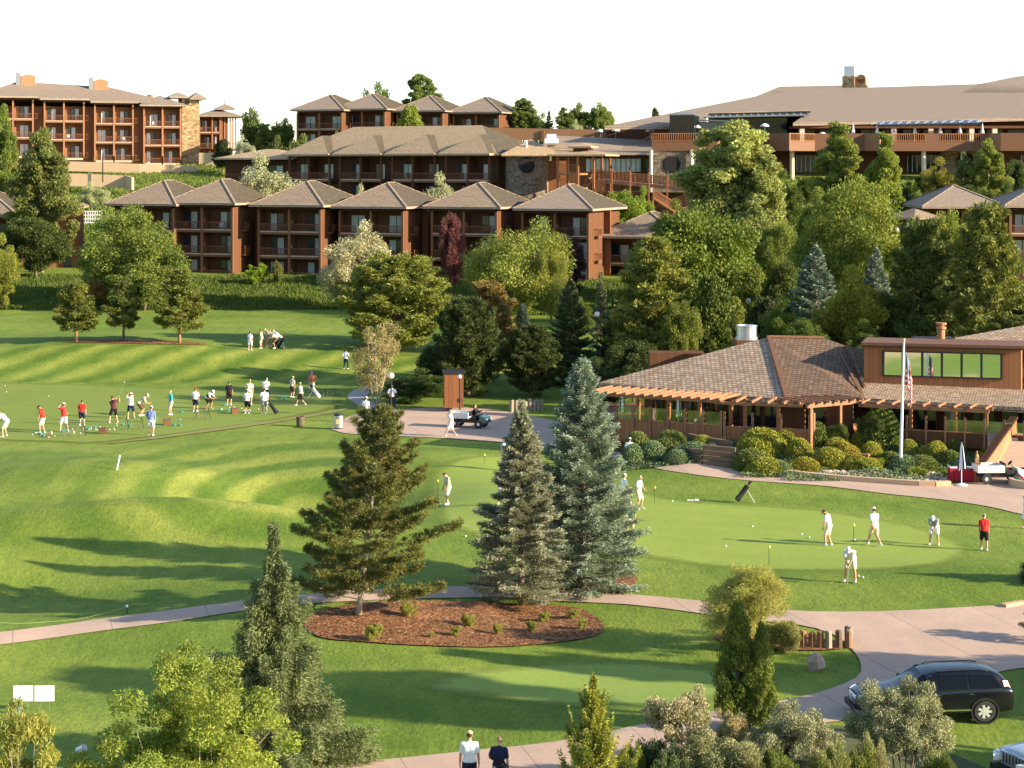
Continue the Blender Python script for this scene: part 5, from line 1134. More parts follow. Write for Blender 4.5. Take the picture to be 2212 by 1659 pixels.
# ---------------- near trees ----------------
NB = (.13,.165,.045)
conifer('pine_near', 8.4, 3.35, .45, 100, 1, .2, .022, lambda t: np.clip(1.03-t,0,1)**.66*np.clip(.85+t*1.3,0,1)*(1+.16*np.sin(t*31)), (1.0,-.02), .16, tuft=(4800,30,.19), bark='bark_pale', side=.34, fill=.22, jl=.34, tr=.10, lean=(.9,0), vs=.09)
conifer('spruce_blue', 9.6, 2.15, .15, 330, 520, .125, .030, lambda t: (1-t)**.56*np.clip(.85+t,0,1), (.85,-.05), .10, bark='bark', side=.40, droop=.26, fill=.22, jl=.22, tr=.15)
conifer('spruce_grey', 8.3, 1.9, .35, 230, 560, .12, .026, lambda t: (1-t)**.8*np.clip(.8+t*1.2,0,1), (.5,-.12), .10, bark='bark', side=.34, droop=.16, fill=.2, jl=.3, tr=.11, sparse_low=.45, dead=1)
conifer('spruce_left', 9.0, 3.0, .2, 120, 1250, .15, .030, lambda t: (1-t)**1.1*(1+.12*np.sin(t*19)), (.35,-.15), .10, bark='bark', side=.36, droop=.2, hang=.55, fill=.16, jl=.5, tr=.16)
broad('ash_near', 6.6, 3.2, .6, 190, 92000, .115, 'leaf_ash', lump=.42, asp=.34, clr=(.08,.17), nb=40, multi=4, bark='bark_pale', trunkr=.07, shell=.3, power=.75)
broad('willow_near', 4.6, 1.7, .2, 60, 20000, .17, 'leaf_ash', lump=.3, asp=.2, clr=(.13,.26), nb=20, multi=3, power=.5, bark='bark_pale', trunkr=.08)
conifer('juniper_near', 4.8, 1.75, .1, 190, 330, .13, .030, lambda t: (1-t)**.75*(1+.22*np.sin(t*19+1)), elev=(1.25,.45), curve=.28, side=.34, droop=.02, fill=.1, jl=.45, tr=.1)
sheath('cypress_near', 5.0, .72, 46000, .12, .028, prof=lambda t: np.sin(np.clip(t*.94+.05,0,1)*PI)**.5*np.clip(1.25-t*1.1,0,1), tr=.09)
broad('tamarisk', 3.4, 1.75, .1, 150, 76000, .10, lump=.24, asp=.16, clr=(.13,.26), weep=.05, nb=34, multi=6, bark='bark', trunkr=.06, shell=.3, topw=.25, power=.9)
broad('silver_near', 2.9, 1.55, .7, 110, 46000, .075, 'leaf_silver', lump=.22, asp=.42, clr=(.13,.24), nb=44, multi=5, bark='bark', trunkr=.06, shell=.5)
broad('silver_thin', 3.3, 1.2, 1.5, 46, 15000, .075, 'leaf_silver', lump=.4, asp=.45, clr=(.14,.26), nb=40, multi=3, bark='bark_pale', trunkr=.06, shell=.5)
broad('low_shrub', 1.6, 1.3, .05, 70, 30000, .075, lump=.25, asp=.4, clr=(.15,.28), nb=20, multi=5, trunkr=.04)
def near(key, u, Y, vtop, hw, tint, name, label, cat='tree', rz=0.0, group=None, asp=1.0):
    X = (u-CU)*Y/F; z = float(hgt(X,Y)); top = H-(vtop-HV)*Y/F
    return plant(key, (X,Y,z-.03), top-z, hw*Y/F, [t/1.45 for t in tint], name, label, cat, group, rz, 0, asp)
near('pine_near', 772, 77.3, 876, 186, (.155,.175,.05), 'pine_tree', 'open branched pine with pale trunk standing in the mulch bed')
near('spruce_blue', 1258, 83.0, 778, 124, (.23,.31,.25), 'blue_spruce', 'large full blue spruce in front of the plaza')
near('spruce_grey', 1126, 80.6, 868, 100, (.29,.32,.24), 'blue_spruce', 'thinner greyish spruce with dead lower twigs left of the large blue spruce')
near('spruce_left', 592, 57.5, 1136, 215, (.16,.205,.09), 'spruce_tree', 'big drooping spruce rising from the bottom edge at left')
near('ash_near', 415, 48.0, 1368, 250, (.29,.38,.08), 'ash_tree', 'yellow green seeded tree in front of the drooping spruce')
near('willow_near', 40, 46.0, 1515, 130, (.34,.38,.10), 'willow_tree', 'narrow leaved pale green tree at the bottom left corner')
near('juniper_near', 1281, 51.5, 1458, 100, (.26,.30,.055), 'juniper_tree', 'spiky yellow green juniper at the bottom edge beside the two walkers')
near('cypress_near', 1594, 61.2, 1300, 52, (.175,.235,.045), 'columnar_juniper', 'taller of two slim columnar junipers', group=None)
near('cypress_near', 1645, 61.0, 1342, 36, (.19,.25,.05), 'columnar_juniper', 'shorter slim columnar juniper on the right of its twin', rz=1.7)
near('tamarisk', 1612, 72.5, 1214, 112, (.42,.43,.13), 'feathery_shrub', 'large feathery yellow green shrub behind the columnar junipers', 'shrub')
near('low_shrub', 1700, 72.0, 1335, 45, (.30,.32,.12), 'feathery_shrub', 'low feathery shrub spilling over the log palisade', 'shrub')
near('silver_near', 1955, 56.0, 1470, 116, (.34,.37,.23), 'silver_shrub', 'rounded silvery shrub hiding the front of the black car', 'shrub', .4)
near('silver_near', 1725, 55.0, 1518, 102, (.32,.35,.22), 'silver_shrub', 'rounded silvery shrub left of the one hiding the black car', 'shrub', 2.1)
near('silver_thin', 1468, 54.0, 1490, 78, (.40,.39,.25), 'silver_shrub', 'open silvery shrub with bare twisting pale stems', 'shrub', 1.0)
near('silver_thin', 1575, 55.5, 1535, 40, (.46,.40,.22), 'silver_shrub', 'small tan leaved shrub just under the columnar junipers', 'shrub', 2.4)
near('silver_near', 1545, 53.0, 1582, 125, (.32,.34,.18), 'silver_shrub', 'grey green shrub mass at the bottom below the columnar junipers', 'shrub', 3.2)
near('low_shrub', 1415, 54.5, 1588, 60, (.10,.15,.07), 'dark_juniper', 'low dark blue green juniper at the bottom edge', 'shrub')
near('low_shrub', 1655, 53.0, 1610, 55, (.15,.19,.05), 'low_bush', 'low dark bush between two silvery shrubs at the bottom', 'shrub', 1.2)
near('low_shrub', 1850, 52.5, 1612, 60, (.17,.21,.05), 'low_bush', 'low green bush under the rounded silvery shrubs', 'shrub', 2.2)
near('low_shrub', 1310, 60.0, 1640, 22, (.2,.22,.06), 'low_bush', 'small weedy bush at the kerb of the lower path', 'shrub', .2)
near('spruce_left', 2255, 83.0, 1150, 70, (.09,.12,.05), 'spruce_tree', 'dark spruce branches entering at the right edge by the putting green', rz=1.0)
near('ash_near', 2262, 73.5, 1290, 62, (.12,.16,.04), 'ash_tree', 'dark leafy branches entering at the right edge above the drive', rz=2.0)
# small plants in the mulch bed
def sprig(u, v, h, w, tint, label):
    p = G(u, v); return plant('low_shrub', (p.x,p.y,p.z+.03), h, w, [t/1.45 for t in tint], 'bed_shrub', label, 'shrub', 'young shrubs planted in the mulch bed')
for u,v,h,w,l in [(808,1384,.62,.34,'largest yellow green young shrub at the left of the mulch bed'),(1010,1354,.45,.30,'young shrub near the middle of the mulch bed, upper row'),(985,1375,.36,.22,'tiny young shrub left of the lower middle one'),
    (1073,1371,.4,.2,'young shrub at the lower middle of the mulch bed'),(1150,1366,.42,.24,'young shrub at lower right centre of the mulch bed'),(1176,1344,.38,.24,'young shrub right of centre in the mulch bed'),
    (1240,1337,.36,.26,'young shrub near the upper right rim of the mulch bed'),(1256,1360,.42,.22,'rightmost young shrub of the mulch bed'),(878,1332,.5,.4,'low green shrub at the foot of the open pine'),(930,1378,.2,.14,'smallest seedling at the front of the mulch bed'),(1130,1310,.9,.3,'spindly pale shrub at the top of the mulch bed')]:
    sprig(u, v, h, w, (.33,.36,.08), l)
# ---- clipped garden shrubs ----
def moundproto(key, n, ls, mat='leaf_needle'):
    d = rdir(n); d[:,2] = np.abs(d[:,2])*1.0-.12*RNG.random(n); d = unit(d); lf = lumpf(6,.12); r = lf(d)*(1-.10*RNG.random(n)**2)
    P = d*r[:,None]*(1-.22*RNG.random((n,1))**2); D = d*.8+rdir(n)*.9; me = leafmesh(key, P, D, ls*RNG.uniform(.6,1.3,n), ls*.45*RNG.uniform(.7,1.3,n), .5+RNG.normal(0,.1,n)+.08*d[:,2], mat)
    core = MB(); core.ell((0,0,-.05),(.66,.66,.66),14,9); cm = woodmesh(key+'_core', core, 'bark_dark'); proto(key, me, cm, 1.0, 1.0)
moundproto('mound', 9000, .11); moundproto('mound_b', 9000, .12)
MOUND = [(1640,965,44,34,0),(1625,998,36,26,1),(1697,940,30,16,0),(1728,975,28,22,0),(1730,1003,30,17,2),(1650,1008,34,16,0),(1688,1008,22,12,3),(1807,940,24,14,0),(1805,962,22,18,0),(1860,945,20,14,0),(1895,955,24,17,0),(1883,975,22,18,0),
 (1925,942,26,14,1),(1962,968,18,14,0),(2015,975,28,20,0),(1795,992,32,22,0),(1932,990,28,16,1),(1768,948,22,15,3),(1830,975,28,20,2),(1880,1003,24,14,0),(1845,1000,24,16,2),(2064,965,20,14,1),(2100,958,16,14,3),(2140,970,22,16,0),(2160,945,18,12,3),(2122,990,16,10,0),(2060,990,26,16,1),
 (1950,1002,30,14,3),(2000,940,24,10,1),(1900,925,40,30,4),(1650,935,12,10,0),(2150,925,20,10,5),(1760,925,26,16,4),(1990,1000,30,16,1),(2080,1000,24,12,3),
 (1520,955,22,13,0),(1490,970,38,15,3),(1412,968,28,14,3),(1445,948,30,12,1),(1380,950,26,12,1),(1365,975,20,14,3),(1465,985,26,12,3),(1940,1018,12,8,3),(1540,968,14,10,3)]
MT = [(.26,.28,.045),(.13,.17,.045),(.28,.26,.045),(.14,.21,.11),(.10,.14,.03),(.42,.45,.38)]
MN = ['gold green','dark green','golden','blue green','dark leafy','pale silver']
desc = {}
for i,(u,v,rw,rh,k) in enumerate(MOUND):
    Y = 109.5+(1045-v)*.085 if u > 1600 else 113.5+(1005-v)*.085
    Y = min(Y, 117.8); X = (u-CU)*Y/F; zt = H-(v-rh-HV)*Y/F; zb_ = float(hgt(X,Y))
    hz = max(.5, zt-zb_)
    where = ('left of the flagpole' if u < 1930 else 'right of the flagpole') if u > 1600 else 'above the timber walls'
    m = plant('mound' if i%2 else 'mound_b', (X,Y,zb_-.05), hz*random.uniform(1.0,1.2), rw*Y/F*random.uniform(1.18,1.4), [t/1.2 for t in MT[k]], 'clipped_shrub', '', 'shrub', 'clipped shrubs in the clubhouse garden')
    desc[m] = (u, v, k, where)
    for c in m.children:
        if c.name.startswith('trunk'): c.name = 'branch_mass'
rowname = lambda v: 'back row' if v < 958 else ('middle row' if v < 988 else 'front row')
import collections
gr = collections.defaultdict(list)
for m,(u,v,k,wh) in desc.items(): gr[(k,wh,rowname(v))].append((u,m))
ordn = ['first','second','third','fourth','fifth','sixth','seventh','eighth']
for (k,wh,rn), L_ in gr.items():
    L_.sort(key=lambda a: a[0])
    for j,(u,m) in enumerate(L_): m['label'] = '%s %sclipped shrub in the %s %s'%(MN[k], '' if len(L_)==1 else '', rn, wh) if len(L_)==1 else '%s %s clipped shrub from the left in the %s %s'%(ordn[j], MN[k], rn, wh)
# bright spreading junipers at the gravel edge
for u,v,w,l in [(1862,1018,24,'bright green spreading juniper in the gravel left of the flagpole, left one'),(1900,1014,22,'bright green spreading juniper just left of the flagpole base'),(1982,1032,20,'bright green spreading juniper right of the flagpole base'),(2045,1030,12,'tiny dark creeping shrub in the gravel near the red table')]:
    p = G(u,v); plant('low_shrub', (p.x,p.y,p.z+.02), w*p.y/F*1.1, w*p.y/F*1.2, [t/1.45 for t in (.27,.34,.05)], 'spreading_juniper', l, 'shrub')
near('low_shrub', 1890, 117.5, 893, 40, (.10,.15,.04), 'leafy_bush', 'dark leafy bush against the terrace behind the clipped shrubs', 'shrub')
near('low_shrub', 1818, 117.6, 912, 24, (.16,.22,.06), 'leafy_bush', 'lighter leafy bush at the corner of the terrace wall', 'shrub')
def cover():
    k = 26000; u = RNG.uniform(1345,2125,k); Y = RNG.uniform(110.2,117.4,k); Y = np.where(u < 1600, RNG.uniform(114.5,119.5,k), Y); X = (u-CU)*Y/F; Z = hgt(X,Y); cl = np.clip(.5+.5*np.sin(X*1.7+np.sin(Y*1.3)*2)*np.sin(Y*1.9+X*.6),0,1); h = .42*cl*RNG.random(k)
    keep = (cl > .25)&((1045-(Y-109.5)/.085 < 1040-(u<1700)*30+0*u)|(Y>111.2)); P = np.stack([X,Y,Z+h+.05],1)[keep]; h = h[keep]; n = len(P)
    me = leafmesh('ground_cover', P, rdir(n)+np.array([0,0,.3]), RNG.uniform(.10,.24,n), RNG.uniform(.04,.08,n), .4+.3*h/.42+RNG.normal(0,.1,n), 'leaf_needle'); o = bpy.data.objects.new('ground_cover', me); COL.objects.link(o); o.color = (.17,.24,.10,1); tag(o,'low blue green ground cover between the clipped shrubs','ground cover',kind='stuff')
cover()
# gravel strip at the garden edge
def pebbles():
    poly = [(1700,1021),(1760,1030),(1860,1038),(1984,1046),(2050,1046),(2052,1030),(1980,1020),(1930,1016),(1850,1022),(1760,1018)]
    mb = MB(); n = 0
    from mathutils.geometry import intersect_point_line
    def inside(x,y):
        c = False; j = len(poly)-1
        for i in range(len(poly)):
            xi,yi = poly[i]; xj,yj = poly[j]
            if (yi>y)!=(yj>y) and x < (xj-xi)*(y-yi)/(yj-yi)+xi: c = not c
            j = i
        return c
    while n < 900:
        u, v = random.uniform(1700,2055), random.uniform(1014,1048)
        if not inside(u,v): continue
        p = G(u,v); r = random.uniform(.06,.16); mb.ell(tuple(p+Vector((0,0,r*.3+.04))),(r,r*random.uniform(.6,1),r*.6),6,4,jit=.25); n += 1
    o = mb.build('gravel','pebble'); tag(o,'pale pink cobbles covering the front of the garden','gravel',kind='stuff')
t = NT('pebble'); ri = t.n('ShaderNodeNewGeometry'); t.finish(t.ramp(ri.outputs['Random Per Island'],[(0,(.30,.22,.16)),(.5,(.50,.38,.30)),(1,(.62,.52,.44))]), .85)
pebbles()
# ---- tall grass on the banks ----
def grassfield(name, label, regs, n, hgt_, tint, ls=.5, ws=.16):
    PX = []; 
    for (u0,u1,Y0,Y1,w) in regs:
        k = int(n*w); Y = RNG.uniform(Y0,Y1,k); u = RNG.uniform(u0,u1,k); X = (u-CU)*Y/F
        Z = hgt(X,Y); cl = np.clip(.5+.28*np.sin(X*.37+np.sin(Y*.23+X*.11)*3)+.22*np.sin(X*.93-Y*.61+np.sin(X*.4)*2),0,1); h = hgt_*(.45+.75*cl*RNG.random(k))
        PX.append((np.stack([X,Y,Z+h*.45],1), h, cl))
    P = np.concatenate([a[0] for a in PX]); h = np.concatenate([a[1] for a in PX]); cl = np.concatenate([a[2] for a in PX]); k = len(P)
    D = rdir(k)*.35+np.array([0,0,1]); me = leafmesh(name, P, D, h*1.1, np.full(k,ws)*RNG.uniform(.5,1.4,k), .42+.2*cl+RNG.normal(0,.13,k), 'leaf_ash')
    o = bpy.data.objects.new(name, me); COL.objects.link(o); o.color = (*tint,1); tag(o, label, 'grass', kind='stuff'); return o
grassfield('tall_grass','tall wild grass covering the bank below the lodges',[(-30,760,213.6,234,.65),(960,1400,208,231,.35)],70000,.7,(.13,.18,.03),ws=.13)
grassfield('hill_grass','rough grass on the slope below the hotel',[(150,480,255,338,.6),(40,240,244,300,.2),(1650,2230,255,286,.2)],26000,.6,(.17,.22,.04),ws=.18)
# trees just beyond the right edge that throw the long shadows over the drive and lower green
for i,(X,Y,h,r,key,l) in enumerate([(25,62.3,10,2.2,'pine_tall','tall pine standing beyond the right edge beside the drive'),(33,62.5,8,3.2,'round_a','broad tree beyond the right edge of the drive'),
    (42,56.5,15,2.9,'pine_dark','dark pine farther beyond the right edge'),(34,59.0,13,2.5,'round_b','leafy tree beyond the right edge behind the pale car'),(30,53.4,16.5,3.0,'shade_tree','tall bare trunked tree with a high crown beyond the right edge'),(35,52.4,16,3.0,'shade_tree','second unseen high crowned tree added farther right to shade the lower lawn')]):
    plant(key, (X,Y,float(hgt(X,Y))), h, r, (.1,.13,.03), 'roadside_tree', l, 'tree')  # high crowned pair is added, shaped to shade the lawn over the junipers

for i,(u,Y,vt,hw,t_,l) in enumerate([(1620,52.5,1612,52,(.30,.31,.16),'grey green low shrub directly under the columnar junipers'),(1790,52,1600,46,(.24,.27,.10),'olive low shrub between the two rounded silvery shrubs'),(1440,52.5,1612,50,(.13,.18,.08),'dark green low shrub under the open silvery shrub'),
    (1885,53,1585,40,(.30,.31,.17),'greyish low shrub at the left foot of the shrub hiding the black car'),(1700,51.5,1630,50,(.17,.22,.05),'green low shrub at the bottom edge among the silvery shrubs'),(2035,53.5,1615,42,(.13,.18,.05),'dark green low shrub at the right foot of the shrub hiding the black car'),(1360,53,1605,34,(.2,.24,.06),'olive low shrub just right of the spiky juniper'),(1510,56,1560,46,(.28,.3,.15),'grey shrub behind the open silvery shrub beside the path')]):
    near('low_shrub', u, Y, vt, hw, t_, 'low_bush', l, 'shrub', i*1.3)
# ---------------- people ----------------
def skin(name, c): t = NT(name); t.finish(c, .5, 0, None, .35)
for nme, c in [('skin_tan',(.55,.29,.17)),('skin_pale',(.62,.36,.24)),('skin_dark',(.16,.08,.05)),('cloth_white',(.82,.82,.80)),('cloth_red',(.62,.03,.02)),('cloth_navy',(.018,.022,.06)),('cloth_black',(.02,.018,.02)),
   ('cloth_khaki',(.62,.50,.32)),('cloth_cream',(.75,.66,.45)),('cloth_teal',(.03,.42,.42)),('cloth_maroon',(.10,.025,.03)),('cloth_grey',(.26,.29,.32)),('cloth_blue',(.16,.22,.50)),('cloth_lightblue',(.50,.60,.75)),('cloth_green',(.03,.07,.05)),
   ('cloth_brown',(.12,.06,.035)),('cloth_stone',(.50,.45,.36)),('cloth_orange',(.45,.17,.09)),('cloth_lilac',(.5,.48,.65)),('hair_brown',(.06,.035,.02)),('hair_grey',(.35,.32,.28)),('hair_blond',(.4,.28,.12)),('cap_tan',(.62,.42,.20)),('eye',(.02,.02,.02))]: 
    t = NT(nme); n = t.noise(t.coord(), 14, 2); t.finish(t.mix(n, tuple(x*.85 for x in c), tuple(min(1,x*1.1) for x in c)), .8 if 'cloth' in nme else .55, 0, t.bump(n,.3,.02) if 'cloth' in nme else None, .25)
def caps(mb, a, b, ra, rb, n=10, flat=1.0, fr=None):
    a, b = Vector(a), Vector(b); d = b-a; L_ = max(d.length,1e-4); dn = d/L_; pts = []; rad = []
    for k in (1.0,.8,.45): pts.append(a-dn*ra*k); rad.append(ra*math.sqrt(max(0,1-k*k))+.001)
    pts.append(a); rad.append(ra)
    for k in (.33,.66): pts.append(a.lerp(b,k)); rad.append((ra*(1-k)+rb*k)*1.02)
    pts.append(b); rad.append(rb)
    for k in (.45,.8,1.0): pts.append(b+dn*rb*k); rad.append(rb*math.sqrt(max(0,1-k*k))+.001)
    mb.tube(pts, rad, n)
def ik(a, c, l1, l2, pole):
    a, c = Vector(a), Vector(c); d = c-a; L_ = d.length; mx = (l1+l2)*.995
    if L_ > mx: c = a+d*(mx/L_); d = c-a; L_ = mx
    x = (l1*l1-l2*l2+L_*L_)/(2*L_); h = math.sqrt(max(0,l1*l1-x*x)); dn = d/L_; p = Vector(pole); p = (p-dn*p.dot(dn)); p = p.normalized() if p.length > 1e-4 else Vector((0,-1,0))
    return a+dn*x+p*h, c
# pose: dict(bend, side, twist, pel(z), feet L/R (x,y), hands L/R in body frame relative to pelvis ground, look)
POSES = {
 'stand': dict(bend=3, fl=(.13,.02,0), fr=(-.13,-.02,0), hl=(.27,-.06,.80), hr=(-.27,-.06,.80)),
 'stand2': dict(bend=5, fl=(.15,-.06,0), fr=(-.13,.05,0), hl=(.22,-.25,1.0), hr=(-.27,-.05,.80), head=15),
 'hips': dict(bend=2, fl=(.17,0,0), fr=(-.17,0,0), hl=(.20,-.02,1.0), hr=(-.20,-.02,1.0)),
 'folded': dict(bend=2, fl=(.13,0,0), fr=(-.13,0,0), hl=(-.05,-.24,1.12), hr=(.05,-.26,1.10)),
 'walk': dict(bend=6, fl=(.09,-.34,0), fr=(-.09,.32,.05), hl=(.25,.20,.86), hr=(-.25,-.26,.90), pel=.90),
 'putt': dict(bend=52, fl=(.20,0,0), fr=(-.20,0,0), hl=(.02,-.38,.70), hr=(-.03,-.37,.64), pel=.90, head=30, club='down'),
 'address': dict(bend=38, fl=(.24,0,0), fr=(-.24,0,0), hl=(.02,-.42,.80), hr=(-.03,-.41,.74), pel=.90, head=30, club='down'),
 'backswing': dict(bend=28, fl=(.26,0,0), fr=(-.26,0,0), hl=(-.34,-.10,1.62), hr=(-.40,-.06,1.56), pel=.91, twist=-55, club='up'),
 'follow': dict(bend=4, fl=(.20,-.05,0), fr=(-.20,.15,.06), hl=(.20,-.08,1.66), hr=(.14,-.14,1.64), pel=.92, twist=60, club='back'),
 'crouch': dict(bend=45, fl=(.2,-.05,0), fr=(-.2,.12,0), hl=(.12,-.50,.86), hr=(-.12,-.50,.80), pel=.80, head=20),
 'pick': dict(bend=75, fl=(.16,0,0), fr=(-.16,.1,0), hl=(.10,-.55,.42), hr=(-.10,-.55,.45), pel=.84, head=20),
 'lookdown': dict(bend=10, fl=(.13,-.08,0), fr=(-.13,.10,0), hl=(.22,-.18,.84), hr=(-.22,-.15,.84), head=45),
 'sit': dict(bend=-4, fl=(.12,-.52,-.42), fr=(-.12,-.52,-.42), hl=(.14,-.42,.32), hr=(-.14,-.42,.32), pel=.10, sit=1),
}
def remesh(o, vs):
    m = o.modifiers.new('remesh','REMESH'); m.mode = 'VOXEL'; m.voxel_size = vs; m.use_smooth_shade = True
    return o
def part(mb, name, mat, par, vs):
    o = mb.build(name, mat, par); remesh(o, vs); o.data.shade_smooth(); return o
def person(loc, h, face, pose, shirt, pants, label, hat=None, hair='hair_brown', skinm='skin_tan', long_pants=False, shoe='cloth_white', club=None, group='golfers and staff about the course', vest=None, sleeve='short'):
    P = POSES[pose]; k = h/1.78
    r = empty('person', loc, R(face), (k,k,k)); tag(r, label, 'person', group)
    pz = P.get('pel',.935); bend = R(P['bend']); tw = R(P.get('twist',0))
    pel = Vector((0, math.sin(bend)*.22 if not P.get('sit') else 0, pz))
    def T(x, y, z, tws=1.0):    # point on the torso frame above pelvis
        q = Matrix.Rotation(tw*tws,3,'Z') @ Vector((x,y,0)); q.z = z
        return pel + Matrix.Rotation(bend,3,'X') @ q
    waist = T(0,0,.16,.3); chest = T(0,-.01,.38); neck = T(0,-.0,.56); hd = math.radians(P.get('head',0))
    headc = neck + Matrix.Rotation(bend*.55+hd,3,'X') @ Vector((0,-.02,.145))
    HM = Matrix.Rotation(bend*.55+hd,4,'X')
    sh = {1:T(.185,0,.475), -1:T(-.185,0,.475)}
    hip = {1:pel+Vector((.095,0,-.03)), -1:pel+Vector((-.095,0,-.03))}
    b = MB(); up = MB(); lo = MB(); shos = {1: MB(), -1: MB()}
    # torso
    for (a, c, ra, rb) in ((pel+Vector((-.06,0,0)),pel+Vector((.06,0,0)),.125,.125),(pel,waist,.125,.115),(waist+Vector((-.03,0,0)),T(-.07,-.01,.36,.8),.11,.12),(waist+Vector((.03,0,0)),T(.07,-.01,.36,.8),.11,.12),(T(-.12,0,.45),T(.12,0,.45),.085,.085),(T(0,0,.44),neck,.075,.055)): caps(b,a,c,ra,rb)
    for (a, c, ra, rb) in ((pel+Vector((-.06,0,.03)),pel+Vector((.06,0,.03)),.142,.142),(pel+Vector((0,0,.02)),waist,.142,.138),(waist+Vector((-.03,0,0)),T(-.07,-.01,.36,.8),.130,.135),(waist+Vector((.03,0,0)),T(.07,-.01,.36,.8),.130,.135),(T(-.13,0,.45),T(.13,0,.45),.098,.098),(T(0,0,.46),T(0,0,.54),.08,.068)): caps(up,a,c,ra,rb)
    caps(b, neck-Vector((0,0,.03)), headc-(HM@Vector((0,0,.05))), .055, .052)
    # head: skull, jaw, nose, ears, brow
    def HP(x,y,z): return headc + (HM@Vector((x,y,z)))
    b.ell(tuple(headc+(HM@Vector((0,.012,.02)))), (.076,.094,.10), 12, 9, M=HM); b.ell(tuple(HP(0,-.022,-.045)), (.056,.066,.068), 10, 7, M=HM)
    caps(b, HP(0,-.088,.018), HP(0,-.106,-.022), .011, .016, 6); caps(b, HP(-.03,-.074,.032), HP(.03,-.074,.032), .014, .014, 6); caps(b, HP(-.018,-.079,-.052), HP(.018,-.079,-.052), .011, .011, 6); caps(b, HP(0,-.068,-.092), HP(0,-.072,-.096), .018, .018, 6)
    for s in (-1,1): b.ell(tuple(HP(.078*s,.008,-.004)), (.012,.022,.034), 6, 5, M=HM)
    hands = {}
    for s, key in ((1,'hl'),(-1,'hr')):
        tx, ty, tz = P[key]; tgt = Vector((tx,ty,tz)) if not P.get('sit') else pel+Vector((tx,ty,tz))
        el, wr = ik(sh[s], tgt, .29, .255, (s*.55,.6,-.25) if tz < 1.3 else (s*.8,.1,-.6))
        caps(b, sh[s], el, .050, .040); caps(b, el, wr, .039, .026)
        e2 = sh[s].lerp(el, .72 if sleeve == 'short' else 1.0); caps(up, sh[s], e2, .073, .068)
        if sleeve == 'long': caps(up, el, wr.lerp(el,.1), .060, .045)
        d = (wr-el).normalized(); side = Vector((0,1,0)) if abs(d.y) < .8 else Vector((1,0,0)); nrm = d.cross(side).normalized(); side = nrm.cross(d).normalized()
        gp = wr+d*.04; caps(b, wr+side*.016, wr+d*.075+side*.018, .021,.017,8); caps(b, wr-side*.016, wr+d*.075-side*.020, .021,.017,8)
        curl = (-nrm*s if True else nrm)
        if key == 'hr' and P.get('club'): curl = curl
        for j, ln in enumerate((.062,.072,.067,.052)):
            o0 = wr+d*.085+side*(.027-.018*j); o1 = o0+d*ln*.5+curl*.012; o2 = o1+d*ln*.32+curl*.026
            caps(b, o0, o1, .0095,.009,6); caps(b, o1, o2, .009,.0078,6)
        t0 = wr+d*.03+side*.032; caps(b, t0, t0+d*.035+side*.028+curl*.008, .012,.010,6)
        hands[s] = wr+d*.07
    foot = {}
    for s, key in ((1,'fl'),(-1,'fr')):
        fx, fy, fz = P[key]; an = Vector((fx,fy,.085+fz)) if not P.get('sit') else pel+Vector((fx,fy,fz+.08))
        kn, an = ik(hip[s], an, .43, .425, (s*.12,-1,.0))
        caps(b, hip[s], kn, .082, .056); caps(b, kn, kn.lerp(an,.35), .053, .056); caps(b, kn.lerp(an,.35), an, .055, .036)
        caps(b, an, an+Vector((s*.015,-.13,-.045)), .038, .032)
        if long_pants: caps(lo, hip[s], kn, .112,.082); caps(lo, kn, an.lerp(kn,.06), .080,.066)
        else: caps(lo, hip[s], hip[s].lerp(kn,.86), .112,.102)
        sho = shos[s]; caps(sho, an+Vector((0,.035,-.045)), an+Vector((s*.02,-.15,-.055)), .042,.036); caps(sho, an+Vector((0,.02,-.03)), an+Vector((0,.0,-.005)), .045,.046)
    caps(lo, pel+Vector((-.065,0,-.01)), pel+Vector((.065,0,-.01)), .140,.140)
    part(b, 'body', skinm, r, .0125); part(up, 'shirt', shirt, r, .02); part(lo, 'trousers' if long_pants else 'shorts', pants, r, .02); part(shos[1], 'shoe', shoe, r, .016); part(shos[-1], 'shoe', shoe, r, .016)
    if vest:
        v = MB(); [caps(v, *a) for a in ((pel+Vector((0,0,.06)),waist,.15,.146),(waist+Vector((-.03,0,0)),T(-.07,-.01,.36,.8),.139,.144),(waist+Vector((.03,0,0)),T(.07,-.01,.36,.8),.139,.144))]; part(v,'vest',vest,r,.022)
    for s in (-1,1): MB().ell(tuple(HP(.030*s,-.079,.012)), (.012,.008,.007), 6, 5, M=HM).build('eye','eye',r)
    hr = MB(); hr.ell(tuple(HP(0,.026,.035)), (.083,.094,.097), 12, 9, M=HM)
    if hair == 'hair_long': hr.ell(tuple(HP(0,.07,-.06)), (.075,.05,.14), 10, 7, M=HM)
    part(hr, 'hair', 'hair_brown' if hair == 'hair_long' else hair, r, .014)
    if hat:
        c = MB(); kind, hm = hat
        if kind == 'wide': c.lathe([(.02,.0),(.16,-.02),(.165,-.008),(.095,.01),(.09,.07),(.06,.095),(.01,.10)], n=14, M=Matrix.Translation(HP(0,.01,.055))@HM)
        else:
            c.lathe([(.01,.0),(.092,.0),(.094,.035),(.075,.075),(.035,.095),(.005,.098)], n=14, M=Matrix.Translation(HP(0,.012,.045))@HM)
            c.prism([(-.065,-.06),(.065,-.06),(.055,-.15),(.0,-.172),(-.055,-.15)], -.004, .012, Matrix.Translation(HP(0,0,.052))@HM)
        c.build('cap' if kind != 'wide' else 'hat', hm, r, smooth=True)
    cl = P.get('club') if club is None else club
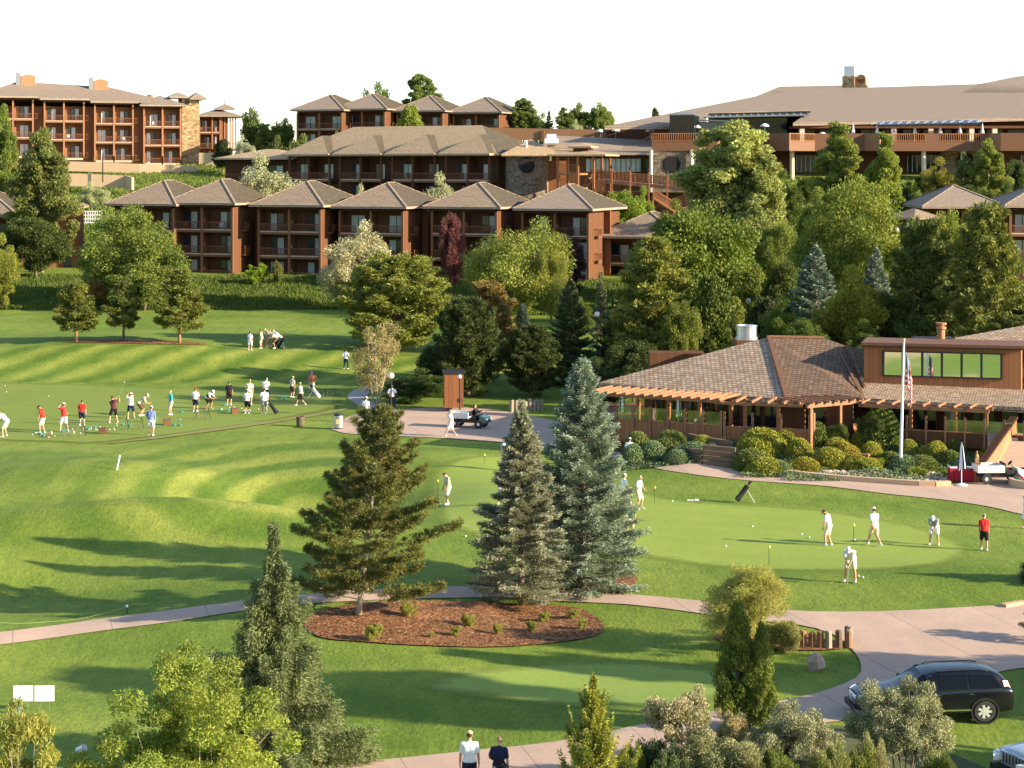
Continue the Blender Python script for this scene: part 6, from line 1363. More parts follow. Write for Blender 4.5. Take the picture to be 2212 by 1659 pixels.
    if cl:
        hm_ = (hands[1]+hands[-1])/2 if P.get('club') else hands[-1]
        if cl == 'down': tip = Vector((hm_.x+.03, hm_.y-.28, .03)); st = hm_+(hm_-tip).normalized()*.14
        elif cl == 'up': tip = hm_+Vector((-.35,.15,.88)); st = hm_-Vector((-.35,.15,.88)).normalized()*.1
        elif cl == 'back': tip = hm_+Vector((-.25,.70,-.50)); st = hm_+Vector((.06,-.1,.06))
        else: tip = Vector((hm_.x*1.15, hm_.y-.12, .02)); st = hm_+Vector((0,0,.14))
        e = empty('golf_club', loc, R(face), (k,k,k)); tag(e, CLUBL.format(label.split(',')[0] if False else label)[:200] if False else clublabel(label), 'golf club', 'golf clubs in use')
        MB().tube([st,st.lerp(tip,.25)],[.014,.012],6).build('grip','cloth_black',e); MB().tube([st.lerp(tip,.25),tip],[.009,.007],6).build('shaft','steel',e)
        hdir = Vector((.0,-.09,0)) if cl in ('down','cane') else Vector((.07,.03,.03)); MB().bar(tip,tip+hdir,.03,.05).build('head','steel',e)
    return r
def clublabel(l):
    w = ('golf club held by the ' + l).split(); return ' '.join(w[:16])
def pp(u, v, top, face, pose, shirt, pants, label, hscale=1.0, **k):
    p = G(u, v); nat = {'putt':1.45,'address':1.55,'backswing':1.62,'crouch':1.45,'pick':1.25,'lookdown':1.74,'follow':1.78}.get(pose,1.78)
    hh = (v-top)*p.y/F/nat*1.78; hh = min(1.95, max(1.62, hh))
    return person(tuple(p+Vector((0,0,.035 if u > 700 else .015))), hh, face, pose, shirt, pants, label, **k)
WC = ('cap','cloth_white')
# driving range line (golfers face left, away or towards the range)
pp(10,944,886,-100,'address','cloth_white','cloth_cream','golfer in white with white cap at the left end of the range line', hat=WC)
pp(91,936,875,-100,'lookdown','cloth_red','cloth_cream','golfer in faded red shirt and dark cap with a club, second from left', hat=('cap','cloth_black'), club='cane')
pp(138,934,868,-150,'follow','cloth_red','cloth_white','golfer in red with white cap finishing his swing', hat=WC)
pp(177,920,864,180,'stand','cloth_red','cloth_navy','heavy man in bright red shirt and navy shorts seen from behind', skinm='skin_pale')
pp(245,914,858,-150,'backswing','cloth_maroon','cloth_black','golfer in maroon shirt at the top of his backswing, club pointing up')
pp(283,905,848,-160,'follow','cloth_white','cloth_navy','golfer in white shirt, navy shorts and white cap finishing a swing', hat=WC)
pp(305,899,850,100,'crouch','cloth_stone','cloth_brown','golfer in tan stooping to the right beside the bag rack', hat=('cap','cloth_cream'))
pp(326,942,868,175,'stand2','cloth_blue','cloth_white','man in blue and white shirt with white shorts nearest the dirt strip', hat=WC)
pp(369,897,843,-60,'stand','cloth_teal','cloth_cream','man in turquoise shirt and cream shorts watching the range', hair='hair_grey')
pp(422,890,838,170,'stand','cloth_white','cloth_navy','golfer in white shirt, red cap and dark shorts', hat=('cap','cloth_red'))
pp(451,884,841,60,'crouch','cloth_white','cloth_black','golfer in dark vest over white shirt bending forward', vest='cloth_black', hat=WC)
pp(495,876,824,180,'stand','cloth_black','cloth_black','large man dressed all in black seen from behind', hair='hair_brown')
pp(539,874,820,175,'stand2','cloth_cream','cloth_khaki','man in cream shirt and tan cap standing just behind another golfer', hat=('cap','cap_tan'))
pp(534,894,841,170,'stand','cloth_white','cloth_black','golfer in white shirt and black shorts beside the rightmost brown box', hat=WC)
pp(574,872,815,175,'lookdown','cloth_white','cloth_black','golfer in white shirt and white cap behind the man in grey shorts', hat=WC, long_pants=False)
pp(571,895,838,-170,'stand','cloth_white','cloth_grey','man in white shirt and blue grey shorts beside a push cart')
pp(631,859,814,150,'stand2','cloth_stone','cloth_brown','golfer in pale shirt and dark brown shorts in the shade of the pines', hat=('cap','cloth_cream'))
pp(650,877,825,-100,'walk','cloth_white','cloth_black','golfer in white shirt striding in the shade near the range end', hat=('cap','cap_tan'), long_pants=False)
pp(674,856,801,-20,'hips','cloth_orange','cloth_stone','golfer in rust shirt and big blue cap beside a white golf bag', hat=('wide','cloth_blue'))
pp(747,798,761,170,'hips','cloth_lightblue','cloth_navy','man in light blue shirt standing in shade by the big round pine', long_pants=True)
pp(847,886,832,180,'hips','cloth_white','cloth_navy','man in white shirt and navy trousers on the footpath under the globe lamp', skinm='skin_dark', long_pants=True, hair='hair_brown')
pp(790,912,858,160,'stand2','cloth_white','cloth_navy','golfer in white shirt and white hat walking onto the plaza', hat=('wide','cloth_white'))
pp(974,944,884,-110,'walk','cloth_white','cloth_white','woman all in white walking across the plaza past the utility cart', hair='hair_blond')
# far group on the upper fairway
pp(540,757,716,170,'stand','cloth_lilac','cloth_white','far golfer in lilac shirt and white shorts, alone left of the far group')
pp(565,753,711,-90,'stand2','cloth_cream','cloth_cream','far golfer all in cream at the left of the far group')
pp(579,752,709,-90,'lookdown','cloth_grey','cloth_brown','far golfer in grey shirt and white cap in the far group', hat=WC)
pp(593,753,712,-60,'crouch','cloth_stone','cloth_brown','far golfer in yellow cap stooping over the far golf bags', hat=('cap','cap_tan'))
pp(602,751,712,-70,'crouch','cloth_white','cloth_navy','far golfer in white shirt bending at the right of the far group', hat=WC)
# putting green
pp(967,1091,1020,-60,'lookdown','cloth_stone','cloth_cream','man in grey polo and cream shorts looking down beside the left pin flag', hair='hair_brown', club='cane')
pp(1091,1018,957,-30,'lookdown','cloth_stone','cloth_khaki','golfer in khaki with white hat partly behind the thin grey spruce', hat=('wide','cloth_white'))
pp(1084,1092,1058,170,'putt','cloth_white','cloth_stone','bent golfer almost hidden behind the thin grey spruce')
pp(1360,1008,945,165,'walk','cloth_white','cloth_navy','man in white shirt and navy shorts carrying shoes on the drive by the timber wall', hat=WC)
pp(1380,1101,1027,60,'stand2','cloth_white','cloth_khaki','grey haired golfer in white shirt and khaki shorts near the blue spruce', hair='hair_grey')
pp(1348,1098,1024,120,'stand','cloth_white','cloth_white','golfer in white partly hidden by the large blue spruce', hat=WC)
pp(1361,1163,1083,180,'stand','cloth_green','cloth_cream','golfer in dark green shirt and cream shorts at the foot of the blue spruce', hair='hair_grey')
pp(1789,1180,1101,-120,'lookdown','cloth_white','cloth_cream','golfer in white with dark visor, leftmost of four near the pin', hat=('cap','cloth_brown'), club='cane')
pp(1889,1180,1095,-150,'walk','cloth_white','cloth_khaki','golfer in white shirt and long tan shorts stepping away from the pin', hat=WC)
pp(2018,1178,1111,-20,'putt','cloth_grey','cloth_white','golfer in blue grey shirt bent over his putter', hat=WC)
pp(2126,1190,1112,170,'lookdown','cloth_red','cloth_black','golfer in red shirt and black shorts at the right end of the green', hat=WC, club='cane')
pp(1837,1258,1177,-20,'putt','cloth_white','cloth_cream','golfer in white nearest the camera bending over a putt', hat=WC)
pp(2216,1142,1085,-90,'stand','cloth_white','cloth_white','golfer in white cut off by the right edge')
# walkers at the bottom edge
p1 = onground((1014-CU)*55.4/F,55.4,.04); person(tuple(p1),1.8,180,'stand','cloth_white','cloth_navy','man in white polo, navy trousers and tan cap seen from behind at the bottom edge',hat=('cap','cap_tan'),long_pants=True,skinm='skin_tan')
p2 = onground((1078-CU)*55.2/F,55.2,.04); person(tuple(p2),1.70,165,'stand2','cloth_navy','cloth_stone','grey blond walker in navy shirt seen from behind at the bottom edge',hair='hair_blond',skinm='skin_pale')
# ---------------- small objects ----------------
def paint(name, c, rough=.25, coat=.8, metal=0): t = NT(name); t.finish(c, rough, metal, None, .5, coat)
paint('car_black',(.004,.0045,.007),.22,.12,0); paint('car_silver',(.40,.44,.48),.3,.8,.5); t = NT('car_glass'); t.finish((.004,.005,.006),.10,0,None,.18); paint('rubber',(.02,.02,.02),.8,0); paint('chrome',(.75,.76,.78),.12,0,1); paint('rim_metal',(.72,.72,.70),.35,.2,.6)
paint('lamp_red',(.65,.02,.01),.2,.8); paint('lamp_clear',(.75,.78,.8),.1,.8); paint('lamp_amber',(.8,.28,.03),.2,.8); paint('cart_green',(.02,.07,.06),.3,.6); paint('cart_white',(.72,.70,.64),.4,.4); paint('net_green',(.02,.25,.20),.5,0)
plain('globe_white',(.80,.78,.72),.3,0,.03); plain('box_brown',(.16,.075,.04),.8); plain('table_red',(.38,.012,.03),.8,0,.25,2.5); plain('umb_white',(.80,.80,.78),.8,0,.06); plain('umb_green',(.03,.16,.11),.8,0,.1); plain('umb_blue',(.05,.07,.16),.8); plain('wicker',(.13,.10,.065),.9,0,.5,12); plain('rope_tan',(.45,.5,.3),.8); plain('rock',(.40,.28,.22),.9,0,.35,2.5)
plain('sign_white',(.85,.85,.85),.5,0,.02); plain('pin_yellow',(.8,.75,.05),.6); plain('bright_blue',(.03,.2,.6),.5); plain('cyan_print',(.45,.75,.8),.6)
def gp(u, v, off=.02): return G(u, v)+Vector((0,0,off))
# --- black sport utility car ---
def loft_car(root, st, mat, sub=2):
    vs = []; fs = []; n = len(st[0][1])
    for x, sec in st:
        for (y, z) in sec: vs.append((x, y, z))
        for (y, z) in reversed(sec[1:-1]): vs.append((x, -y, z))
    m = 2*n-2
    for i in range(len(st)-1):
        for k in range(m): fs.append((i*m+k, i*m+(k+1)%m, (i+1)*m+(k+1)%m, (i+1)*m+k))
    fs.append(tuple(range(m))[::-1]); fs.append(tuple((len(st)-1)*m+k for k in range(m)))
    b = MB().add(vs, fs); o = b.build('body', mat, root, smooth=True)
    bm = bmesh.new(); bm.from_mesh(o.data); bmesh.ops.recalc_face_normals(bm, faces=bm.faces[:]); bm.to_mesh(o.data); bm.free()
    s = o.modifiers.new('sub','SUBSURF'); s.levels = sub; s.render_levels = sub; return o
def wheel(root, x, y, r, w=.24, spokes=7):
    s = 1 if y > 0 else -1; M = Matrix.Translation((x,y,r))@Matrix.Rotation(PI/2,4,'X')
    t = MB().lathe([(r*.62,-w/2),(r*.9,-w/2),(r,-w*.3),(r,w*.3),(r*.9,w/2),(r*.62,w/2),(r*.62,-w/2)], n=28, M=M).build('wheel','rubber',root,smooth=False)
    m = MB(); m.lathe([(r*.60,-w*.40),(r*.66,-w*.40),(r*.66,w*.40),(r*.60,w*.40),(r*.60,-w*.40)], n=28, M=M); yo = s*w*.36
    for k in range(spokes):
        a = 2*PI*k/spokes; m.bar((x+math.cos(a)*.05,y+yo,r+math.sin(a)*.05),(x+math.cos(a)*r*.63,y+yo,r+math.sin(a)*r*.63),r*.24,.05,up=(0,1,0))
    m.lathe([(.01,-.03),(r*.2,-.03),(r*.2,.03),(.01,.03)],n=12,M=Matrix.Translation((x,y+yo,r))@Matrix.Rotation(PI/2,4,'X'))
    m.build('rim','rim_metal',t); MB().lathe([(.02,-.03),(r*.58,-.03),(r*.58,.03),(.02,.03)],n=20,M=Matrix.Translation((x,y+yo*.3,r))@Matrix.Rotation(PI/2,4,'X')).build('brake_disc','dark_metal',t)
def sec(w, zb, belt, wr, zr, tuck=.06): return [(0,zb),(w*.85,zb),(w-.02,zb+.12),(w,belt*.62+zb*.38),(w-.01,belt-.04),(w-tuck,belt),(wr,zr-.10),(wr-.12,zr-.01),(0,zr+.02)]
def suv(name, loc, rz, body, label, boxy=False):
    r = empty(name, loc, rz); tag(r, label, 'car')
    # front at -x
    if not boxy:
        st = [(-2.46,sec(.80,.30,.72,.62,.78)),(-2.40,sec(.90,.24,.88,.74,.93)),(-1.9,sec(.94,.22,.98,.80,1.04)),(-1.25,sec(.95,.22,1.04,.80,1.10)),(-.95,sec(.95,.22,1.06,.76,1.18)),(-.30,sec(.95,.22,1.08,.70,1.66)),(.4,sec(.95,.22,1.10,.71,1.74)),(1.4,sec(.95,.22,1.13,.70,1.74)),(2.05,sec(.94,.24,1.15,.68,1.68)),(2.40,sec(.90,.28,1.12,.66,1.22)),(2.48,sec(.84,.34,.95,.60,1.0))]
    else:
        st = [(-2.10,sec(.80,.42,.95,.66,.98)),(-2.06,sec(.85,.40,1.02,.72,1.08)),(-1.4,sec(.87,.40,1.06,.78,1.12)),(-.80,sec(.88,.40,1.08,.80,1.14)),(-.72,sec(.88,.40,1.10,.76,1.2)),(-.30,sec(.88,.40,1.10,.70,1.62)),(.5,sec(.88,.40,1.12,.71,1.66)),(1.5,sec(.88,.40,1.12,.71,1.66)),(2.0,sec(.87,.42,1.12,.70,1.60)),(2.12,sec(.84,.45,1.08,.7,1.14))]
    loft_car(r, st, body)
    wx = (-1.50,1.48) if not boxy else (-1.35,1.25)
    for x in wx:
        for s in (-1,1):
            wheel(r, x, s*.84, .375, .25); 
            MB().lathe([(.40,-.02),(.455,-.02),(.455,.05),(.40,.05),(.40,-.02)], n=28, M=Matrix.Translation((x,s*(.925 if not boxy else .86),.39))@Matrix.Rotation(PI/2,4,'X')).build('wheel_arch','black',r)
    for s in (-1,1):   # side glass following the body side
        def sp(x, t):
            yb, zb_, yr, zr_ = (.90,1.12,.735,1.60) if not boxy else (.84,1.13,.735,1.54)
            return (x, s*(yb+(yr-yb)*t+.012), zb_+(zr_-zb_)*t)
        wins = [[(-.75,0),(-.02,0),(-.02,.96),(-.25,.96)],[(.05,0),(.95,0),(.95,.98),(.05,.98)],[(1.02,.02),(2.05,.10),(1.80,.92),(1.02,.98)]]
        for w_ in wins:
            pts = [sp(x,t) for x,t in w_]; q = [(p[0],p[1]-s*.05,p[2]) for p in pts]
            MB().add(pts+q,[(0,1,2,3),(7,6,5,4),(0,4,5,1),(1,5,6,2),(2,6,7,3),(3,7,4,0)]).build('side_window','car_glass',r)
        MB().bar(sp(-.8,-.03),sp(2.05,.03),.02,.025).build('window_trim','chrome',r)
        MB().tube([(-.1,s*.60,1.62),(.05,s*.60,1.70),(1.5,s*.58,1.73),(1.7,s*.58,1.66)],.02,6).build('roof_rail','black',r)
        MB().ell((-.72,s*1.02,1.14),(.07,.12,.08),8,6).build('mirror',body,r)
        MB().box(-.02,.12,s*.945-.012,s*.945+.02,.94,.98).box(.98,1.12,s*.945-.012,s*.945+.02,.96,1.0).build('door_handle','chrome',r)
        MB().box(-1.0,1.05,s*.95-.02,s*.95+.02,.42,.47).build('side_trim','chrome',r)
        MB().prism([(-2.44,s*.52),(-2.20,s*.86),(-2.06,s*.90),(-2.15,s*.5)],.74,.90).build('headlight','lamp_clear',r)
        MB().add([(2.22,s*.91,.88),(2.45,s*.80,.88),(2.27,s*.72,1.36),(2.10,s*.79,1.38),(2.22,s*.84,.88),(2.38,s*.76,.88),(2.22,s*.68,1.34),(2.08,s*.72,1.36)],[(0,1,2,3),(7,6,5,4),(0,4,5,1),(1,5,6,2),(2,6,7,3),(3,7,4,0)]).build('tail_light','lamp_red',r)
    ws = [(-.93,-.66,1.14),(-.93,.66,1.14),(-.34,.54,1.575),(-.34,-.54,1.575)]; MB().add([(x-.03,y,z+.02) for x,y,z in ws]+[(x+.02,y,z-.02) for x,y,z in ws],[(0,1,2,3),(7,6,5,4),(0,4,5,1),(1,5,6,2),(2,6,7,3),(3,7,4,0)]).build('windscreen','car_glass',r)
    g = MB(); x0 = -2.49 if not boxy else -2.14
    if not boxy:
        for i in range(5): g.bar((x0,-.42,.58+i*.065),(x0,.42,.58+i*.065),.04,.022)
        g.lathe([(.01,0),(.10,0),(.10,.03),(.01,.03)],n=14,M=Matrix.Translation((x0-.01,0,.73))@Matrix.Rotation(-PI/2,4,'Y'))
        g.build('grille','chrome',r)
        MB().box(x0-.04,x0+.15,-.86,.86,.30,.48).build('bumper','black',r)
    else:
        MB().box(-2.13,-2.05,-.56,.56,.68,.96).build('grille_recess','black',r)
        for i in range(8): g.box(-2.16,-2.10,-.54+i*.147,-.54+i*.147+.055,.68,.96)
        g.box(-2.155,-2.1,-.60,.60,.965,1.0).box(-2.155,-2.1,-.60,.60,.64,.675); g.build('grille',body,r)
        for s in (-1,1): MB().box(-2.17,-2.05,s*.70-.11,s*.70+.11,.76,.95).build('headlight','lamp_clear',r); MB().box(-2.17,-2.04,s*.71-.12,s*.71+.12,.64,.73).build('turn_signal','lamp_amber',r)
        MB().box(-2.30,-2.08,-.88,.88,.40,.60).build('bumper','black',r); MB().box(-2.33,-2.302,-.16,.16,.44,.56).build('number_plate','sign_white',r)
    return r
c = gp(2000,1566,0); X = 13.2; Y = 63.2
suv('parked_car', (X, Y, float(hgt(X,Y))+.02), R(5), 'car_black', 'black sport utility car parked on the grass beside the drive').scale = (1,1,.91)
X = 16.0; Y = 56.7; suv('parked_car', (X, Y, float(hgt(X,Y))+.02), R(22), 'car_silver', 'pale silver boxy car with slotted grille cut off by the bottom right corner', True)
# --- utility carts ---
def cart(loc, rz, label, front='cart_green', seatback=True):
    r = empty('utility_cart', loc, rz); tag(r, label, 'cart', 'utility carts near the clubhouse')
    for x in (-.85,.85):
        for s in (-1,1):
            t = MB().lathe([(.12,-.11),(.27,-.11),(.29,-.06),(.29,.06),(.27,.11),(.12,.11),(.12,-.11)],n=18,M=Matrix.Translation((x,s*.52,.29))@Matrix.Rotation(PI/2,4,'X')).build('wheel','rubber',r); MB().lathe([(.02,-.09),(.14,-.09),(.14,.09),(.02,.09)],n=12,M=Matrix.Translation((x,s*.52,.29))@Matrix.Rotation(PI/2,4,'X')).build('rim','rim_metal',t)
    b = MB(); b.box(-1.35,.15,-.62,.62,.62,.70); b.box(-1.35,-1.29,-.62,.62,.70,1.02).box(.09,.15,-.62,.62,.70,1.02).box(-1.29,.09,-.62,-.56,.70,1.02).box(-1.29,.09,.56,.62,.70,1.02); b.build('cargo_bed','cart_white',r,bevel=.02)
    MB().box(-1.2,1.2,-.38,.38,.34,.50).build('chassis','dark_metal',r)
    f = MB().add([(.95,-.55,.36),(1.42,-.50,.36),(1.42,.50,.36),(.95,.55,.36),(.85,-.55,.86),(1.30,-.46,.74),(1.30,.46,.74),(.85,.55,.86)],[(0,3,2,1),(4,5,6,7),(0,1,5,4),(1,2,6,5),(2,3,7,6),(3,0,4,7)]).build('front_cowl',front,r,bevel=.05)
    for s in (-1,1): MB().box(1.34,1.42,s*.36-.07,s*.36+.07,.56,.66).build('headlight','lamp_clear',r)
    MB().box(.22,.66,-.55,.55,.52,.72).build('seat','black',r,bevel=.03); MB().box(.16,.26,-.52,.52,.78,1.12).build('backrest','black',r,bevel=.03)
    MB().tube([(.9,.25,.8),(.72,.25,1.02)],.02,6).lathe([(.15,0),(.17,.02),(.15,.04),(.13,.02),(.15,0)],n=14,M=Matrix.Translation((.70,.25,1.03))@Matrix.Rotation(-.8,4,'Y')).build('steering_wheel','black',r)
    return r
p = gp(1014,924,.04); cart(tuple(p), R(-20), 'utility cart with pale bed and dark green front crossing the plaza')
person(tuple(p+Vector((.40,.0,.62))), 1.72, 70, 'sit', 'cloth_black','cloth_black','dark clothed driver with long brown hair sitting in the utility cart', hair='hair_long', skinm='skin_pale', long_pants=True, shoe='cloth_black', group='golfers and staff about the course', sleeve='long')
p = gp(2158,1044,.04); cart(tuple(p), R(3), 'white utility cart parked beside the red covered table', front='cart_white')
# --- red table and umbrellas ---
p = gp(2080,1040,.04); r = empty('red_table', p, R(-3)); tag(r,'rectangular table under a long dark red cloth by the plaza edge','table')
MB().box(-.74,.74,-.36,.36,.70,.745).build('tabletop','sign_white',r)
sk = MB(); n = 120; per = [( .76,-.38),(.76,.38),(-.76,.38),(-.76,-.38)]; pts = []
for i in range(4):
    a, b = per[i], per[(i+1)%4]; k = 36 if i%2 else 18
    for j in range(k):
        t_ = j/k; w_ = .022*math.sin(j*2.1)+.01*math.sin(j*.9); nx_, ny_ = (b[1]-a[1]), -(b[0]-a[0]); ln = math.hypot(nx_,ny_); pts.append((a[0]+(b[0]-a[0])*t_, a[1]+(b[1]-a[1])*t_, -nx_/ln*-1*w_, -ny_/ln*-1*w_))
m_ = len(pts); vs = [(x,y,.742) for x,y,_,_ in pts]+[(x+dx*1.5,y+dy*1.5,.02) for x,y,dx,dy in pts]+[(0,0,.747)]
sk.add(vs,[(i,(i+1)%m_,m_+(i+1)%m_,m_+i) for i in range(m_)]+[(i,2*m_,(i+1)%m_) for i in range(m_)]); sk.build('tablecloth','table_red',r,smooth=False)
def umbrella(loc, h, label, stripes=('umb_white','umb_green'), base=True, group='folded umbrellas', rad=.17):
    r = empty('folded_umbrella', loc, random.uniform(0,3)); tag(r, label, 'umbrella', group)
    MB().tube([(0,0,0),(0,0,h-.1)],.025,8).build('pole','white_paint',r)
    if base: MB().lathe([(.32,0),(.32,.05),(.1,.12),(.03,.14)],n=18).build('base','white_paint',r)
    n = 16
    for mi in (0,1):
        vs = []; fs = []
        lv = [(h,.015),(h-.25,.07),(h-.6,.11),(h-1.0,.14),(h-1.25,rad),(h-1.45,rad*.95)]
        for z, q in lv:
            for k in range(n+1): a = 2*PI*k/n; rr = q*(1+.28*math.cos(k*PI)); vs.append((rr*math.cos(a),rr*math.sin(a),z-(.08 if k%4==0 and z==lv[-1][0] else 0)))
        for i in range(len(lv)-1):
            for k in range(n):
                if (k//2)%2 == mi: fs.append((i*(n+1)+k,i*(n+1)+k+1,(i+1)*(n+1)+k+1,(i+1)*(n+1)+k))
        MB().add(vs,fs).build('canopy',stripes[mi],r)
    return r
p = gp(2077,1050,.04); umbrella(tuple(p), 2.35, 'folded cream and dark blue umbrella on a white stand before the red table', ('umb_white','umb_blue'))
for u,v,l in ((1344,840,'folded green and white umbrella on the left of the terrace'),(1465,847,'folded green and white umbrella on the terrace nearer the corner')):
    Y = 122.3-(u-1344)*.010; q = W(u,v,Y); umbrella((q.x,q.y,.95), q.z-.95, l, base=True)
UL = ['leftmost white folded umbrella on the long upper terrace, behind a poplar','second white folded umbrella on the long upper terrace','third white folded umbrella on the long upper terrace','fourth white folded umbrella on the long upper terrace','fifth white folded umbrella on the long upper terrace','second from the right white folded umbrella on the upper terrace','rightmost white folded umbrella on the long upper terrace']
for u,l in zip((1843,1895,1931,1976,2031,2074,2122),UL):
    q = W(u,270,286.5); o = umbrella((q.x,q.y,20.95), 2.75, l, ('umb_white','umb_white'), False, 'white folded umbrellas on the upper terrace', .22)
def openumb(u, v, Y, zf, label):
    q = W(u,v,Y); r = empty('open_umbrella',(q.x,q.y,zf)); tag(r,label,'umbrella','small open white umbrellas on the upper terrace'); h = q.z-zf
    MB().tube([(0,0,0),(0,0,h)],.04,6).build('pole','grey_metal',r); MB().lathe([(.62,h-.22),(.6,h-.05),(.35,h+.14),(.02,h+.24),(.01,h+.2),(.33,h+.08),(.58,h-.10),(.6,h-.22)],n=14).build('canopy','umb_white',r)
for u,v,Y,l in ((1297,282,314,'tiny open white umbrella left of the terrace, lowest one'),(1330,280,300,'open white umbrella second from left near the glass cube'),(1404,281,290,'open white umbrella just left of the terrace railing'),(1505,273,286,'open white umbrella right of the dark glass cube'),(1652,270,287,'open white umbrella beside the tall poplar'),(1777,289,285.5,'open white umbrella low behind the terrace rail')):
    openumb(u,v,Y,19.8 if u<1400 else 20.95,l)
# --- flagpole and flag ---
p = gp(1945,1018,0); fp = empty('flagpole', p); tag(fp,'tall white flagpole standing in the clubhouse garden','flagpole')
top = H-(737-HV)*p.y/F-p.z; MB().tube([(0,0,0),(0.10,0,top*.5),(.20,0,top)],[.10,.08,.05],12).build('pole','white_paint',fp); MB().ell((.20,0,top+.07),(.09,.09,.09),10,8).build('finial','cap_tan',fp); MB().lathe([(.2,0),(.2,.06),(.14,.16)],n=14).build('base','white_paint',fp)
def flagmat():
    t = NT('flag_cloth'); c = t.coord('UV'); s = t.n('ShaderNodeSeparateXYZ'); t.l(c, s.inputs[0]); U, V = s.outputs[0], s.outputs[1]
    st = t.math('GREATER_THAN', t.math('FRACT', t.math('MULTIPLY', V, 6.5)), .5); col = t.mix(st, (.55,.02,.03), (.8,.8,.8))
    cn = t.math('MULTIPLY', t.math('LESS_THAN', U, .4), t.math('GREATER_THAN', V, 6/13)); 
    vo = t.n('ShaderNodeTexVoronoi'); vo.inputs['Scale'].default_value = 1; vo.inputs['Randomness'].default_value = 0; mp = t.n('ShaderNodeMapping'); mp.inputs['Scale'].default_value = (27,17,1); t.l(c, mp.inputs[0]); t.l(mp.outputs[0], vo.inputs['Vector'])
    star = t.math('LESS_THAN', vo.outputs['Distance'], .24); t.finish(t.mix(cn, col, t.mix(star, (.01,.02,.12), (.8,.8,.8))), .8)
flagmat()
# limp flag: hoist along the pole, cloth falling in folds; u = along fly, v = along hoist (1 = top)
NU, NVv = 40, 26; vs = []; uvs = []; fs = []
Lf, Hf = 3.1, 1.9; zt0 = top-.55
for i in range(NU+1):
    a = i/NU
    for j in range(NVv+1):
        b = j/NVv; fall = a*Lf; x = .26+.34*(1-math.exp(-a*3.0))+.05*math.sin(a*16+b*2)+.07*b*a; y = .10*math.sin(a*13+b*3)*min(1,a*4)
        z = zt0-Hf*(1-b)*(1-.45*a)-fall*.80*(a**.25)*.92; vs.append((x,y,z)); uvs.append((a,b))
for i in range(NU):
    for j in range(NVv): fs.append((i*(NVv+1)+j,(i+1)*(NVv+1)+j,(i+1)*(NVv+1)+j+1,i*(NVv+1)+j+1))
fo = MB().add(vs,fs).build('flag','flag_cloth',None,smooth=True); fo.location = p; tag(fo,'limp red, white and blue striped flag hanging from the flagpole','flag')
ul = fo.data.uv_layers[0]
for lp in fo.data.loops: ul.data[lp.index].uv = uvs[lp.vertex_index]
s_ = fo.modifiers.new('thick','SOLIDIFY'); s_.thickness = .01
# --- lamps ---
def globe(u, vtop, Y, rpx, label, h=None):
    X = (u-CU)*Y/F; z = float(hgt(X,Y)); q = W(u,vtop,Y); r = empty('globe_lamp',(X,Y,z)); tag(r,label,'street lamp','globe lamps along the paths'); rr = rpx*Y/F
    MB().tube([(0,0,0),(0,0,q.z-z-rr*1.6)],.05,8).build('pole','dark_metal',r); MB().ell((0,0,q.z-z-rr),(rr,rr,rr),14,10).build('globe','globe_white',r,smooth=True)
globe(845,805,139,6.5,'globe lamp on a dark pole beside the footpath, largest in view'); globe(993,809,137,4.5,'globe lamp against the orange shed'); globe(1290,673,170,6,'globe lamp on the lawn between the spruces'); globe(1582,630,178,5,'globe lamp before the tan wall above the steel tank'); globe(1616,644,172,6,'brighter globe lamp right of the tan wall'); globe(2038-100,452+40,200,4,'small pale lamp left of the hillside lodge'); globe(1961,481,205,5,'small pale lamp under the hillside shed')
wallline('garden_wall',[W(1575,672,182),W(1612,676,182)],1.0,.3,'stucco','short tan garden wall seen between trees above the steel tank')
# --- bins ---
p = gp(731,927,.04); r = empty('waste_bin',p); tag(r,'steel waste bin at the corner of the plaza','bin'); MB().lathe([(.30,.06),(.33,.08),(.33,.84),(.31,.88)],n=22).build('drum','steel',r); MB().lathe([(.28,0),(.28,.06)],n=16).build('base','black',r); MB().lathe([(.34,.88),(.35,.92),(.30,1.0),(.12,1.04)],n=22).build('lid','dark_metal',r); MB().box(-.13,.13,-.345,-.325,.35,.65).build('label_plate','cap_tan',r)
p = gp(649,921,.02); o = MB().lathe([(.19,0),(.27,.05),(.29,.62),(.31,.66),(.25,.66),(.23,.1),(.1,.08)],n=20).build('wicker_bin','wicker'); o.location = p; tag(o,'dark wicker waste basket on the grass left of the steel bin','bin')
# --- range gear ---
BX = [(222,938,.24,'dark brown tee box at the left of the range line'),(361,919,.24,'brown tee box in the middle of the range line'),(507,895,.24,'brown tee box at the right of the range line'),(105,946,.13,'tiny brown box on the grass near the leftmost golfers')]
for u,v,s,l in BX:
    p = gp(u,v,.0); r = empty('tee_box',p,R(random.uniform(-25,25))); tag(r,l,'box','brown boxes on the driving range'); MB().box(-s,s,-s*.8,s*.8,0,s*1.7).build('body','box_brown',r); MB().box(-s*1.05,s*1.05,-s*.86,s*.86,s*1.7,s*1.8).build('lid','box_brown',r)
def bagrack(u, v, sc_, label):
    p = gp(u,v); r = empty('bag_rack',p,R(random.uniform(-15,15)),(sc_,)*3); tag(r,label,'rack','metal bag racks on the driving range'); m = MB()
    for x in (-.55,.55): m.tube([(x-.12,-.25,0),(x,0,.9),(x+.1,.28,0)],.022,6)
    m.tube([(-.55,0,.9),(.55,0,.9)],.022,6).tube([(-.55,.05,.55),(.55,.05,.55)],.018,6).tube([(-.2,0,.9),(-.3,-.3,.0)],.018,6).tube([(.2,0,.9),(.35,-.3,.0)],.018,6); m.build('frame','dark_metal',r)
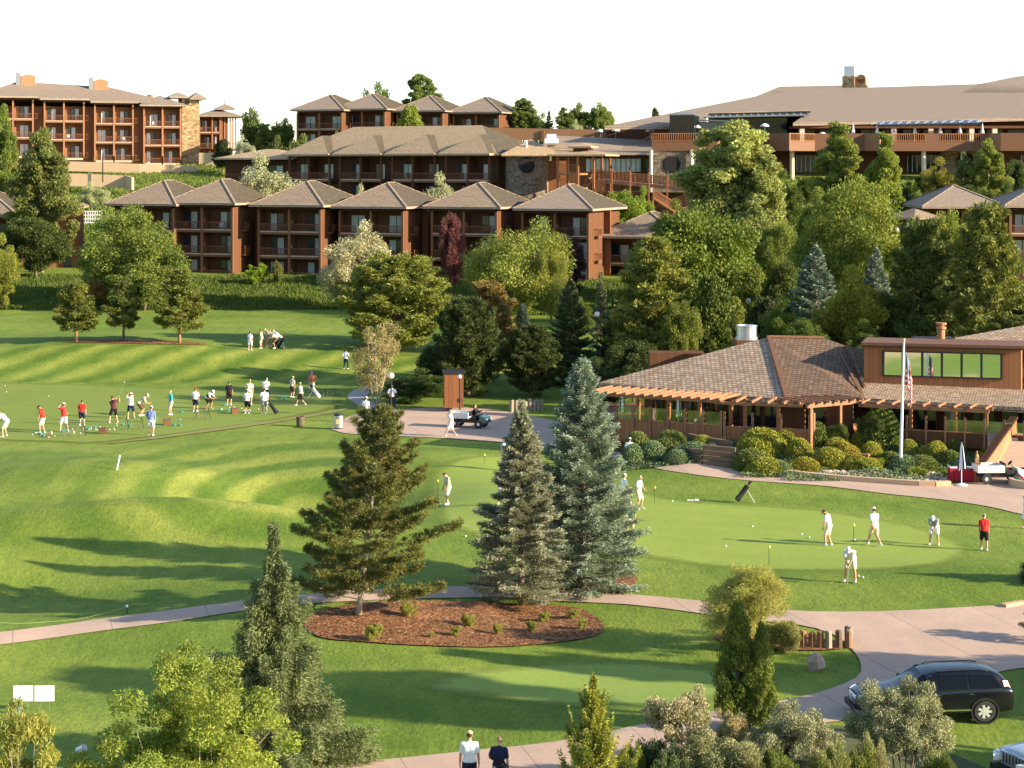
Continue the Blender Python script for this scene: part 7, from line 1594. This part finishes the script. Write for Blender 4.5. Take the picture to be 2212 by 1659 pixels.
bagrack(162,944,1.0,'dark metal bag rack nearest the left of the range line'); bagrack(290,928,.9,'dark metal bag rack before the man in blue and white'); bagrack(436,907,.85,'dark metal bag rack near the middle of the range line'); bagrack(712,858,.7,'dark metal bag rack in the shade beside the footpath')
k = 0
for u,v,l in [(86,940,'left of the first brown box'),(94,944,'nearest the tiny brown box'),(190,930,'by the man in bright red'),(205,926,'left of the dark tee box'),(265,920,'behind the left bag racks'),(281,922,'under the second bag rack'),(337,909,'beside the man in blue'),(392,893,'right of the turquoise shirt'),(376,921,'right of the middle tee box'),(389,921,'alone right of the middle tee box'),(475,888,'left of the right tee box'),(492,889,'against the right tee box'),(136,935,'at the feet of the second red shirt'),(485,878,'by the man in black'),(607,862,'in the shade left of the pines'),(616,864,'in the shade under the pines')]:
    p = gp(u,v); r = empty('ball_basket',p,0,(.75,.75,.75)); tag(r,'small green wire basket of balls '+l,'basket','green ball baskets on the driving range'); MB().lathe([(.12,0),(.16,.2),(.15,.2),(.10,.02)],n=12).build('basket','net_green',r); MB().tube([(-.15,0,.2),(-.1,0,.36),(.1,0,.36),(.15,0,.2)],.01,5).build('handle','net_green',r)
ballme = None
for i in range(64):
    if i < 34: u, v = random.uniform(60,260), 0; v = 950-(u-60)*.115+random.uniform(-12,2)
    elif i < 50: u = random.uniform(380,560); v = 905-(u-380)*.10+random.uniform(-12,4)
    else: u, v = [(600,1162),(11,835),(14,848),(105,857),(177,906),(1568,1182),(1626,1139),(1452,1084),(1732,1156),(1748,1163),(1846,1168),(1855,1246),(1864,1249),(1006,1160)][i-50]
    p = gp(u,v,.045)
    if ballme is None: o = MB().ell((0,0,0),(.045,.045,.045),8,6).build('golf_ball','white_paint'); ballme = o
    else: o = ballme.copy(); COL.objects.link(o)
    o.location = p; tag(o,'white golf ball lying on the grass of the range or green','golf ball','scattered golf balls')
# --- pins on the greens ---
for u,vb,vt,l in ((945,1072,1036,'yellow practice flag beside the man in grey polo'),(1844,1170,1131,'yellow practice flag between the two men in white'),(1661,1222,1178,'thin practice flag at the front of the putting green'),(1213,1010,985,'thin practice pin behind the blue spruce'),(1414,1088,1050,'thin practice pin near the grey haired golfer'),(1066,1120,1100,'small yellow practice flag by the thin grey spruce'),(1211-165,1002,980,'thin practice pin at the back left of the green')):
    p = gp(u,vb,.02); h = (vb-vt)*p.y/F; r = empty('practice_flag',p); tag(r,l,'flag','practice pins on the putting green'); MB().tube([(0,0,0),(0,0,h)],.012,5).build('pole','dark_metal',r); MB().add([(0,0,h),(.08,.02,h-.05),(.07,.03,h-.14),(0,0,h-.14),(0,.01,h),(.08,.03,h-.05),(.07,.04,h-.14),(0,.01,h-.14)],[(0,1,2,3),(7,6,5,4),(0,4,5,1),(1,5,6,2),(2,6,7,3)]).build('flag','pin_yellow',r)
p = gp(1499,1082,.02); o = MB().box(-.35,.0,-.03,.03,0,.05).box(.04,.26,-.04,.04,0,.08).build('hole_marker','white_paint'); o.location = p; tag(o,'low white marker lying on the fringe left of the golf bag','marker')
# --- golf bags ---
def golfbag(u, v, label, white=False, sc_=1.0, rz=0, stand=True):
    p = gp(u,v); r = empty('golf_bag',p,R(rz),(sc_,)*3); tag(r,label,'golf bag','golf bags'); a = Vector((-.30,0,.10)); b = Vector((.26,0,.86)); m = 'cloth_white' if white else 'cloth_black'
    MB().tube([a,a.lerp(b,.1),a.lerp(b,.5),b],[.11,.15,.13,.14],12).build('bag',m,r); MB().tube([a+Vector((-.06,-.10,.08)),a.lerp(b,.55)+Vector((-.05,-.12,0))],[.09,.06],8).build('pocket','cloth_grey' if white else 'cloth_black',r)
    if stand:
        for s in (-1,1): MB().tube([a.lerp(b,.85),Vector((.62,s*.22,0))],.014,5).build('leg','white_paint',r)
    for i in range(6):
        q = b+Vector((random.uniform(-.07,.07),random.uniform(-.07,.07),0)); t_ = q+(b-a).normalized()*random.uniform(.16,.3); c_ = MB().tube([q,t_],.012,5); c_.ell(tuple(t_),(.05,.035,.06),7,5); c_.build('club','cloth_black' if i%2 else 'dark_metal',r)
golfbag(1604,1086,'black golf bag propped on white stand legs on the putting green fringe')
golfbag(682,862,'white golf bag beside the golfer in the rust shirt',True,.95,180)
golfbag(597,752,'dark golf bag among the far group of golfers',False,.9,20); golfbag(606,753,'second dark golf bag at the right of the far group',False,.85,-30)
golfbag(590,896,'dark golf bag on a push cart beside the man in grey shorts',False,.9,160)
q = onground((1100-CU)*55.0/F+.0,55.0,.04); r = empty('golf_bag',q,R(170)); tag(r,'red and black golf bag held by the walker in navy at the bottom edge','golf bag','golf bags')
MB().tube([(-.3,0,.15),(-.1,0,.5),(.25,0,.98)],[.12,.14,.15],12).build('bag','cloth_black',r); MB().tube([(-.0,-.13,.55),(.2,-.13,.95)],[.07,.06],8).build('pocket','cloth_red',r); MB().tube([(.25,0,1.0),(.5,.05,1.2)],[.05,.05],8).build('club','cloth_black',r)
# --- stake, rope, signs ---
p = gp(254,1015,0); o = MB().tube([(-.05,0,0),(.12,0,.82)],.05,8).build('white_stake','white_paint'); o.location = p; tag(o,'white leaning stake standing alone on the rough','stake')
p = gp(274,1326,0); r = empty('rope_post',p); tag(r,'short post with white top holding a pale rope along the left path','post'); MB().tube([(0,0,0),(0,0,.28)],.02,6).build('post','dark_metal',r); MB().ell((0,0,.30),(.06,.06,.06),8,6).build('cap','white_paint',r)
a = p+Vector((0,0,.27)); b = gp(0,1352,.12); pts = []
for i in range(13): t_ = i/12; q = a.lerp(b,t_); zz = float(hgt(q.x,q.y)); q.z = max(zz+.05, q.z-.25*math.sin(PI*t_)); pts.append(q)
o = MB().tube(pts,.004,5).build('rope','rope_tan'); tag(o,'pale rope sagging along the left path','rope')
for u,vb,l,s2 in ((50,1536,'left white sign board on thin legs with small pale blue lettering',1),(96,1536,'right white sign board of the pair on the lawn',0)):
    p = gp(u,vb,0); r = empty('sign_board',p,R(2)); tag(r,l,'sign','white sign boards on the near lawn'); s = p.y/F; z0 = (vb-1516)*s+.02; z1 = (vb-1481)*s
    MB().box(-21*s,21*s,-.012,.012,z0,z1).build('board','sign_white',r)
    for x in (-8*s,10*s): MB().tube([(x,.02,-.05),(x,.02,z0+.05)],.008,5).build('leg','steel',r)
    m = MB()
    for i in range(2):
        for j in range(2): m.box(-16*s+i*5*s,-16*s+i*5*s+3*s,-.016,-.0125,z1-.12-j*.07,z1-.085-j*.07)
    m.build('lettering','cyan_print',r)
p = gp(40,1542,0); r = empty('tee_cooler',p); tag(r,'small blue and white object on the grass under the left sign','cooler'); MB().lathe([(.08,0),(.09,.02),(.09,.2),(.07,.24)],n=12).build('body','bright_blue',r); MB().lathe([(.13,-.03),(.13,.02),(.05,.03)],(.1,-.1,0),10).build('tray','rock',r)
p = gp(174,1626,0); r = empty('tipped_bucket',p,R(-20)); tag(r,'small white bucket lying tipped on the near lawn','bucket'); MB().lathe([(.07,-.14),(.11,.12),(.12,.14),(.10,.13),(.06,-.1)],n=14,M=Matrix.Translation((0,0,.11))@Matrix.Rotation(R(70),4,'Y')).build('bucket','sign_white',r); MB().lathe([(.01,.0),(.115,.0),(.115,.015),(.01,.015)],n=14,M=Matrix.Translation((.14,0,.15))@Matrix.Rotation(R(70),4,'Y')).build('lid','grey_metal',r)
# --- boulder ---
p = gp(1762,1449,0); b = MB(); b.ell((0,0,.25),(.36,.26,.36),7,5,jit=.18); o = b.build('boulder','rock'); o.location = p; o.rotation_euler = (0,0,.4); tag(o,'pinkish grey boulder on the grass by the bend of the drive','boulder')
# --- plaza planter at right edge ---
p = gp(2240,1050,0); r = empty('stone_planter',p); tag(r,'low round stone planter with red flowers at the right edge','planter'); MB().lathe([(1.5,0),(1.5,.42),(1.25,.42),(1.25,.3),(.1,.3)],n=26).build('rim','stucco',r); m = MB()
for i in range(60): a_ = random.uniform(0,6.28); q = random.uniform(0,1.2); m.ell((q*math.cos(a_),q*math.sin(a_),.45),(.06,.06,.05),5,4)
m.build('flowers','cloth_red',r)
MB().lathe([(1.2,.3),(1.1,.4),(.1,.42)],n=20).build('leaves','net_green',r)
wallline('round_kerb',[tuple(G(2168,1313)),tuple(G(2200,1307)),tuple(G(2260,1303))],.15,.3,'stucco','low stone kerb at the right edge where the drive meets the green','kerb')

for o in bpy.data.objects:
    if o.parent is None and 'label' in o and not (4 <= len(o['label'].split()) <= 16): print('LABELLEN', o.name, o['label'])
